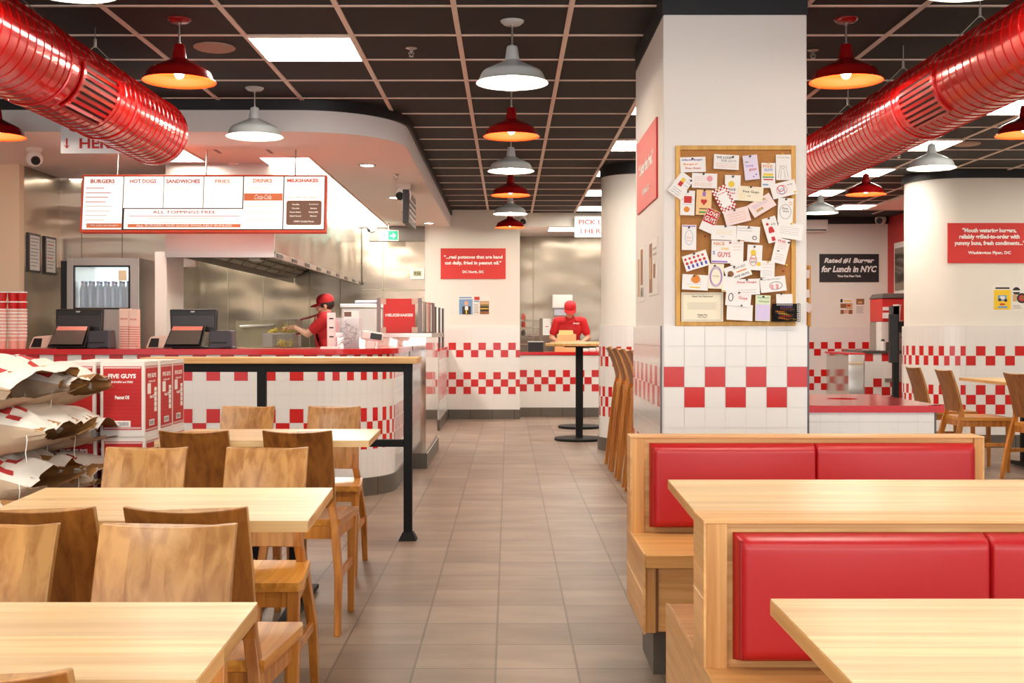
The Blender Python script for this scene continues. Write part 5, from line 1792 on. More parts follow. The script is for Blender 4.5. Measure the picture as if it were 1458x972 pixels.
def make_till(label, x):
    t = thing('till_terminal', label, 'till', (x, 8.42, CT), 0, 'black tills on the red counter')
    # operator monitor seen from behind
    mb = MB()
    mb.hexa([(-0.165, 0.0, 0.125), (0.165, 0.0, 0.125), (0.165, 0.055, 0.115), (-0.165, 0.055, 0.115), (-0.175, 0.01, 0.285), (0.175, 0.01, 0.285), (0.175, 0.045, 0.29), (-0.175, 0.045, 0.29)])
    mb.build('monitor', BLACK_PLASTIC, t, bevel=0.01)
    MB().box(-0.155, -0.006, 0.15, 0.155, 0.003, 0.245).build('vent_recess', mat('satin_black', (48, 38, 36), 0.25), t, bevel=0.003)
    text('ncr', (0.0, 0.0, 0.268), (1, 0, 0), (0, 0, 1), WHITE_PRINT, width=0.03, height=0.01, parent=t, bold=0.03, lift=0.006)
    MB().hexa([(-0.06, 0.0, 0.01), (0.06, 0.0, 0.01), (0.06, 0.07, 0.01), (-0.06, 0.07, 0.01), (-0.03, 0.02, 0.14), (0.03, 0.02, 0.14), (0.03, 0.05, 0.14), (-0.03, 0.05, 0.14)]).build('stand', BLACK_PLASTIC, t)
    MB().box(-0.14, -0.06, 0.0, 0.14, 0.14, 0.014).build('base', BLACK_PLASTIC, t, bevel=0.004)
    # guest display leaning back
    c = MB()
    c.hexa([(-0.175, -0.14, 0.012), (0.095, -0.14, 0.012), (0.095, -0.125, 0.006), (-0.175, -0.125, 0.006),
            (-0.135, -0.055, 0.165), (0.105, -0.055, 0.165), (0.105, -0.040, 0.16), (-0.135, -0.040, 0.16)])
    c.build('guest_display', BLACK_PLASTIC, t, bevel=0.003)
    s = MB()
    A, B, C, D = Vector((-0.155, -0.1405, 0.03)), Vector((0.08, -0.1405, 0.03)), Vector((0.09, -0.0575, 0.158)), Vector((-0.125, -0.0575, 0.158))
    k_ = Vector((0, -0.009, 0.003))
    A2, B2 = A.lerp(D, 0.78), B.lerp(C, 0.78)
    s.quad(A + k_, B + k_, B2 + k_, A2 + k_, 0); s.quad(A2 + k_, B2 + k_, C + k_, D + k_, 1)
    s.build('display_glass', [SCREEN, mat('salmon_screen_band', (226, 134, 118), 0.3)], t)
    return t


tl = make_till('black till at the left end of the counter before the bottle fridge', px(108, 0, 8.42)[0] + 0.02)
dup(tl, (px(271, 0, 8.42)[0] + 0.02, 8.42, CT), label='black till on the counter below the middle of the menu board')


def make_printer(label, x):
    t = thing('receipt_printer', label, 'printer', (x, 8.40, CT), 0, 'receipt printers beside the tills')
    m_ = mat('plum_black_plastic', (52, 44, 52), 0.4)
    MB().hexa([(-0.085, -0.07, 0), (0.085, -0.07, 0), (0.085, 0.09, 0), (-0.085, 0.09, 0), (-0.085, -0.055, 0.13), (0.075, -0.055, 0.13), (0.075, 0.08, 0.135), (-0.085, 0.08, 0.135)]).build('housing', m_, t, bevel=0.008)
    MB().box(-0.07, -0.073, 0.04, 0.045, -0.06, 0.05).build('paper_slot', BLACK_PRINT, t)
    MB().tube([(0.0, -0.08, 0.01), (0.03, -0.1, 0.008), (0.06, -0.09, 0.02), (0.1, -0.02, 0.008)], 0.004).build('cable', BLACK_PLASTIC, t)
    return t


pt_ = make_printer('black receipt printer right of the left till', px(144, 0, 8.4)[0])
dup(pt_, (px(317, 0, 8.4)[0], 8.40, CT), label='black receipt printer right of the till under the menu middle')


def make_reader(label, x):
    t = thing('scale_reader', label, 'card reader', (x, 8.40, CT), 0, 'pale card readers beside the tills')
    MB().hexa([(-0.085, -0.05, 0), (0.085, -0.05, 0), (0.08, 0.07, 0), (-0.08, 0.07, 0), (-0.06, -0.02, 0.085), (0.075, -0.02, 0.095), (0.07, 0.05, 0.1), (-0.055, 0.05, 0.09)]).build('housing', BEIGE_PLASTIC, t, bevel=0.012)
    MB().hexa([(-0.06, -0.056, 0.012), (0.01, -0.056, 0.012), (0.01, -0.045, 0.012), (-0.06, -0.045, 0.012), (-0.045, -0.030, 0.075), (0.012, -0.030, 0.075), (0.012, -0.01, 0.075), (-0.045, -0.01, 0.075)]).build('keypad', BLACK_PLASTIC, t)
    return t


rd = make_reader('pale card reader left of the left till', px(60, 0, 8.4)[0])
dup(rd, (px(226, 0, 8.4)[0], 8.40, CT), label='pale card reader left of the till under the menu middle')

# paper cup on its own
o = MB().lathe([(0.001, 0.0), (0.029, 0.0), (0.036, 0.078), (0.038, 0.08), (0.034, 0.078), (0.027, 0.004), (0.001, 0.004)], n=20).build('paper_cup', BEIGE_PLASTIC, smooth=40)
o.location = (px(225, 0, 8.6)[0], 8.62, CT)
o.location.z = CT
tag(o, 'single pale paper cup standing behind the second card reader', 'cup')

# stacks of cups at the left edge
cupA = None
k = 0
cup_m = [mat('red_cup', (206, 26, 24), 0.4), mat('pink_striped_cup', (236, 176, 158), 0.5), WHITE_PRINT]


def cup_mesh(red):
    mb = MB()
    pr = [(0.027, 0.0), (0.0375, 0.088), (0.040, 0.090), (0.040, 0.095), (0.0375, 0.097)]
    mb.lathe(pr[:2], n=20, m=0 if red else 1)
    mb.lathe(pr[1:], n=20, m=2)
    mb.lathe([(0.0375, 0.097), (0.026, 0.003), (0.001, 0.003)], n=20, m=2)
    mb.lathe([(0.0297, 0.022), (0.0303, 0.027)] if red else [(0.0345, 0.060), (0.0352, 0.066)], n=20, m=2)
    return mb


for ci, cx_ in enumerate((5, 19.5, 30)):
    X_ = px(cx_, 0, 8.45)[0]
    Y_ = 8.42 + 0.02 * ci
    n_ = 11
    protoR = protoP = None
    for q in range(n_):
        red = q >= n_ - 2
        z_ = CT + 0.0 + q * 0.024
        if q == n_ - 2: z_ = CT + 9 * 0.024 + 0.03
        if q == n_ - 1: z_ = CT + 9 * 0.024 + 0.03 + 0.07
        pr_ = protoR if red else protoP
        pos = ('left', 'middle', 'right')[ci]
        lab = f'paper cup number {("one", "two", "three", "four", "five", "six", "seven", "eight", "nine", "ten", "eleven")[q]} from the bottom of the {pos} cup stack'
        if red:
            lab = f'red paper cup {"topmost" if q == n_ - 1 else "second from the top"} on the {pos} cup stack at the left edge'
        if pr_ is None:
            o = cup_mesh(red).build('paper_cup', cup_m, smooth=40)
            if red: protoR = o
            else: protoP = o
        else:
            o = pr_.copy(); COL.objects.link(o)
        o.location = (X_, Y_, z_)
        tag(o, lab, 'cup', 'nested paper cups at the left end of the counter')
# folded bag stacks behind the printer
for i, (a, b) in enumerate(((168, 182), (182, 194))):
    xx0, xx1 = px(a, 0, 8.6)[0], px(b, 0, 8.6)[0]
    hh = px(0, 439 + 1 * i, 8.6)[2] - CT
    t = thing('bag_stack', f'tall {("left", "right")[i]} pile of pinkish folded paper bags right of the left till', 'paper bags', ((xx0 + xx1) / 2, 8.66, CT), 0, 'piles of folded paper bags')
    w_ = (xx1 - xx0) / 2 - 0.001
    mb = MB()
    nlay = 9
    low = hh * 0.55
    for q in range(nlay):
        z0_ = low * q / nlay
        mb.box(-w_ + 0.002 * (q % 2), -0.04, z0_, w_ - 0.002 * ((q + 1) % 2), 0.04, z0_ + low / nlay * 0.72, 0)
        mb.box(-w_ + 0.004, -0.036, z0_ + low / nlay * 0.72, w_ - 0.004, 0.036, z0_ + low / nlay, 1)
    mb.build('folded_bags', [mat('pink_paper', (240, 206, 190), 0.7), mat('red_stripe_paper', (206, 96, 84), 0.7)], t)
    MB().box(-w_, -0.035, low, w_, 0.035, hh, 0).build('upright_bag', mat('pale_pink_paper', (242, 212, 194), 0.7), t)
    text('FIVE GUYS', (0, -0.035, low + (hh - low) * 0.42), (1, 0, 0), (0, 0, 1), RED_PRINT, width=w_ * 1.5, height=0.012, parent=t, bold=0.03)

# acrylic box with cutlery packs
ax0, ax1, az0, az1 = pxr(478, 513, 452, 495, 8.75)
t = thing('cutlery_box', 'clear acrylic box full of dark cutlery packs on the counter curve', 'box', ((ax0 + ax1) / 2, 8.78, CT))
w_, h_ = (ax1 - ax0) / 2, az1 - CT
mb = MB()
for b_ in ((-w_, -0.08, 0, w_, -0.076, h_), (-w_, 0.076, 0, w_, 0.08, h_), (-w_, -0.076, 0, -w_ + 0.004, 0.076, h_), (w_ - 0.004, -0.076, 0, w_, 0.076, h_), (-w_, -0.08, 0, w_, 0.08, 0.004)):
    mb.box(*b_)
mb.build('acrylic_walls', ACRYLIC, t)
rnd = random.Random(4)
cutm = [mat('slate_plastic', (86, 82, 100), 0.4), mat('grey_plastic', (150, 144, 150), 0.4), BLACK_PLASTIC]
for q in range(34):
    a = rnd.uniform(0, math.pi)
    x_ = rnd.uniform(-w_ + 0.035, w_ - 0.035); z_ = rnd.uniform(0.03, h_ * 0.8); y_ = rnd.uniform(-0.05, 0.05)
    dx, dz = 0.028 * math.cos(a), 0.028 * math.sin(a)
    o = MB().beam((x_ - dx, y_, max(z_ - dz, 0.012)), (x_ + dx, y_ + 0.01, max(z_ + dz, 0.012)), (0.012, 0.004), side=(0, 1, 0)).build('cutlery_pack', cutm[q % 3])
    o.location = t.location
    tag(o, 'dark cutlery pack jumbled in the clear acrylic box on the counter', 'cutlery', 'cutlery packs in the acrylic box')
# label holder, leaflet stand, display phone
l_, w_, h_ = PXP(490, 512, 442, 463, 8.95)
t = thing('leaflet_holder', 'upright white leaflet with a dark photo standing behind the acrylic box', 'leaflet', (l_[0], 8.92, CT))
MB().box(-w_ / 2, 0, 0, w_ / 2, 0.006, l_[2] + h_ / 2 - CT).build('card', WHITE_PRINT, t)
MB().box(-w_ / 2 + 0.005, -0.0015, l_[2] + 0.01 - CT, 0.0, 0, l_[2] + h_ / 2 - CT - 0.01).build('photo', MENU_BR, t)
l_, w_, h_ = PXP(466, 478, 445, 470, 8.9)
t = thing('table_talker', 'narrow white card with black marks leaning left of the acrylic box', 'card', (l_[0], 8.9, CT))
t.rotation_euler = (0.12, 0, 0.1)
MB().box(-w_ / 2, 0, 0, w_ / 2, 0.006, 0.27).build('card', WHITE_PRINT, t)
mb = MB()
for q in range(3):
    mb.box(-w_ / 4, -0.0012, 0.08 + q * 0.07, w_ / 4, -0.0002, 0.09 + q * 0.07)
mb.build('print', BLACK_PRINT, t)
t = thing('payment_terminal', 'white payment terminal lying on the right end of the counter', 'payment terminal', (px(527, 0, 8.8)[0], 8.85, CT))
t.rotation_euler = (0, math.radians(8), 0)
MB().box(-0.085, -0.04, 0.055, 0.085, 0.04, 0.125).build('housing', WHITE_PLASTIC, t, bevel=0.014)
MB().box(-0.012, -0.043, 0.068, 0.075, -0.036, 0.115).build('screen', BLACK_PLASTIC, t, bevel=0.004)
MB().box(-0.03, -0.03, -0.006, 0.03, 0.03, 0.056).build('foot', WHITE_PLASTIC, t)
t = thing('flyer_stack', 'small white pad lying left of the acrylic box at the counter edge', 'pad', (px(468, 0, 8.5)[0], 8.55, CT))
MB().box(-0.06, -0.05, 0, 0.07, 0.05, 0.012).build('sheets', WHITE_PRINT, t)

# ================================================================== STEEL CABINET WITH MILKSHAKE SCREEN
t = thing('steel_cabinet', 'polished stainless cabinet at the end of the curved counter', 'cabinet', (-0.76, 10.03, 0))
MB().box(-0.72, 0.0, 0.135, 0.045, 1.66, 1.135).build('body', STEEL_FLAT, t)
MB().box(-0.74, -0.02, 1.135, 0.10, 1.68, 1.175).build('top', CHROME, t, bevel=0.003)
MB().box(-0.72, -0.012, 0.0, 0.057, 1.66, 0.135).build('base_plinth', BASE_TILE, t)
MB().box(0.056, -0.013, 0.130, 0.0585, 1.66, 0.137).build('plinth_trim', WHITE_PRINT, t)
sx0, sx1, sz0, sz1 = pxr(546, 591, 425, 470, 10.1)
t = thing('milkshake_sign', 'red panel reading milkshakes in clear corner clips on the steel cabinet', 'sign', ((sx0 + sx1) / 2, 10.1, 1.175))
w_, h_ = (sx1 - sx0) / 2, sz1 - 1.175
MB().box(-w_, 0, 0.0, w_, 0.012, h_).build('panel', RED_SIGN, t)
text('MILKSHAKES', (0, 0, h_ * 0.52), (1, 0, 0), (0, 0, 1), WHITE_PRINT, width=w_ * 1.75, height=0.026, parent=t, bold=0.06)
for sx_ in (-1, 1):
    for sz_ in (0.0, h_ - 0.05):
        MB().box(sx_ * w_ - 0.028, -0.006, sz_, sx_ * w_ + 0.022, 0.0, sz_ + 0.05).build('corner_clip', BEIGE_PLASTIC, t)
    MB().box(sx_ * (w_ + 0.042) - 0.016, -0.01, 0, sx_ * (w_ + 0.042) + 0.016, 0.03, h_ + 0.005).build('upright', mat('grey_upright', (140, 132, 132), 0.4), t)
# slim dispensers to the right
slim = [(603.5, 429, 470, (176, 170, 150)), (609.5, 430, 470, (214, 150, 130)), (615.5, 431, 470, (120, 96, 90))]
t0 = None
for i, (xc, yt, yb_, c) in enumerate(slim):
    a = px(xc, yt, 10.3)
    t = thing('slim_dispenser', f'{("first greenish", "second pink", "third brown")[i]} slim upright dispenser right of the milkshake panel', 'dispenser', (a[0] + 0.0, 10.3, 1.175), 0, 'slim dispensers on the steel cabinet')
    MB().box(-0.015, 0, 0, 0.015, 0.10, a[2] - 1.175).build('housing', mat(f'dispenser_{i}', c, 0.4), t, bevel=0.004)
    MB().box(-0.015, -0.002, 0.01, -0.006, 0.0, a[2] - 1.19).build('front_strip', WHITE_PLASTIC, t)
for i, xc in enumerate((620, 625.5, 630.5)):
    a = px(xc, 436.5 + 1.2 * i, 14.3)
    t = thing('tray_rail', f'{("nearest", "middle", "rightmost")[i]} of three dark upright rails beyond the steel cabinet', 'rail', (a[0], 14.3, 0.985), 0, 'upright rails on the low partition')
    MB().box(-0.012, -0.02, 0, 0.012, 0.02, a[2] - 0.985).build('bar', mat('dark_rail', (66, 62, 60), 0.4), t)
    MB().box(0.012, -0.022, 0, 0.018, 0.02, a[2] - 0.985).build('edge_strip', CHROME, t)
# shake machine behind
x0, x1, z0, z1 = pxr(486, 545, 434, 497, 11.8)
t = thing('steel_work_cabinet', 'stainless machine with a pale lid behind the acrylic box', 'machine', ((x0 + x1) / 2, 11.8, 0))
w_ = (x1 - x0) / 2
MB().box(-w_, 0, 0.1, w_, 0.6, z1 - 0.03).build('body', STEEL_MATT, t, bevel=0.005)
MB().box(-w_ - 0.01, -0.02, z1 - 0.028, w_ + 0.01, 0.62, z1 + 0.01).build('lid', CHROME, t, bevel=0.004)
MB().box(-w_ + 0.12, 0.1, z1 + 0.012, w_ - 0.02, 0.5, z1 + 0.05).build('folded_cloth', mat('lilac_white', (214, 210, 222), 0.7), t, bevel=0.015)
MB().box(-w_ + 0.02, 0.02, 0, w_ - 0.02, 0.58, 0.1).build('plinth', BLACK_PLASTIC, t)

# ================================================================== SMALL THINGS ON KITCHEN CEILING AND WALL
# exit sign
x0, x1, z0, z1 = pxr(539.5, 567.5, 328, 343, 15.3)
t = thing('exit_sign', 'green running-man emergency exit sign in the kitchen', 'exit sign', ((x0 + x1) / 2, 15.3, (z0 + z1) / 2))
w_, h_ = (x1 - x0) / 2, (z1 - z0) / 2
MB().box(-w_, -0.02, -h_, w_, 0.02, h_).build('box', WHITE_PLASTIC, t, bevel=0.003)
EXG = mat('exit_green', (20, 150, 110), 0.4, emit=0.35)
MB().box(-w_ + 0.008, -0.023, -h_ + 0.012, w_ - 0.008, -0.0205, h_ - 0.008).build('green_panel', EXG, t)
mb = MB()
lx = -0.055
mb.box(lx - 0.05, -0.0245, -h_ + 0.02, lx + 0.05, -0.0235, h_ - 0.016, 1)
g = lambda pts: mb.add([(lx + x, -0.0252, z) for x, z in pts], [tuple(range(len(pts)))], 0)
mb.lathe([(0.001, 0), (0.010, 0)], (lx + 0.012, -0.0252, 0.038), 12, 0, axis='y')
g([(-0.012, 0.0), (0.004, -0.004), (0.014, 0.024), (0.0, 0.028)])
g([(0.006, 0.02), (0.03, 0.006), (0.033, 0.012), (0.01, 0.028)])
g([(0.0, 0.026), (-0.026, 0.016), (-0.026, 0.01), (-0.002, 0.018)])
g([(-0.012, 0.002), (-0.034, -0.028), (-0.026, -0.032), (-0.002, -0.006)])
g([(-0.004, -0.004), (0.018, -0.022), (0.010, -0.044), (0.018, -0.046), (0.028, -0.020), (0.006, 0.002)])
A0 = 0.06
mb.add([(A0 - 0.035, -0.0252, -0.009), (A0 + 0.005, -0.0252, -0.009), (A0 + 0.005, -0.0252, 0.009), (A0 - 0.035, -0.0252, 0.009)], [(0, 1, 2, 3)], 1)
mb.add([(A0 - 0.002, -0.0252, -0.038), (A0 + 0.038, -0.0252, 0.0), (A0 - 0.002, -0.0252, 0.038), (A0 + 0.004, -0.0252, 0.0)], [(0, 1, 3), (1, 2, 3)], 1)
mb.build('pictogram', [EXG, mat('exit_white', (250, 250, 250), 0.4, emit=0.35)], t)
MB().cyl((0, 0, h_), (0, 0, SZ - (z0 + z1) / 2), 0.005).build('hanger', CHROME, t)


def camera_ball(label, loc, s=1.0, d=(0.4, -0.9)):
    t = thing('security_camera', label, 'security camera', loc, 0, 'white security cameras')
    MB().lathe([(0.055 * s, 0), (0.055 * s, -0.02 * s), (0.04 * s, -0.035 * s), (0.001, -0.036 * s)], n=20).build('mount', WHITE_PLASTIC, t, smooth=40)
    c = Vector((0, 0, -0.075 * s)); dv = Vector((d[0], d[1], -0.35)).normalized()
    MB().ball(c, 0.058 * s, 18, 12).build('body', WHITE_PLASTIC, t, smooth=True)
    MB().cyl(c + dv * 0.035 * s, c + dv * 0.064 * s, 0.034 * s, 0.03 * s, 16).build('lens', BLACK_PLASTIC, t)


camera_ball('white security camera above the hanging monitor in the soffit', (px(575, 0, 11.3)[0], 11.3, SZ), 1.3, (-0.5, -0.8))
camera_ball('white security camera hanging below the soffit at the far left', (px(49, 0, 9.1)[0], 9.1, SZ), 1.1, (0.5, -0.8))
camera_ball('small security camera left of the green exit sign', (px(530, 0, 15.3)[0], 15.3, SZ), 1.0, (-0.9, -0.5))
camera_ball('security camera at the top of the back wall beside the smallest lamp', (px(742, 0, 15.6)[0], 15.7, px(0, 312, 15.6)[2] + 0.09), 1.3, (0.4, -0.9))
camera_ball('security camera in the corner where the red wall starts', (px(1257, 0, 16.7)[0], 16.8, px(0, 306, 16.7)[2] + 0.05), 1.4, (-0.5, -0.8))
# hanging monitor seen almost edge-on
t = thing('kitchen_monitor', 'order monitor hanging edge-on from the kitchen soffit', 'monitor', (px(580, 0, 11.6)[0] + 0.02, 11.6, 2.40))
MB().box(-0.03, -0.42, -0.16, 0.03, 0.42, 0.16).build('housing', BLACK_PLASTIC, t, bevel=0.005)
MB().box(0.031, -0.39, -0.13, 0.033, 0.39, 0.13).build('screen', mat('dark_list_screen', (92, 78, 76), 0.25), t)
mb = MB()
for r_ in range(4):
    for c_ in range(5):
        mb.box(0.0335, -0.35 + c_ * 0.15, 0.07 - r_ * 0.055, 0.0345, -0.35 + c_ * 0.15 + 0.09, 0.085 - r_ * 0.055)
mb.build('order_lines', WHITE_PRINT, t)
MB().cyl((0, 0, 0.16), (0, 0, SZ - 2.40), 0.018).build('ceiling_pole', CHROME, t)
# clock
x0, x1, z0, z1 = pxr(584.5, 604, 382, 397, YB - 0.03)
t = board('wall_clock', 'small white digital clock showing the time on the steel wall', 'clock', x0, x1, z0, z1, YB - 0.001, WHITE_PLASTIC, th=0.03)
MB().box(-0.055, t['fy'] - 0.002, -0.032, 0.055, t['fy'], 0.038).build('display', mat('lcd_olive', (176, 176, 130), 0.4), t)
text('9:56', (0, t['fy'] - 0.002, 0.003), (1, 0, 0), (0, 0, 1), BLACK_PRINT, width=0.085, height=0.045, parent=t, bold=0.02)
# slots in the soffit
for i, (xc, yc) in enumerate(((310, 217), (384, 217))):
    a = px(xc, yc, 8.95)
    o = MB().box(-0.012, -0.09, -0.004, 0.012, 0.09, 0).build('air_slot', mat('grey_slot', (150, 130, 120), 0.6))
    o.location = (px(xc, 0, 9.25)[0], 9.25, SZ)
    tag(o, f'{("left", "right")[i]} short dark air slot in the pink kitchen soffit', 'air slot')
# air conditioner and far cork board
x0, x1, z0, z1 = pxr(1110, 1174, 314, 331, YR)
t = thing('air_conditioner', 'white wall air conditioner high on the far wall beside the pillar', 'air conditioner', ((x0 + x1) / 2, YR, (z0 + z1) / 2))
w_, h_ = (x1 - x0) / 2, (z1 - z0) / 2
MB().box(-w_, -0.2, -h_, w_, 0, h_).build('housing', WHITE_PLASTIC, t, bevel=0.015)
MB().box(-w_ + 0.03, -0.204, -h_ + 0.012, w_ - 0.03, -0.198, -h_ + 0.03).build('outlet', BLACK_PLASTIC, t)

# ================================================================== COOKING STATION
t = thing('fryer', 'stainless fryer cabinet under the hood, behind the second till', 'fryer', (-2.85, 13.15, 0))
MB().box(-0.42, 0, 0.1, 0.62, 0.85, 1.0).build('cabinet', STEEL_MATT, t, bevel=0.004)
MB().box(-0.42, 0.75, 1.0, 0.3, 0.85, 1.32).build('back_riser', STEEL_DARK, t)
MB().box(-0.38, 0.02, 0, 0.58, 0.8, 0.1).build('plinth', BLACK_PLASTIC, t)
MB().cyl((-0.36, 0.7, 1.25), (0.05, 0.7, 1.27), 0.015).build('filter_pipe', CHROME, t)
# fry bin
t = thing('fry_bin', 'steel bin for cooked fries beside the wire baskets', 'bin', (-2.63, 13.45, 1.003))
mb = MB()
for b_ in ((-0.2, -0.12, 0, 0.2, -0.11, 0.17), (-0.2, 0.11, 0, 0.2, 0.12, 0.17), (-0.2, -0.11, 0, -0.19, 0.11, 0.17), (0.19, -0.11, 0, 0.2, 0.11, 0.17), (-0.2, -0.12, 0, 0.2, 0.12, 0.01)):
    mb.box(*b_)
mb.build('bin_walls', STEEL_MATT, t)
FRY = mat('golden_fries', (236, 208, 96), 0.6, var=0.25, bump_scale=30)
rnd = random.Random(11)
mb = MB()
for q in range(170):
    a = rnd.uniform(0, math.pi); r_ = math.sqrt(rnd.random()) * 0.17
    th_ = rnd.uniform(0, 2 * math.pi)
    x_, y_ = r_ * math.cos(th_), r_ * math.sin(th_) * 0.55
    z_ = 0.15 + 0.09 * (1 - (r_ / 0.18) ** 2) * rnd.uniform(0.5, 1)
    d_ = Vector((math.cos(a), math.sin(a) * 0.6, rnd.uniform(-0.4, 0.6))).normalized() * 0.032
    c_ = Vector((x_, y_, z_))
    mb.beam(c_ - d_, c_ + d_, (0.008, 0.008), side=(0, 0.3, 1))
o = mb.build('fries_heap', FRY); o.location = (-2.63, 13.45, 1.0)
tag(o, 'yellow heap of fries in the steel bin', 'fries', kind='stuff')


def wire_basket(label, loc, hx, hz):
    t = thing('fryer_basket', label, 'fryer basket', loc, 0, 'wire fryer baskets with red handles')
    W_ = MB()
    a, b, h = 0.11, 0.16, 0.15
    for zz in (0.0, h * 0.5, h):
        r_ = [(-a, -b, zz), (a, -b, zz), (a, b, zz), (-a, b, zz), (-a, -b, zz)]
        for p, q in zip(r_, r_[1:]):
            W_.cyl(p, q, 0.004 if zz == h else 0.0025, n=5)
    for i in range(7):
        x_ = -a + 2 * a * i / 6
        W_.cyl((x_, -b, 0), (x_, -b, h), 0.0028, n=5); W_.cyl((x_, b, 0), (x_, b, h), 0.0028, n=5); W_.cyl((x_, -b, 0), (x_, b, 0), 0.002, n=5)
    for i in range(1, 8):
        y_ = -b + 2 * b * i / 8
        W_.cyl((-a, y_, 0), (-a, y_, h), 0.0028, n=5); W_.cyl((a, y_, 0), (a, y_, h), 0.0028, n=5)
    W_.cyl((a, 0.02, h), (a + 0.03, 0.01, h + hz * 0.1), 0.005, n=6)
    W_.build('wire_cage', CHROME, t)
    MB().tube([(a + 0.01, -0.0, h + 0.005), (a + hx * 0.5, -0.02, h + hz * 0.45), (a + hx, -0.05, h + hz)], [0.012, 0.013, 0.011], 10).build('handle', RED_LAMP, t, smooth=True)
    f = MB()
    rn = random.Random(5)
    for q in range(50):
        c_ = Vector((rn.uniform(-0.08, 0.08), rn.uniform(-0.12, 0.12), rn.uniform(0.02, 0.09)))
        d_ = Vector((rn.uniform(-1, 1), rn.uniform(-1, 1), rn.uniform(-0.3, 0.3))).normalized() * 0.022
        f.beam(c_ - d_, c_ + d_, (0.008, 0.008), side=(0, 0.3, 1))
    f.build('fries_inside', FRY, t)
    t.children[-1]['kind'] = 'stuff' if False else 'thing'
    return t


wire_basket('wire fryer basket with a red handle held by the kitchen worker', (-2.50, 12.98, 1.005), 0.27, 0.08)
wire_basket('raised wire fryer basket with its red handle pointing up right', (-2.52, 13.38, 1.18 if False else 1.175), 0.26, 0.07)

# ================================================================== PEOPLE
def solidify(mb, name, m, parent, voxel=0.008, smooth=4):
    me = bpy.data.meshes.new('tmp'); me.from_pydata(mb.v, [], mb.f)
    o = bpy.data.objects.new('tmp', me); COL.objects.link(o)
    r = o.modifiers.new('r', 'REMESH'); r.mode = 'VOXEL'; r.voxel_size = voxel
    s = o.modifiers.new('s', 'SMOOTH'); s.iterations = smooth; s.factor = 0.5
    dg = bpy.context.evaluated_depsgraph_get()
    me2 = bpy.data.meshes.new_from_object(o.evaluated_get(dg))
    bpy.data.objects.remove(o)
    me2.name = name
    me2.materials.clear(); me2.materials.append(m)
    me2.polygons.foreach_set('use_smooth', [True] * len(me2.polygons))
    q = bpy.data.objects.new(name, me2); COL.objects.link(q)
    q.parent = parent
    return q


def limb(mb, pts, rs):
    for (p, q), (a, b) in zip(zip(pts, pts[1:]), zip(rs, rs[1:])):
        mb.cyl(p, q, a, b, 14)
        mb.ball(q, b, 14, 8)
    mb.ball(pts[0], rs[0], 14, 8)


def hand(mb, wrist, d, palm_n, curl=0.5, side=1):
    """d: pointing direction, palm_n: way the palm faces"""
    d = Vector(d).normalized(); n = Vector(palm_n); n = (n - d * n.dot(d)).normalized()
    s = d.cross(n) * side
    w = Vector(wrist)
    for k_ in range(-1, 2):
        mb.cyl(w + s * 0.010 * k_, w + d * 0.075 + s * 0.020 * k_, 0.014, 0.012, 10)
    mb.ball(w + d * 0.04, 0.026, 12, 8)
    for k_, ln in zip((-1.5, -0.5, 0.5, 1.5), (0.060, 0.072, 0.078, 0.070)):
        b0 = w + d * 0.078 + s * 0.0195 * k_
        a = b0 + (d * math.cos(curl * 0.6) + n * math.sin(curl * 0.6)) * ln * 0.45
        b = a + (d * math.cos(curl * 1.4) + n * math.sin(curl * 1.4)) * ln * 0.32
        c = b + (d * math.cos(curl * 2.1) + n * math.sin(curl * 2.1)) * ln * 0.23
        limb(mb, [b0, a, b, c], [0.0095, 0.009, 0.0085, 0.0075])
    t0 = w + d * 0.025 + s * 0.022
    t1 = t0 + (d * 0.6 + s * 0.7 + n * 0.25).normalized() * 0.036
    t2 = t1 + (d * 0.8 + s * 0.25 + n * 0.45).normalized() * 0.028
    limb(mb, [t0, t1, t2], [0.012, 0.0105, 0.0088])


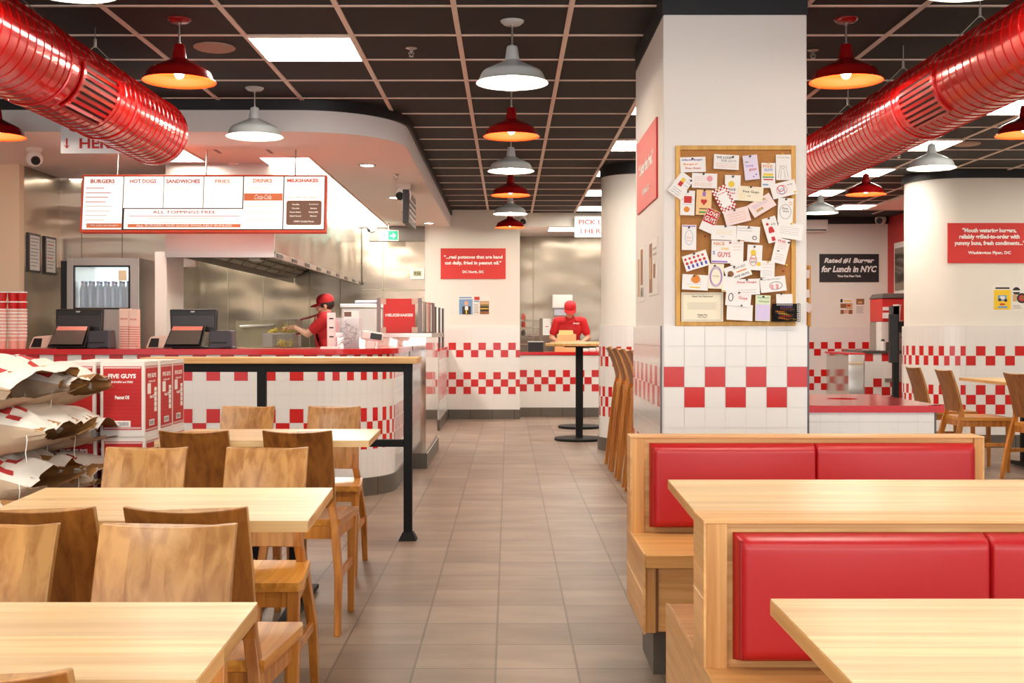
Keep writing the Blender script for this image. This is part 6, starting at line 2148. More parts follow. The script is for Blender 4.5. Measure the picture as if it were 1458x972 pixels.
def person(label, loc, rz, headc, lean, arms, top=1.60, look=0.5):
    """faces -y locally. arms: [(shoulder, elbow, wrist, dir, palm)] * 2"""
    t = thing('person', label, 'person', loc, rz)
    L_ = lambda z: -lean * max(0, (z - 0.9)) / 0.5
    b = MB()
    hipz, chz, shz = 0.90, 1.22, 1.37
    # torso
    b.ball((0, 0.0, hipz), (0.155, 0.115, 0.13), 20, 12)
    b.ball((0, L_(1.05), 1.05), (0.140, 0.10, 0.16), 20, 12)
    b.ball((0, L_(chz), chz), (0.165, 0.115, 0.17), 20, 12)
    b.ball((0, L_(1.33), 1.33), (0.17, 0.09, 0.085), 20, 12)
    neck0 = Vector((0, L_(1.38), 1.38)); hc = Vector(headc)
    b.cyl(neck0, hc + Vector((0, 0.02, -0.04)), 0.055, 0.05, 14)
    # head
    tilt = look
    fd = Vector((0, -math.cos(tilt), -math.sin(tilt)))      # facing direction
    up = Vector((0, -math.sin(tilt), math.cos(tilt)))
    def H(x, f, u):
        return hc + Vector((x, 0, 0)) + fd * f + up * u

    def eb(c, r, n=16, k=10):
        m_ = MB(); m_.ball((0, 0, 0), r, n, k)
        for v_ in m_.v:
            pass
        vs = [H(c[0] + v_[0], c[1] - v_[1], c[2] + v_[2]) for v_ in m_.v]
        b.add(vs, m_.f)
    eb((0, -0.01, 0.03), (0.076, 0.092, 0.085))
    eb((0, 0.012, -0.035), (0.062, 0.072, 0.075))
    eb((0, 0.05, -0.085), (0.032, 0.03, 0.026))            # chin
    eb((0, 0.088, -0.018), (0.013, 0.022, 0.022))          # nose
    eb((0, 0.080, 0.006), (0.009, 0.016, 0.03))
    for s in (-1, 1):
        eb((s * 0.076, -0.012, -0.012), (0.010, 0.020, 0.032))   # ears
        eb((s * 0.034, 0.066, -0.03), (0.024, 0.018, 0.022))      # cheeks
    eb((0, 0.076, -0.055), (0.025, 0.012, 0.007)); eb((0, 0.075, -0.068), (0.021, 0.012, 0.007))   # lips
    # arms
    for i, (sh, el, wr, dd, pn) in enumerate(arms):
        limb(b, [sh, el, wr], [0.050, 0.038, 0.026])
        hand(b, wr, dd, pn, 0.55, 1 if i == 0 else -1)
    # legs
    for s in (-1, 1):
        limb(b, [(s * 0.085, 0, 0.86), (s * 0.10, -0.01, 0.48), (s * 0.105, 0.015, 0.10)], [0.088, 0.058, 0.040])
        b.ball((s * 0.11, -0.05, 0.04), (0.045, 0.12, 0.04), 14, 8)
    body = solidify(b, 'body', SKIN, t, 0.0065, 3)
    # eyes and mouth
    e = MB()
    for s in (-1, 1):
        m_ = MB(); m_.ball((0, 0, 0), (0.012, 0.007, 0.006), 10, 6)
        e.add([H(s * 0.03 + v_[0], 0.078 - v_[1], 0.004 + v_[2]) for v_ in m_.v], m_.f, 0)
        m_ = MB(); m_.ball((0, 0, 0), (0.006, 0.004, 0.006), 8, 6)
        e.add([H(s * 0.03 + v_[0], 0.0835 - v_[1], 0.004 + v_[2]) for v_ in m_.v], m_.f, 1)
        m_ = MB(); m_.ball((0, 0, 0), (0.018, 0.006, 0.004), 8, 6)
        e.add([H(s * 0.031 + v_[0], 0.077 - v_[1], 0.026 + v_[2]) for v_ in m_.v], m_.f, 2)
    m_ = MB(); m_.ball((0, 0, 0), (0.02, 0.005, 0.003), 8, 6)
    e.add([H(v_[0], 0.086 - v_[1], -0.061 + v_[2]) for v_ in m_.v], m_.f, 3)
    e.build('face_features', [WHITE_PRINT, BLACK_PRINT, HAIR, mat('lip', (186, 98, 92), 0.5)], t, smooth=True)
    # hair
    h_ = MB()
    m_ = MB(); m_.ball((0, 0, 0), (0.081, 0.092, 0.085), 18, 12)
    h_.add([H(v_[0], -0.018 - v_[1], 0.026 + v_[2]) for v_ in m_.v], m_.f)
    hair = h_.build('hair', HAIR, t, smooth=True)
    # cap
    c = MB()
    m_ = MB(); m_.lathe([(0.090, 0.0), (0.093, 0.03), (0.086, 0.062), (0.062, 0.09), (0.03, 0.103), (0.001, 0.106)], n=28)
    c.add([H(v_[0] * 0.95, -0.008 - v_[1] * 1.08, 0.034 + v_[2]) for v_ in m_.v], m_.f)
    nb = 12
    top_, bot_ = [], []
    for i in range(nb + 1):
        a = math.pi * (0.12 + 0.76 * i / nb)
        for r_, lst in ((0.088, 0), (0.165, 1)):
            pass
    rows = []
    for q, (rr, dz) in enumerate(((0.088, 0.0), (0.12, -0.004), (0.150, -0.014), (0.168, -0.024))):
        rows.append([H(0.93 * min(rr, 0.098) * math.cos(math.pi * (0.10 + 0.8 * i / nb)), rr * math.sin(math.pi * (0.10 + 0.8 * i / nb)), 0.040 + dz - 0.010 * math.cos(math.pi * (0.10 + 0.8 * i / nb)) ** 2) for i in range(nb + 1)])
    c.ring_surface(rows, 0, False)
    c.ring_surface([[p - up * 0.005 for p in r] for r in reversed(rows)], 0, False)
    c.build('cap', RED_CLOTH, t, smooth=50)
    # shirt: short sleeves
    s_ = MB()
    s_.ball((0, 0.0, hipz + 0.02), (0.172, 0.13, 0.13), 20, 12)
    s_.ball((0, L_(1.05), 1.05), (0.160, 0.118, 0.17), 20, 12)
    s_.ball((0, L_(chz), chz), (0.182, 0.132, 0.18), 20, 12)
    s_.ball((0, L_(1.33), 1.335), (0.185, 0.105, 0.085), 20, 12)
    for (sh, el, wr, dd, pn) in arms:
        p, q = Vector(sh), Vector(el)
        m1 = p.lerp(q, 0.66)
        limb(s_, [p, m1], [0.068, 0.060])
        s_.cyl(Vector((p.x * 0.6, L_(1.33), 1.35)), p, 0.07, 0.07, 14)
    solidify(s_, 'shirt', RED_CLOTH, t, 0.008, 4)
    # apron in front
    a_ = MB()
    rows = []
    for j in range(9):
        v_ = j / 8
        z_ = 0.62 + v_ * (1.26 - 0.62)
        wv = 0.17 if v_ < 0.6 else 0.17 - 0.09 * (v_ - 0.6) / 0.4
        row = []
        for i in range(9):
            u_ = -1 + 2 * i / 8
            yy = -math.sqrt(max(0.0, 1 - (u_ * wv / 0.20) ** 2)) * 0.148 + (L_(z_) if z_ > 0.9 else 0) - 0.004
            row.append((u_ * wv, yy, z_))
        rows.append(row)
    a_.ring_surface(rows, 0, False)
    ap = a_.build('apron', RED_APRON, t, smooth=60)
    sd = ap.modifiers.new('thick', 'SOLIDIFY'); sd.thickness = 0.005
    st = MB()
    for s in (-1, 1):
        st.tube([(s * 0.078, L_(1.26) - 0.137, 1.255), (s * 0.07, L_(1.36) - 0.112, 1.36), (s * 0.06, L_(1.40) - 0.05, 1.415)], 0.006, 6)
    st.build('apron_strap', RED_APRON, t)
    # trousers and shoes
    tr = MB()
    tr.ball((0, 0, 0.88), (0.165, 0.125, 0.13), 18, 10)
    for s in (-1, 1):
        limb(tr, [(s * 0.085, 0, 0.84), (s * 0.10, -0.01, 0.48), (s * 0.105, 0.015, 0.09)], [0.10, 0.072, 0.058])
    solidify(tr, 'trousers', DARK_CLOTH, t, 0.01, 3)
    sh_ = MB()
    for s in (-1, 1):
        sh_.ball((s * 0.11, -0.05, 0.045), (0.052, 0.135, 0.045), 14, 8)
    sh_.build('shoes', BLACK_PLASTIC, t, smooth=True)
    return t


X1 = px(811, 0, 17.15)[0]
p1_ = person('person in a red cap, shirt and apron packing boxes at the pick-up window, head bowed', (X1, 17.15, 0), 0, (0, -0.14, 1.505), 0.10,
       [((0.185, -0.08, 1.34), (0.272, -0.09, 1.10), (0.17, -0.26, 1.035), (-0.55, -0.75, 0.0), (-0.6, 0.5, -0.4)),
        ((-0.185, -0.08, 1.34), (-0.272, -0.09, 1.10), (-0.17, -0.26, 1.035), (0.55, -0.75, 0.0), (0.6, 0.5, -0.4))], look=0.45)
text('FIVE GUYS', (0.085, -0.225, 1.31), (1, 0, 0), (0, 0, 1), WHITE_PRINT, width=0.09, height=0.022, parent=p1_, bold=0.04)
X2 = px(468, 0, 13.0)[0]
# faces -x: rotate -90 deg so that local -y points to world -x
p2_ = person('person in a red cap and shirt lifting fryer baskets in the kitchen, seen sideways', (X2 + 0.02, 13.0, 0), -math.pi / 2, (0, -0.06, 1.475), 0.05,
       [((0.185, -0.03, 1.33), (0.20, -0.22, 1.16), (0.06, -0.38, 1.235), (0, -1, 0.05), (0, 0, -1)),
        ((-0.185, -0.03, 1.33), (-0.16, -0.06, 1.06), (-0.10, -0.05 - 0.12, 1.20), (0.2, -1, 0.25), (0, 0.2, -1))], look=0.15)

# ================================================================== PICK-UP WINDOW THINGS
o = MB().box(0.157, YP - 0.02, 0.862, 2.2, YP + 0.72, 0.905).build('pickup_worktop', RED_TOP, bevel=0.003)
tag(o, 'red worktop of the pick-up window with boxes on it', 'worktop')
o2 = struct(MB().box(0.157, YP + 0.12, 0, 2.2, YP + 0.70, 0.862).build('wall_pickup_counter_body', STEEL_MATT))
WT = 0.905


def carton_box(label, x, y, z, w, d, h, flap=False):
    t = thing('meal_box', label, 'box', (x, y, z), 0, 'brown meal boxes at the pick-up window')
    MB().box(-w / 2, -d / 2, 0, w / 2, d / 2, h).build('box', mat('pale_cardboard', (226, 192, 136), 0.8), t, bevel=0.003)
    if flap:
        MB().hexa([(-w * 0.4, d / 2 - 0.01, h), (w * 0.4, d / 2 - 0.01, h), (w * 0.4, d / 2, h), (-w * 0.4, d / 2, h), (-w * 0.36, d / 2 + 0.03, h + 0.055), (w * 0.36, d / 2 + 0.03, h + 0.055), (w * 0.36, d / 2 + 0.04, h + 0.055), (-w * 0.36, d / 2 + 0.04, h + 0.055)]).build('lid_flap', CARDBOARD, t)


a = px(806.5, 0, 16.6)
carton_box('lower wide brown box on the pick-up worktop', a[0] - 0.02, 16.62, WT, 0.30, 0.24, 0.085)
carton_box('upper brown box with open lid held by the pick-up worker', a[0], 16.62, WT + 0.086, 0.27, 0.20, 0.165, True)
# black tray, wire rack, papers, dispenser on wall
x0, x1, z0, z1 = pxr(752, 773.5, 487, 503, 16.4)
t = thing('black_bin', 'black bin with a steel rim on the pick-up worktop', 'bin', ((x0 + x1) / 2, 16.45, WT))
MB().box(-(x1 - x0) / 2, -0.1, 0, (x1 - x0) / 2, 0.1, z1 - WT).build('bin_body', BLACK_PLASTIC, t)
MB().box(-(x1 - x0) / 2 - 0.004, -0.104, z1 - WT, (x1 - x0) / 2 + 0.004, 0.104, z1 - WT + 0.014).build('rim', CHROME, t)
x0, x1, z0, z1 = pxr(741, 769, 459, 503, 16.75)
t = thing('wire_shelf', 'chrome wire shelf rack left of the pick-up worker', 'rack', ((x0 + x1) / 2, 16.8, WT))
w_ = (x1 - x0) / 2
mb = MB()
for zz in (0.10, 0.22, 0.34, 0.45):
    mb.cyl((-w_, 0, zz), (w_, 0, zz), 0.006, n=6); mb.cyl((-w_, 0.1, zz), (w_, 0.1, zz), 0.006, n=6)
for xx in (-w_, w_):
    mb.cyl((xx, 0, 0), (xx, 0, 0.47), 0.008, n=6); mb.cyl((xx, 0.1, 0), (xx, 0.1, 0.47), 0.008, n=6)
mb.build('wire_frame', CHROME, t)
MB().box(w_ - 0.01, -0.01, 0.1, w_ + 0.04, 0.11, 0.48).build('end_plate', mat('bronze_grey', (120, 108, 96), 0.4), t)
for i, (zz, c) in enumerate(((0.345, (150, 30, 26)), (0.225, (70, 60, 54)), (0.455, (170, 60, 50)))):
    o = MB().lathe([(0.001, 0), (0.028, 0), (0.03, 0.06), (0.014, 0.08), (0.014, 0.09), (0.001, 0.09)], n=12).build('sauce_bottle', mat(f'sauce_{i}', c, 0.4), smooth=40)
    o.location = ((x0 + x1) / 2 - w_ + 0.045, 16.85, WT + zz + 0.004)
    tag(o, f'small {("red", "dark", "pale red")[i]} sauce bottle on the {("second highest", "third highest", "top")[i]} level of the wire rack', 'bottle')
x0, x1, z0, z1 = pxr(786, 815.5, 419.5, 439, 18.5)
t = thing('towel_dispenser', 'white wall dispenser above the head of the pick-up worker', 'dispenser', ((x0 + x1) / 2, 18.6, (z0 + z1) / 2))
w_, h_ = (x1 - x0) / 2, (z1 - z0) / 2
MB().box(-w_, -0.16, -h_, w_, 0, h_).build('cover', WHITE_PLASTIC, t, bevel=0.02)
MB().box(-w_ * 0.8, -0.13, -h_ - 0.11, w_ * 0.8, -0.01, -h_).build('lower_body', mat('lilac_grey', (190, 186, 200), 0.4), t)
x0, x1, z0, z1 = pxr(772.5, 785.5, 453, 477, 18.3)
t = thing('wall_notice', 'white paper notice on the steel wall left of the worker', 'notice', ((x0 + x1) / 2, 18.6, (z0 + z1) / 2))
MB().box(-(x1 - x0) / 2, -0.01, -(z1 - z0) / 2, (x1 - x0) / 2, 0, (z1 - z0) / 2).build('sheet', WHITE_PRINT, t)
MB().box(-0.02, -0.012, 0.0, 0.03, -0.0105, 0.012).build('print', RED_PRINT, t)
t = thing('napkin_packs', 'white paper packs on the pick-up worktop right of the boxes', 'packs', (px(842, 0, 16.45)[0], 16.45, WT))
for q in range(3):
    MB().box(-0.13 + q * 0.10, -0.06, 0.0, -0.04 + q * 0.10, 0.06, 0.045 + 0.008 * q).build('pack', WHITE_PLASTIC, t, bevel=0.012)
o = MB().box(0, 0, 0, 0.06, 0.05, 0.07).build('red_box', RED_PRINT, bevel=0.004); o.location = (px(856, 0, 17.2)[0], 16.85, WT)
tag(o, 'little red box at the right end of the pick-up worktop', 'box')

# ================================================================== FAR RIGHT DRINKS AREA
t = thing('drinks_counter', 'white tiled drinks counter with dark top before the red wall', 'counter', (px(1231, 0, 13.6)[0], 13.6, 0))
Wd = 0.62
o = tile_wall('tiled_front', [([(0, 0), (Wd * 0.55, 0)], 0.1)], 0, 0.93, lambda i, k: (k in (5, 3) and i % 2 == 1) or (k in (4, 8) and i % 2 == 0), thick=0.03)
del o['kind']; o.parent = t
MB().box(Wd * 0.55, 0.0, 0.62, 1.2, 0.8, 0.93).build('steel_drawer', STEEL_MATT, t)
MB().box(Wd * 0.40, 0.0, 0.35, 1.2, 0.8, 0.62).build('red_cupboard', mat('red_reflecting_door', (206, 60, 56), 0.12, metal=0.3), t)
MB().box(0.0, 0.03, 0, Wd * 0.55, 0.8, 0.93).build('body', WHITE_WALL, t)
MB().box(Wd * 0.55, 0.02, 0.0, 1.2, 0.8, 0.35).build('lower_body', WHITE_WALL, t)
MB().box(Wd * 0.38, -0.02, 0.60, 1.2, 0.0, 0.64).build('ledge', CHROME, t)
MB().box(-0.02, -0.02, 0.93, 1.2, 0.8, 0.965).build('dark_top', mat('dark_stone_top', (74, 66, 62), 0.3), t)
t = thing('half_wall', 'low steel-faced partition with a red cap left of the drinks counter', 'partition', (px(1208, 0, 13.0)[0], 13.0, 0))
MB().box(0, 0, 0, 0.17, 0.9, 0.93).build('body', STEEL_FLAT, t)
MB().box(-0.015, -0.02, 0.93, 0.185, 0.92, 0.95).build('cap', RED_TOP, t)
# soda machine
x0, x1, z0, z1 = pxr(1259, 1303, 417, 500, 13.75)
t = thing('soda_machine', 'red soda dispenser with a dark curved lid on the drinks counter', 'soda machine', ((x0 + x1) / 2, 13.9, 0.965))
w_ = (x1 - x0) / 2; H_ = z1 - 0.965
MB().box(-w_, -0.06, H_ * 0.50, w_, 0.4, H_ - 0.06).build('red_front', mat('soda_red', (206, 40, 38), 0.3), t, bevel=0.012)
mb = MB()
mb.hexa([(-w_ - 0.01, -0.09, H_ - 0.06), (w_, -0.09, H_ - 0.06), (w_, 0.42, H_ - 0.06), (-w_ - 0.01, 0.42, H_ - 0.06), (-w_ + 0.03, -0.04, H_), (w_, -0.04, H_), (w_, 0.42, H_), (-w_ + 0.03, 0.42, H_)])
mb.build('lid', mat('dark_lid', (82, 74, 72), 0.3), t, bevel=0.012)
MB().box(-0.02, -0.05, H_ * 0.31, w_, 0.3, H_ * 0.50).build('valve_box', BLACK_PLASTIC, t)
MB().box(-w_, 0.15, 0.0, w_, 0.4, H_ * 0.5).build('steel_back', STEEL_MATT, t)
MB().box(-w_ - 0.0, -0.05, 0.0, -w_ + 0.16, 0.15, H_ * 0.5).build('side_housing', WHITE_PLASTIC, t)
MB().box(-w_ + 0.01, -0.066, H_ * 0.56, -w_ + 0.12, -0.06, H_ * 0.66).build('label_plate', WHITE_PRINT, t)
MB().box(-w_ + 0.01, -0.066, H_ * 0.70, -w_ + 0.16, -0.06, H_ * 0.76).build('label_plate', WHITE_PRINT, t)
for q in range(3):
    MB().tube([(0.0 + q * 0.06, -0.06, H_ * 0.31), (0.0 + q * 0.06, -0.08, H_ * 0.25), (-0.02 + q * 0.06, -0.07, H_ * 0.22)], 0.008).build('nozzle', BLACK_PLASTIC, t)
o = MB().lathe([(0.001, 0), (0.030, 0), (0.044, 0.17), (0.048, 0.175), (0.048, 0.185), (0.001, 0.187)], n=20).build('paper_cup', WHITE_PLASTIC, smooth=40)
o.location = (px(1278, 0, 13.4)[0], 13.55, 1.32)
cup_holder = thing('cup_dispenser', 'white cup tube bracket in front of the soda machine', 'cup dispenser', (px(1278, 0, 13.55)[0], 13.62, 0.965))
MB().box(-0.05, 0.05, 0.0, 0.05, 0.08, 0.5).build('upright', CHROME, cup_holder)
MB().box(-0.045, -0.12, 0.345, 0.045, 0.05, 0.355).build('shelf', CHROME, cup_holder)
tag(o, 'large white paper cup in front of the red soda machine', 'cup')
o.location = (px(1278, 0, 13.55)[0], 13.56, 0.965 + 0.356)
t = thing('payment_post', 'slim black post with a screen box rising behind the red-topped counter', 'post', (px(1272, 0, 11.45)[0], 11.45, 0))
MB().box(-0.005, -0.02, 0.02, 0.05, 0.03, 1.44).build('pole', BLACK_METAL, t)
MB().box(-0.05, -0.045, 0.88, 0.03, 0.0, 1.36).build('screen_box', BLACK_PLASTIC, t, bevel=0.004)
MB().box(-0.035, -0.02, 1.36, 0.05, 0.03, 1.44).build('head', mat('charcoal', (66, 62, 62), 0.4), t)
MB().lathe([(0.001, 0.02), (0.17, 0.018), (0.175, 0.0)], n=24).build('base', BLACK_METAL, t, smooth=True)
# mirror on red wall
t = thing('wall_mirror', 'white framed mirror on the red wall above the soda machine', 'mirror', (5.53, 16.15, 2.09))
MB().box(-0.03, -0.42, -0.36, 0, 0.38, 0.36).build('frame', WHITE_PLASTIC, t)
MB().box(-0.034, -0.38, -0.32, -0.03, 0.34, 0.28).build('glass', STEEL, t)
t = thing('salt_shaker', 'little black and white shaker on the dark drinks counter', 'shaker', (px(1257, 0, 13.65)[0], 13.65, 0.965))
MB().cyl((0, 0, 0), (0, 0, 0.11), 0.028, 0.022, 16).build('jar', WHITE_PLASTIC, t, smooth=40)
MB().cyl((0.0, 0, 0.11), (0, 0, 0.135), 0.022, 0.018, 16).build('lid', BLACK_PLASTIC, t, smooth=40)
MB().box(0.05, -0.03, 0, 0.12, 0.05, 0.1).build('caddy', BLACK_PLASTIC, t)

# ================================================================== CORK BOARD WITH CARDS
CB_Y = PY0
bx0, bx1, bz0, bz1 = pxr(961.5, 1131.5, 208, 464, PY0)
t = thing('cork_board', 'cork notice board in a yellow wood frame, crowded with drawings, on the square pillar', 'notice board', ((bx0 + bx1) / 2, CB_Y, (bz0 + bz1) / 2))
w_, h_ = (bx1 - bx0) / 2, (bz1 - bz0) / 2
fw = 0.022
MB().box(-w_ + fw * 0.5, -0.010, -h_ + fw * 0.5, w_ - fw * 0.5, 0, h_ - fw * 0.5).build('cork', CORK, t)
for n_, b_ in (('l', (-w_, -0.022, -h_, -w_ + fw, 0, h_)), ('r', (w_ - fw, -0.022, -h_, w_, 0, h_)), ('t', (-w_ + fw, -0.022, h_ - fw, w_ - fw, 0, h_)), ('b', (-w_ + fw, -0.022, -h_, w_ - fw, 0, -h_ + fw))):
    MB().box(*b_).build('frame_rail', FRAME_WOOD, t, bevel=0.002)
CU = 0.3189 * PY0 / FPX      # one zoomed-photo unit in metres
INK = {k_: mat('ink_' + k_, c, 0.7) for k_, c in dict(blue=(70, 80, 190), red=(206, 50, 50), black=(44, 40, 44), grey=(160, 156, 160), orange=(232, 140, 50), yellow=(240, 206, 70), purple=(160, 120, 206), green=(110, 160, 80), brown=(140, 90, 50), plilac=(222, 206, 240), pink=(236, 160, 170), lblue=(130, 170, 214)).items()}
CPAP = {k_: mat('card_' + k_, c, 0.7) for k_, c in dict(w=(246, 243, 240), lil=(234, 224, 244), or_=(248, 206, 150), cream=(250, 240, 214), pinkc=(248, 226, 222), red=(210, 50, 56), lg=(226, 238, 206)).items()}
PIN = [mat('pin_' + k_, c, 0.3) for k_, c in (('black', (36, 30, 34)), ('yellow', (236, 200, 60)), ('red', (180, 40, 40)))]
NCARD = [0]


def card(label, cx_, cy_, w, h, rot, paper, items, pin=(0.5, 0.06), pc=0):
    """centre, width, height in zoomed-photo units; items in fractions (x from left, y from top)"""
    i = NCARD[0]; NCARD[0] += 1
    X = (940 + cx_ * 0.3188 - 724) * PY0 / FPX
    Z = CAM_H - (180 + cy_ * 0.3189 - 473) * PY0 / FPX
    Y = CB_Y - 0.0235 - 0.0011 * i
    t = thing('drawing_card', label, 'card', (X, Y, Z), 0, 'drawings pinned on the cork board')
    t.rotation_euler = (0, math.radians(rot), 0)
    W, H = w * CU, h * CU
    s = MB()
    n = 6
    # sheet bowing away from the board towards its lower edge
    rows = []
    for j in range(n + 1):
        v = j / n
        yb_ = -0.002 - 0.006 * v * v
        rows.append([(-W / 2 + W * q / 4, yb_, H / 2 - H * v) for q in range(5)])
    s.ring_surface(rows, 0, False)
    sh = s.build('sheet', CPAP[paper], t)
    sd = sh.modifiers.new('t', 'SOLIDIFY'); sd.thickness = 0.0006; sd.offset = 0
    d = MB(); mats_ = []
    def P(a, b, l=0.0009):
        return (-W / 2 + W * a, -0.002 - 0.006 * b * b - l, H / 2 - H * b)
    for it in items:
        kind, col = it[0], it[1]
        if INK[col] not in mats_:
            mats_.append(INK[col])
        m_ = mats_.index(INK[col])
        if kind == 'r':
            _, _, a, b, a2, b2 = it
            d.quad(P(a, b2), P(a2, b2), P(a2, b), P(a, b), m_)
        elif kind == 'o':
            _, _, a, b, r = it[:5]
            asp = W / H
            d.add([P(a + r * math.cos(2 * math.pi * q / 16), b + r * asp * math.sin(2 * math.pi * q / 16), 0.0011) for q in range(16)], [tuple(range(15, -1, -1))], m_)
        elif kind == 'u':       # outlined oval
            _, _, a, b, r, r2 = it
            N_ = 22; th_ = 0.03
            for q in range(N_):
                a1, a2_ = 2 * math.pi * q / N_, 2 * math.pi * (q + 1) / N_
                f_ = lambda aa, k2: P(a + (r - th_ * k2) * math.cos(aa), b + (r2 - th_ * k2 * W / H) * math.sin(aa), 0.001)
                d.quad(f_(a1, 0), f_(a2_, 0), f_(a2_, 1), f_(a1, 1), m_)
        elif kind == 'l':       # stroke
            _, _, a, b, a2, b2 = it
            dx, dy = (a2 - a) * W, (b2 - b) * H
            ln = math.hypot(dx, dy) or 1
            ox, oy = -dy / ln * 0.0008 / W, dx / ln * 0.0008 / H
            d.quad(P(a - ox, b - oy), P(a2 - ox, b2 - oy), P(a2 + ox, b2 + oy), P(a + ox, b + oy), m_)
        elif kind == 't':
            _, _, s_, a, b, wf, hf = it
            text(s_, P(a, b, 0.0), (1, 0, 0), (0, 0, 1), INK[col], width=W * wf, height=H * hf, parent=t, bold=0.01, lift=0.0022)
    if d.f:
        d.build('drawing', mats_, t)
    # push pin
    p = MB()
    pa, pb = pin
    pp = Vector(P(pa, pb))
    p.lathe([(0.001, -0.013), (0.0042, -0.012), (0.0045, -0.009), (0.0028, -0.007), (0.0032, -0.002), (0.0045, 0.0), (0.0045, 0.001)], (pp.x, pp.y - 0.0005, pp.z), 10, axis='y')
    p.build('push_pin', PIN[pc], t, smooth=40)
    return t


def scribble(col, x0, y0, x1, y1, n, seed=0):
    r = random.Random(seed)
    out = []
    for i in range(n):
        y = y0 + (y1 - y0) * i / max(n - 1, 1)
        x = x0
        while x < x1:
            dx = r.uniform(0.03, 0.08)
            out.append(('l', col, x, y + r.uniform(-.015, .015), min(x + dx, x1), y + r.uniform(-.015, .015)))
            x += dx + 0.02
    return out


card('faint white card with a drawn shake figure, top right of the board', 545, 186, 68, 114, 0, 'w', [('t', 'grey', 'To Five Guys', .5, .12, .8, .07), ('u', 'grey', .45, .5, .12, .07), ('l', 'grey', .3, .95, .35, .6), ('l', 'grey', .6, .95, .55, .6), ('l', 'grey', .15, .9, .3, .4), ('l', 'grey', .8, .9, .65, .4)], (.4, -.02), 1)
card('narrow card with a colourful burger under the words FIVE GUYS', 477, 222, 62, 112, 1, 'w', [('t', 'orange', 'FIVE', .45, .14, .7, .12), ('t', 'blue', 'GUYS', .5, .28, .6, .10), ('r', 'yellow', .15, .42, .85, .52), ('r', 'green', .1, .54, .9, .60), ('r', 'red', .15, .64, .85, .69), ('r', 'lblue', .1, .84, .5, .90)], (.5, .02), 1)
card('white card with blue and orange writing, upper left corner of the board', 142, 174, 113, 68, -1.5, 'w', [('t', 'blue', 'Different Burgers', .48, .2, .8, .15), ('t', 'orange', 'Burgers!', .4, .48, .55, .15), ('t', 'red', 'Five Guys', .5, .75, .6, .15)], (.48, .12))
card('white card reading WE LOVE FIVE GUYS in pencil, top row middle', 290, 163, 112, 66, 3, 'w', [('t', 'black', 'WE LOVE', .4, .2, .6, .15), ('t', 'grey', 'FIVE GUYS', .6, .42, .6, .15)] + scribble('orange', .1, .62, .9, .85, 3, 2), (.75, .14))
card('lilac card saying five guys with little stars, top row', 400, 187, 65, 110, -6, 'lil', [('t', 'black', 'the', .25, .26, .25, .06), ('t', 'purple', 'love', .4, .42, .5, .1), ('t', 'red', 'guys', .6, .6, .5, .1), ('o', 'blue', .8, .8, .05), ('o', 'purple', .6, .88, .05)], (.5, .05))
card('white card with faint rows of red and yellow doodles under the top left card', 193, 246, 112, 66, 2, 'w', scribble('pink', .1, .25, .55, .5, 3, 4) + scribble('orange', .1, .65, .8, .85, 3, 5) + [('o', 'pink', .7, .35, .12)], (.45, .06))
card('tilted card with a red fries box and pencil shapes leaning over the left frame', 88, 267, 68, 108, 36, 'w', [('r', 'red', .28, .35, .55, .55), ('r', 'yellow', .3, .18, .55, .35)] + scribble('blue', .65, .1, .95, .4, 3, 6) + scribble('black', .15, .7, .8, .9, 3, 8), (.85, .1))
card('tall card with a yellow cone and five guys writing, upper middle', 317, 277, 70, 112, 2, 'w', [('o', 'yellow', .42, .36, .2), ('t', 'black', 'FIVE', .45, .58, .5, .09), ('t', 'red', 'Guys', .45, .72, .45, .1)], (.5, .06))
card('white card with a red drawn shirt at the left frame', 117, 345, 64, 110, 2, 'w', [('r', 'red', .25, .22, .78, .5), ('l', 'red', .1, .4, .3, .24), ('l', 'red', .9, .4, .7, .24), ('l', 'lblue', .15, .56, .85, .56), ('o', 'orange', .45, .76, .2), ('r', 'orange', .25, .72, .65, .8)], (.5, .05))
card('orange card with a purple letter I, a red heart and a burger', 189, 343, 68, 112, 3, 'or_', [('t', 'purple', 'I', .5, .17, .2, .17), ('o', 'red', .41, .44, .11), ('o', 'red', .6, .44, .11), ('r', 'red', .36, .45, .65, .53), ('r', 'red', .43, .53, .58, .59), ('r', 'brown', .22, .73, .78, .78), ('r', 'green', .2, .85, .8, .93)], (.5, .03))
card('red and white checked card with an order slip', 278, 327, 70, 112, -27, 'red', [('r', 'yellow', .0, .0, .01, .01)] , (.4, .06), 1)
_t = [o_ for o_ in COL.objects if o_.get('label') == 'red and white checked card with an order slip'][0]
mb = MB()
W, H = 70 * CU, 112 * CU
for a_ in range(8):
    for b_ in range(13):
        if (a_ + b_) % 2 == 0:
            mb.box(-W / 2 + W * a_ / 8, -0.010, H / 2 - H * (b_ + 1) / 13, -W / 2 + W * (a_ + 1) / 8, -0.0095, H / 2 - H * b_ / 13)
mb.box(-W * 0.3, -0.0115, -H * 0.33, W * 0.3, -0.0105, H * 0.33)
mb.build('white_squares', WHITE_PRINT, _t)
text('Five Guys', (0, -0.0118, H * 0.23), (1, 0, 0), (0, 0, 1), INK['red'], width=W * .45, height=H * .07, parent=_t, bold=0.03)
card('cream card reading Five Guys in pencil script, upper right middle', 395, 305, 114, 66, 4, 'cream', [('t', 'black', 'Five Guys', .52, .38, .62, .2), ('t', 'grey', 'to', .45, .65, .15, .1)] + scribble('yellow', .08, .55, .3, .8, 3, 9), (.5, .04))
card('card with a flower of red loops leaning over the right frame', 543, 285, 112, 66, -14, 'w', [('u', 'pink', .42, .5, .22, .33), ('u', 'lblue', .42, .6, .12, .2), ('u', 'red', .4, .4, .14, .22), ('t', 'black', 'to my', .78, .28, .2, .12)], (.9, .85), 1)
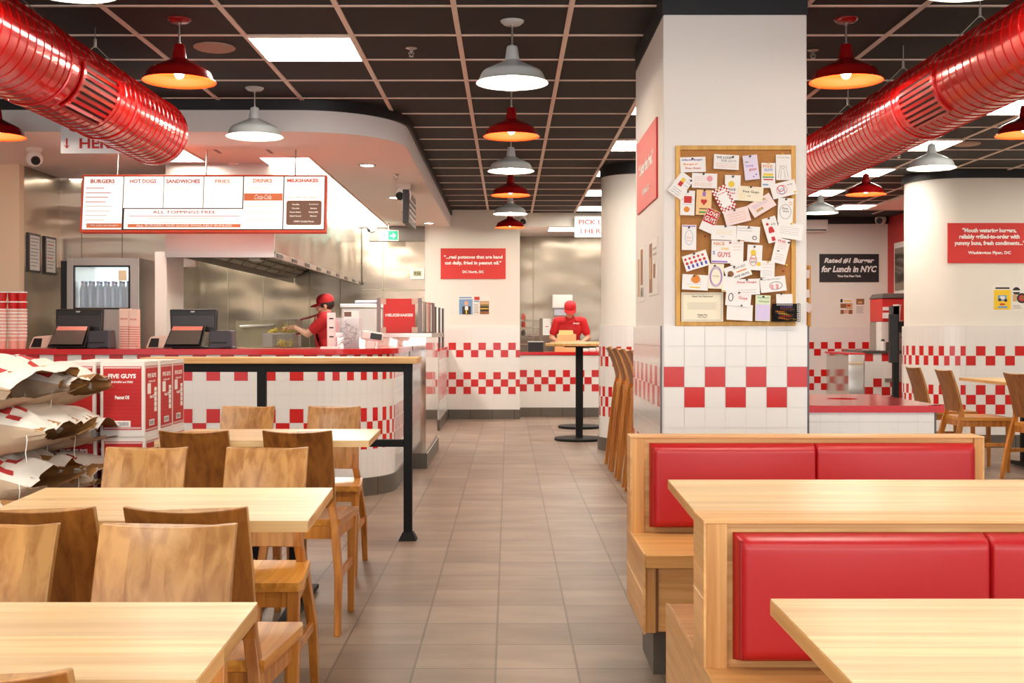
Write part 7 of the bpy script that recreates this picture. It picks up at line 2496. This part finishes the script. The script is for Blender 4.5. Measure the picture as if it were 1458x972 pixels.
card('tilted card with pencilled burgers below the cream card', 445, 356, 112, 64, -31, 'pinkc', [('r', 'green', .2, .7, .5, .76), ('r', 'orange', .2, .6, .5, .68)] + scribble('purple', .15, .25, .8, .45, 3, 10), (.7, .2), 1)
card('white card with a jar outline reading five guys at the right frame', 550, 379, 68, 110, 3, 'w', [('t', 'black', 'Five', .48, .42, .35, .08), ('t', 'black', 'Guys', .52, .54, .4, .09), ('u', 'grey', .5, .55, .38, .3), ('u', 'orange', .82, .2, .1, .07)], (.5, .05))
card('red and white card shouting I LOVE FIVE GUYS, tilted', 214, 424, 60, 104, 24, 'w', [('r', 'red', .02, .02, .98, .62)], (.6, .04), 1)
_t = [o_ for o_ in COL.objects if o_.get('label') == 'red and white card shouting I LOVE FIVE GUYS, tilted'][0]
text('LOVE', (0, -0.008, 0.035), (1, 0, 0), (0, 0, 1), WHITE_PRINT, width=0.055, height=0.022, parent=_t, bold=0.02)
text('GUYS', (0, -0.008, 0.005), (1, 0, 0), (0, 0, 1), WHITE_PRINT, width=0.055, height=0.024, parent=_t, bold=0.02)
card('pale tilted card with very faint yellow rows in the board centre', 335, 404, 112, 66, -14, 'pinkc', scribble('cream' if False else 'orange', .15, .3, .85, .8, 4, 12), (.45, .08))
card('white card with a red figure and speech, right of centre', 489, 464, 62, 112, -16, 'w', [('o', 'red', .3, .25, .1), ('r', 'red', .25, .5, .65, .62), ('o', 'red', .45, .47, .18), ('r', 'red', .3, .78, .55, .95), ('t', 'grey', 'Hi', .7, .3, .3, .1)], (.5, .04))
card('very faint card sticking out over the right frame', 570, 470, 112, 72, 9, 'w', scribble('grey', .1, .3, .85, .7, 4, 13), (.5, .04), 1)
card('pale lilac-edged card with a faint jar, left side of the board', 122, 499, 64, 112, 1, 'w', [('r', 'purple', .05, .03, .95, .07), ('u', 'lblue', .5, .5, .28, .3), ('t', 'pink', 'Five', .5, .5, .3, .07), ('t', 'pink', 'Guys', .5, .62, .3, .07)], (.48, .1))
card('cloud-cornered white card with a yellow scribble, centre left', 276, 478, 112, 64, 2, 'w', scribble('yellow', .2, .35, .85, .6, 3, 14) + scribble('blue', .4, .78, .55, .82, 1, 15), (.55, .06))
card('card with pencil lettering and a little drawing of a hand, centre', 384, 484, 102, 70, 4, 'w', scribble('black', .06, .15, .65, .3, 2, 16) + [('u', 'black', .78, .72, .1, .13), ('r', 'orange', .02, .92, .35, .97)], (.5, .08))
card('white card reading FIVE with little squares, right side tilted', 527, 559, 64, 112, 14, 'w', [('t', 'red', 'FIVE', .42, .12, .5, .1), ('r', 'black', .25, .5, .42, .54)] + scribble('pink', .2, .22, .8, .4, 3, 17) + scribble('grey', .2, .65, .8, .85, 3, 18), (.9, .1))
card('narrow faint card half under the colourful NICE card', 334, 566, 56, 112, 2, 'w', scribble('orange', .2, .15, .8, .4, 3, 19), (.6, .03))
card('colourful card reading NICE ones 5 GUYS', 268, 563, 96, 100, 2, 'w', [('t', 'orange', 'NICE', .35, .14, .5, .14), ('t', 'yellow', 'ones', .62, .36, .35, .12), ('t', 'blue', '5', .12, .55, .1, .16), ('t', 'red', 'GUYS', .58, .62, .6, .22), ('r', 'purple', .02, .9, .75, .97)], (.85, .08), 2)
card('card with a yellow paper cone and a red five guys bag', 411, 588, 66, 112, 3, 'w', [('o', 'yellow', .4, .3, .18), ('r', 'yellow', .25, .3, .58, .42), ('u', 'red', .42, .62, .25, .22), ('t', 'red', 'FIVE', .42, .55, .35, .09), ('t', 'black', 'GUYS', .42, .68, .35, .09), ('o', 'yellow', .8, .75, .14)], (.45, .08))
card('tilted card crowded with rows of tiny red and blue people', 152, 602, 110, 70, -17, 'w', [('o', 'red', .1 + .18 * i, .25, .05) for i in range(5)] + [('o', 'red', .12 + .18 * i, .52, .06) for i in range(5)] + [('r', 'blue', .1 + .18 * i, .66, .18 + .18 * i, .88) for i in range(5)], (.5, .05))
card('faint pencil card right of the yellow cone card', 468, 640, 62, 74, 3, 'w', scribble('pink', .15, .2, .85, .4, 2, 20) + scribble('grey', .15, .6, .85, .85, 3, 21), (.5, .06), 1)
card('tilted card with a green striped burger and pencil words', 336, 650, 112, 66, -19, 'w', [('o', 'brown', .2, .5, .12), ('r', 'green', .08, .52, .32, .62), ('r', 'orange', .45, .48, .85, .56), ('t', 'grey', 'YOUR BEST', .62, .25, .5, .14), ('t', 'black', 'FIVE GUYS', .6, .8, .6, .14)], (.42, .12))
card('card with an orange burger bun drawing, lower left', 147, 698, 114, 68, 3, 'w', [('o', 'orange', .52, .28, .17), ('r', 'orange', .33, .3, .71, .36), ('r', 'yellow', .3, .78, .7, .86)] + scribble('blue', .3, .45, .75, .52, 1, 22) + scribble('grey', .2, .62, .75, .66, 1, 23), (.45, .08))
card('plain pale card mostly hidden behind the purple oval card', 294, 705, 60, 70, 1, 'w', [('r', 'yellow', .0, .9, .3, .97)], (.5, -.02))
card('cream card with a purple wreath oval round a pencil word', 239, 671, 68, 110, 2, 'cream', [('u', 'purple', .5, .52, .42, .42), ('u', 'purple', .5, .52, .38, .38), ('u', 'purple', .5, .52, .35, .34), ('t', 'grey', 'Five Guys', .5, .5, .4, .08)], (.4, .08))
card('white card with red Five Guys script over faint shapes, lower centre', 376, 718, 112, 70, -2, 'w', [('t', 'red', 'Five Guys', .5, .22, .75, .18)] + scribble('grey', .15, .7, .85, .85, 2, 24), (.5, .05))
card('card with a pencilled shop front, lower right of centre', 491, 707, 114, 66, -6, 'w', [('t', 'grey', 'The Best Burger', .45, .16, .7, .12), ('u', 'grey', .6, .6, .26, .28), ('r', 'pink', .4, .5, .5, .85), ('r', 'pink', .6, .5, .7, .85)], (.06, .08))
card('pencil card with red writing, tucked above the blank one', 337, 773, 112, 62, 6, 'w', [('u', 'black', .2, .4, .1, .3), ('t', 'red', 'Guys', .68, .4, .35, .25)], (.5, .03))
card('blank grey-white card, bottom centre', 343, 831, 114, 70, 3, 'w', [], (.55, .06))
card('green and lilac card with a yellow duck, bottom row', 445, 812, 66, 114, 2, 'lg', [('t', 'green', 'Five Guys', .5, .1, .75, .07), ('t', 'green', 'Winners!!', .55, .24, .7, .07), ('r', 'plilac', .04, .36, .96, .97), ('o', 'yellow', .5, .55, .18), ('o', 'yellow', .5, .75, .28), ('r', 'black', .3, .70, .7, .74)], (.5, .06))
card('small blank card above the crayon box', 540, 775, 72, 50, 0, 'w', [], (.3, -.02))
# thank-you notice
i = NCARD[0]
cxn, czn = (940 + 184 * 0.3188 - 724) * PY0 / FPX, CAM_H - (180 + 806 * 0.3189 - 473) * PY0 / FPX
t = thing('thank_you_notice', 'white thank you notice with a zigzag border, bottom left of the cork board', 'notice', (cxn, CB_Y - 0.024, czn))
W, H = 186 * CU, 130 * CU
MB().box(-W / 2, -0.002, -H / 2, W / 2, 0, H / 2).build('sheet', CPAP['cream'], t)
mb = MB()
for k_ in range(34):
    u = -W / 2 + 0.008 + (W - 0.016) * k_ / 34
    du = (W - 0.016) / 34 * 0.55
    for zz in (-H / 2 + 0.008, H / 2 - 0.008):
        mb.add([(u, -0.0025, zz - 0.003), (u + du, -0.0025, zz - 0.003), (u + du / 2, -0.0025, zz + 0.003)], [(0, 1, 2)])
for k_ in range(24):
    v = -H / 2 + 0.012 + (H - 0.024) * k_ / 24
    dv = (H - 0.024) / 24 * 0.55
    for xx in (-W / 2 + 0.008, W / 2 - 0.008):
        mb.add([(xx - 0.003, -0.0025, v), (xx + 0.003, -0.0025, v + dv / 2), (xx - 0.003, -0.0025, v + dv)], [(0, 1, 2)])
for k_ in range(7):
    mb.box(-W * 0.36, -0.0026, 0.012 - k_ * 0.0052 + 0.008, W * (0.36 - 0.05 * (k_ % 2)), -0.0022, 0.013 - k_ * 0.0052 + 0.008)
mb.build('border_and_text', GREY_PRINT, t)
text('Thank You Customers!', (0, -0.002, H * 0.36), (1, 0, 0), (0, 0, 1), BLACK_PRINT, width=W * .5, height=0.007, parent=t, bold=0.02)
text('Thank You', (0, -0.002, -H * 0.27), (1, 0, 0), (0, 0, 1), BLACK_PRINT, width=W * .24, height=0.007, parent=t, bold=0.03)
text('Five Guys', (0, -0.002, -H * 0.345), (1, 0, 0), (0, 0, 1), BLACK_PRINT, width=W * .22, height=0.006, parent=t, bold=0.03)
# loose pins
for (xx, yy, c_, lab) in ((197, 490, 2, 'loose dark red push pin left of the cork board centre'), (560, 620, 1, 'loose yellow push pin near the right frame of the cork board'), (547, 645, 2, 'loose red push pin below the yellow one'), (484, 818, 0, 'loose black push pin left of the crayon box')):
    o = MB().lathe([(0.001, -0.014), (0.0045, -0.013), (0.005, -0.010), (0.003, -0.007), (0.0035, -0.002), (0.005, 0.0), (0.005, 0.001)], n=10, axis='y').build('push_pin', PIN[c_], smooth=40)
    o.location = ((940 + xx * 0.3188 - 724) * PY0 / FPX, CB_Y - 0.0115, CAM_H - (180 + yy * 0.3189 - 473) * PY0 / FPX)
    tag(o, lab, 'push pin', 'loose push pins')
# crayon box
x0, x1, z0, z1 = pxr(1097.5, 1133, 433, 457.5, PY0)
t = thing('crayon_basket', 'black mesh basket full of crayons at the lower right of the cork board', 'basket', ((x0 + x1) / 2, CB_Y - 0.024, z0))
w_, h_ = (x1 - x0) / 2, z1 - z0
mb = MB()
for b_ in ((-w_, -0.06, 0, w_, 0, 0.002), (-w_, -0.002, 0, w_, 0, h_)):
    mb.box(*b_)
n_ = 14
for q in range(n_ + 1):
    x_ = -w_ + 2 * w_ * q / n_
    mb.box(x_ - 0.0009, -0.061, 0, x_ + 0.0009, -0.059, h_)
for q in range(9):
    z_ = h_ * q / 8
    mb.box(-w_, -0.061, z_ - 0.0009, w_, -0.059, z_ + 0.0009)
    for s in (-1, 1):
        mb.box(s * w_ - 0.0009, -0.06, z_ - 0.0009, s * w_ + 0.0009, 0, z_ + 0.0009)
mb.box(-w_ - 0.001, -0.063, h_ - 0.003, w_ + 0.001, -0.059, h_)
mb.build('wire_mesh', BLACK_METAL, t)
rnd = random.Random(8)
for q in range(16):
    c_ = ('yellow', 'brown', 'orange', 'black', 'yellow', 'red', 'brown', 'purple')[q % 8]
    a = rnd.uniform(-0.5, 0.5)
    x_ = rnd.uniform(-w_ + 0.035, w_ - 0.035); z_ = 0.012 + (q // 3) * 0.0115
    o = MB().cyl((-0.03 * math.cos(a), 0, -0.03 * math.sin(a) * 0.35), (0.024 * math.cos(a), 0, 0.024 * math.sin(a) * 0.35), 0.0045, n=8).cyl((0.024 * math.cos(a), 0, 0.024 * math.sin(a) * 0.35), (0.031 * math.cos(a), 0, 0.031 * math.sin(a) * 0.35), 0.0035, 0.001, 8).build('crayon', INK[c_])
    o.location = ((x0 + x1) / 2 + x_, CB_Y - 0.024 - 0.012 - (q % 3) * 0.016, z0 + z_)
    tag(o, f'crayon lying in the black mesh basket on the pillar', 'crayon', 'crayons in the mesh basket')

# second cork board on the far wall, only its edge showing beside the pillar
x0, x1, z0, z1 = pxr(1080, 1153.5, 378, 465, YR)
t = thing('cork_board', 'far cork board whose right edge shows just beside the square pillar', 'notice board', ((x0 + x1) / 2, YR, (z0 + z1) / 2))
w_, h_ = (x1 - x0) / 2, (z1 - z0) / 2
MB().box(-w_ + 0.02, -0.015, -h_ + 0.02, w_ - 0.02, 0, h_ - 0.02).build('cork', CORK, t)
for b_ in ((-w_, -0.03, -h_, -w_ + 0.03, 0, h_), (w_ - 0.03, -0.03, -h_, w_, 0, h_), (-w_ + 0.03, -0.03, h_ - 0.03, w_ - 0.03, 0, h_), (-w_ + 0.03, -0.03, -h_, w_ - 0.03, 0, -h_ + 0.03)):
    MB().box(*b_).build('frame_rail', FRAME_WOOD, t)
for i, (yy, rr) in enumerate(((390, 2), (418, -5), (438, 30))):
    o = MB().box(-0.09, -0.003, -0.06, 0.05, 0, 0.06).build('drawing_card', CPAP['w'])
    a = px(1147 + (3 if i == 2 else 0), yy, YR)
    o.location = (a[0], YR - 0.034 - 0.004 * i, a[2]); o.rotation_euler = (0, math.radians(rr), 0)
    tag(o, f'{("upper", "middle", "lower tilted")[i]} white card on the far cork board beside the pillar', 'card')
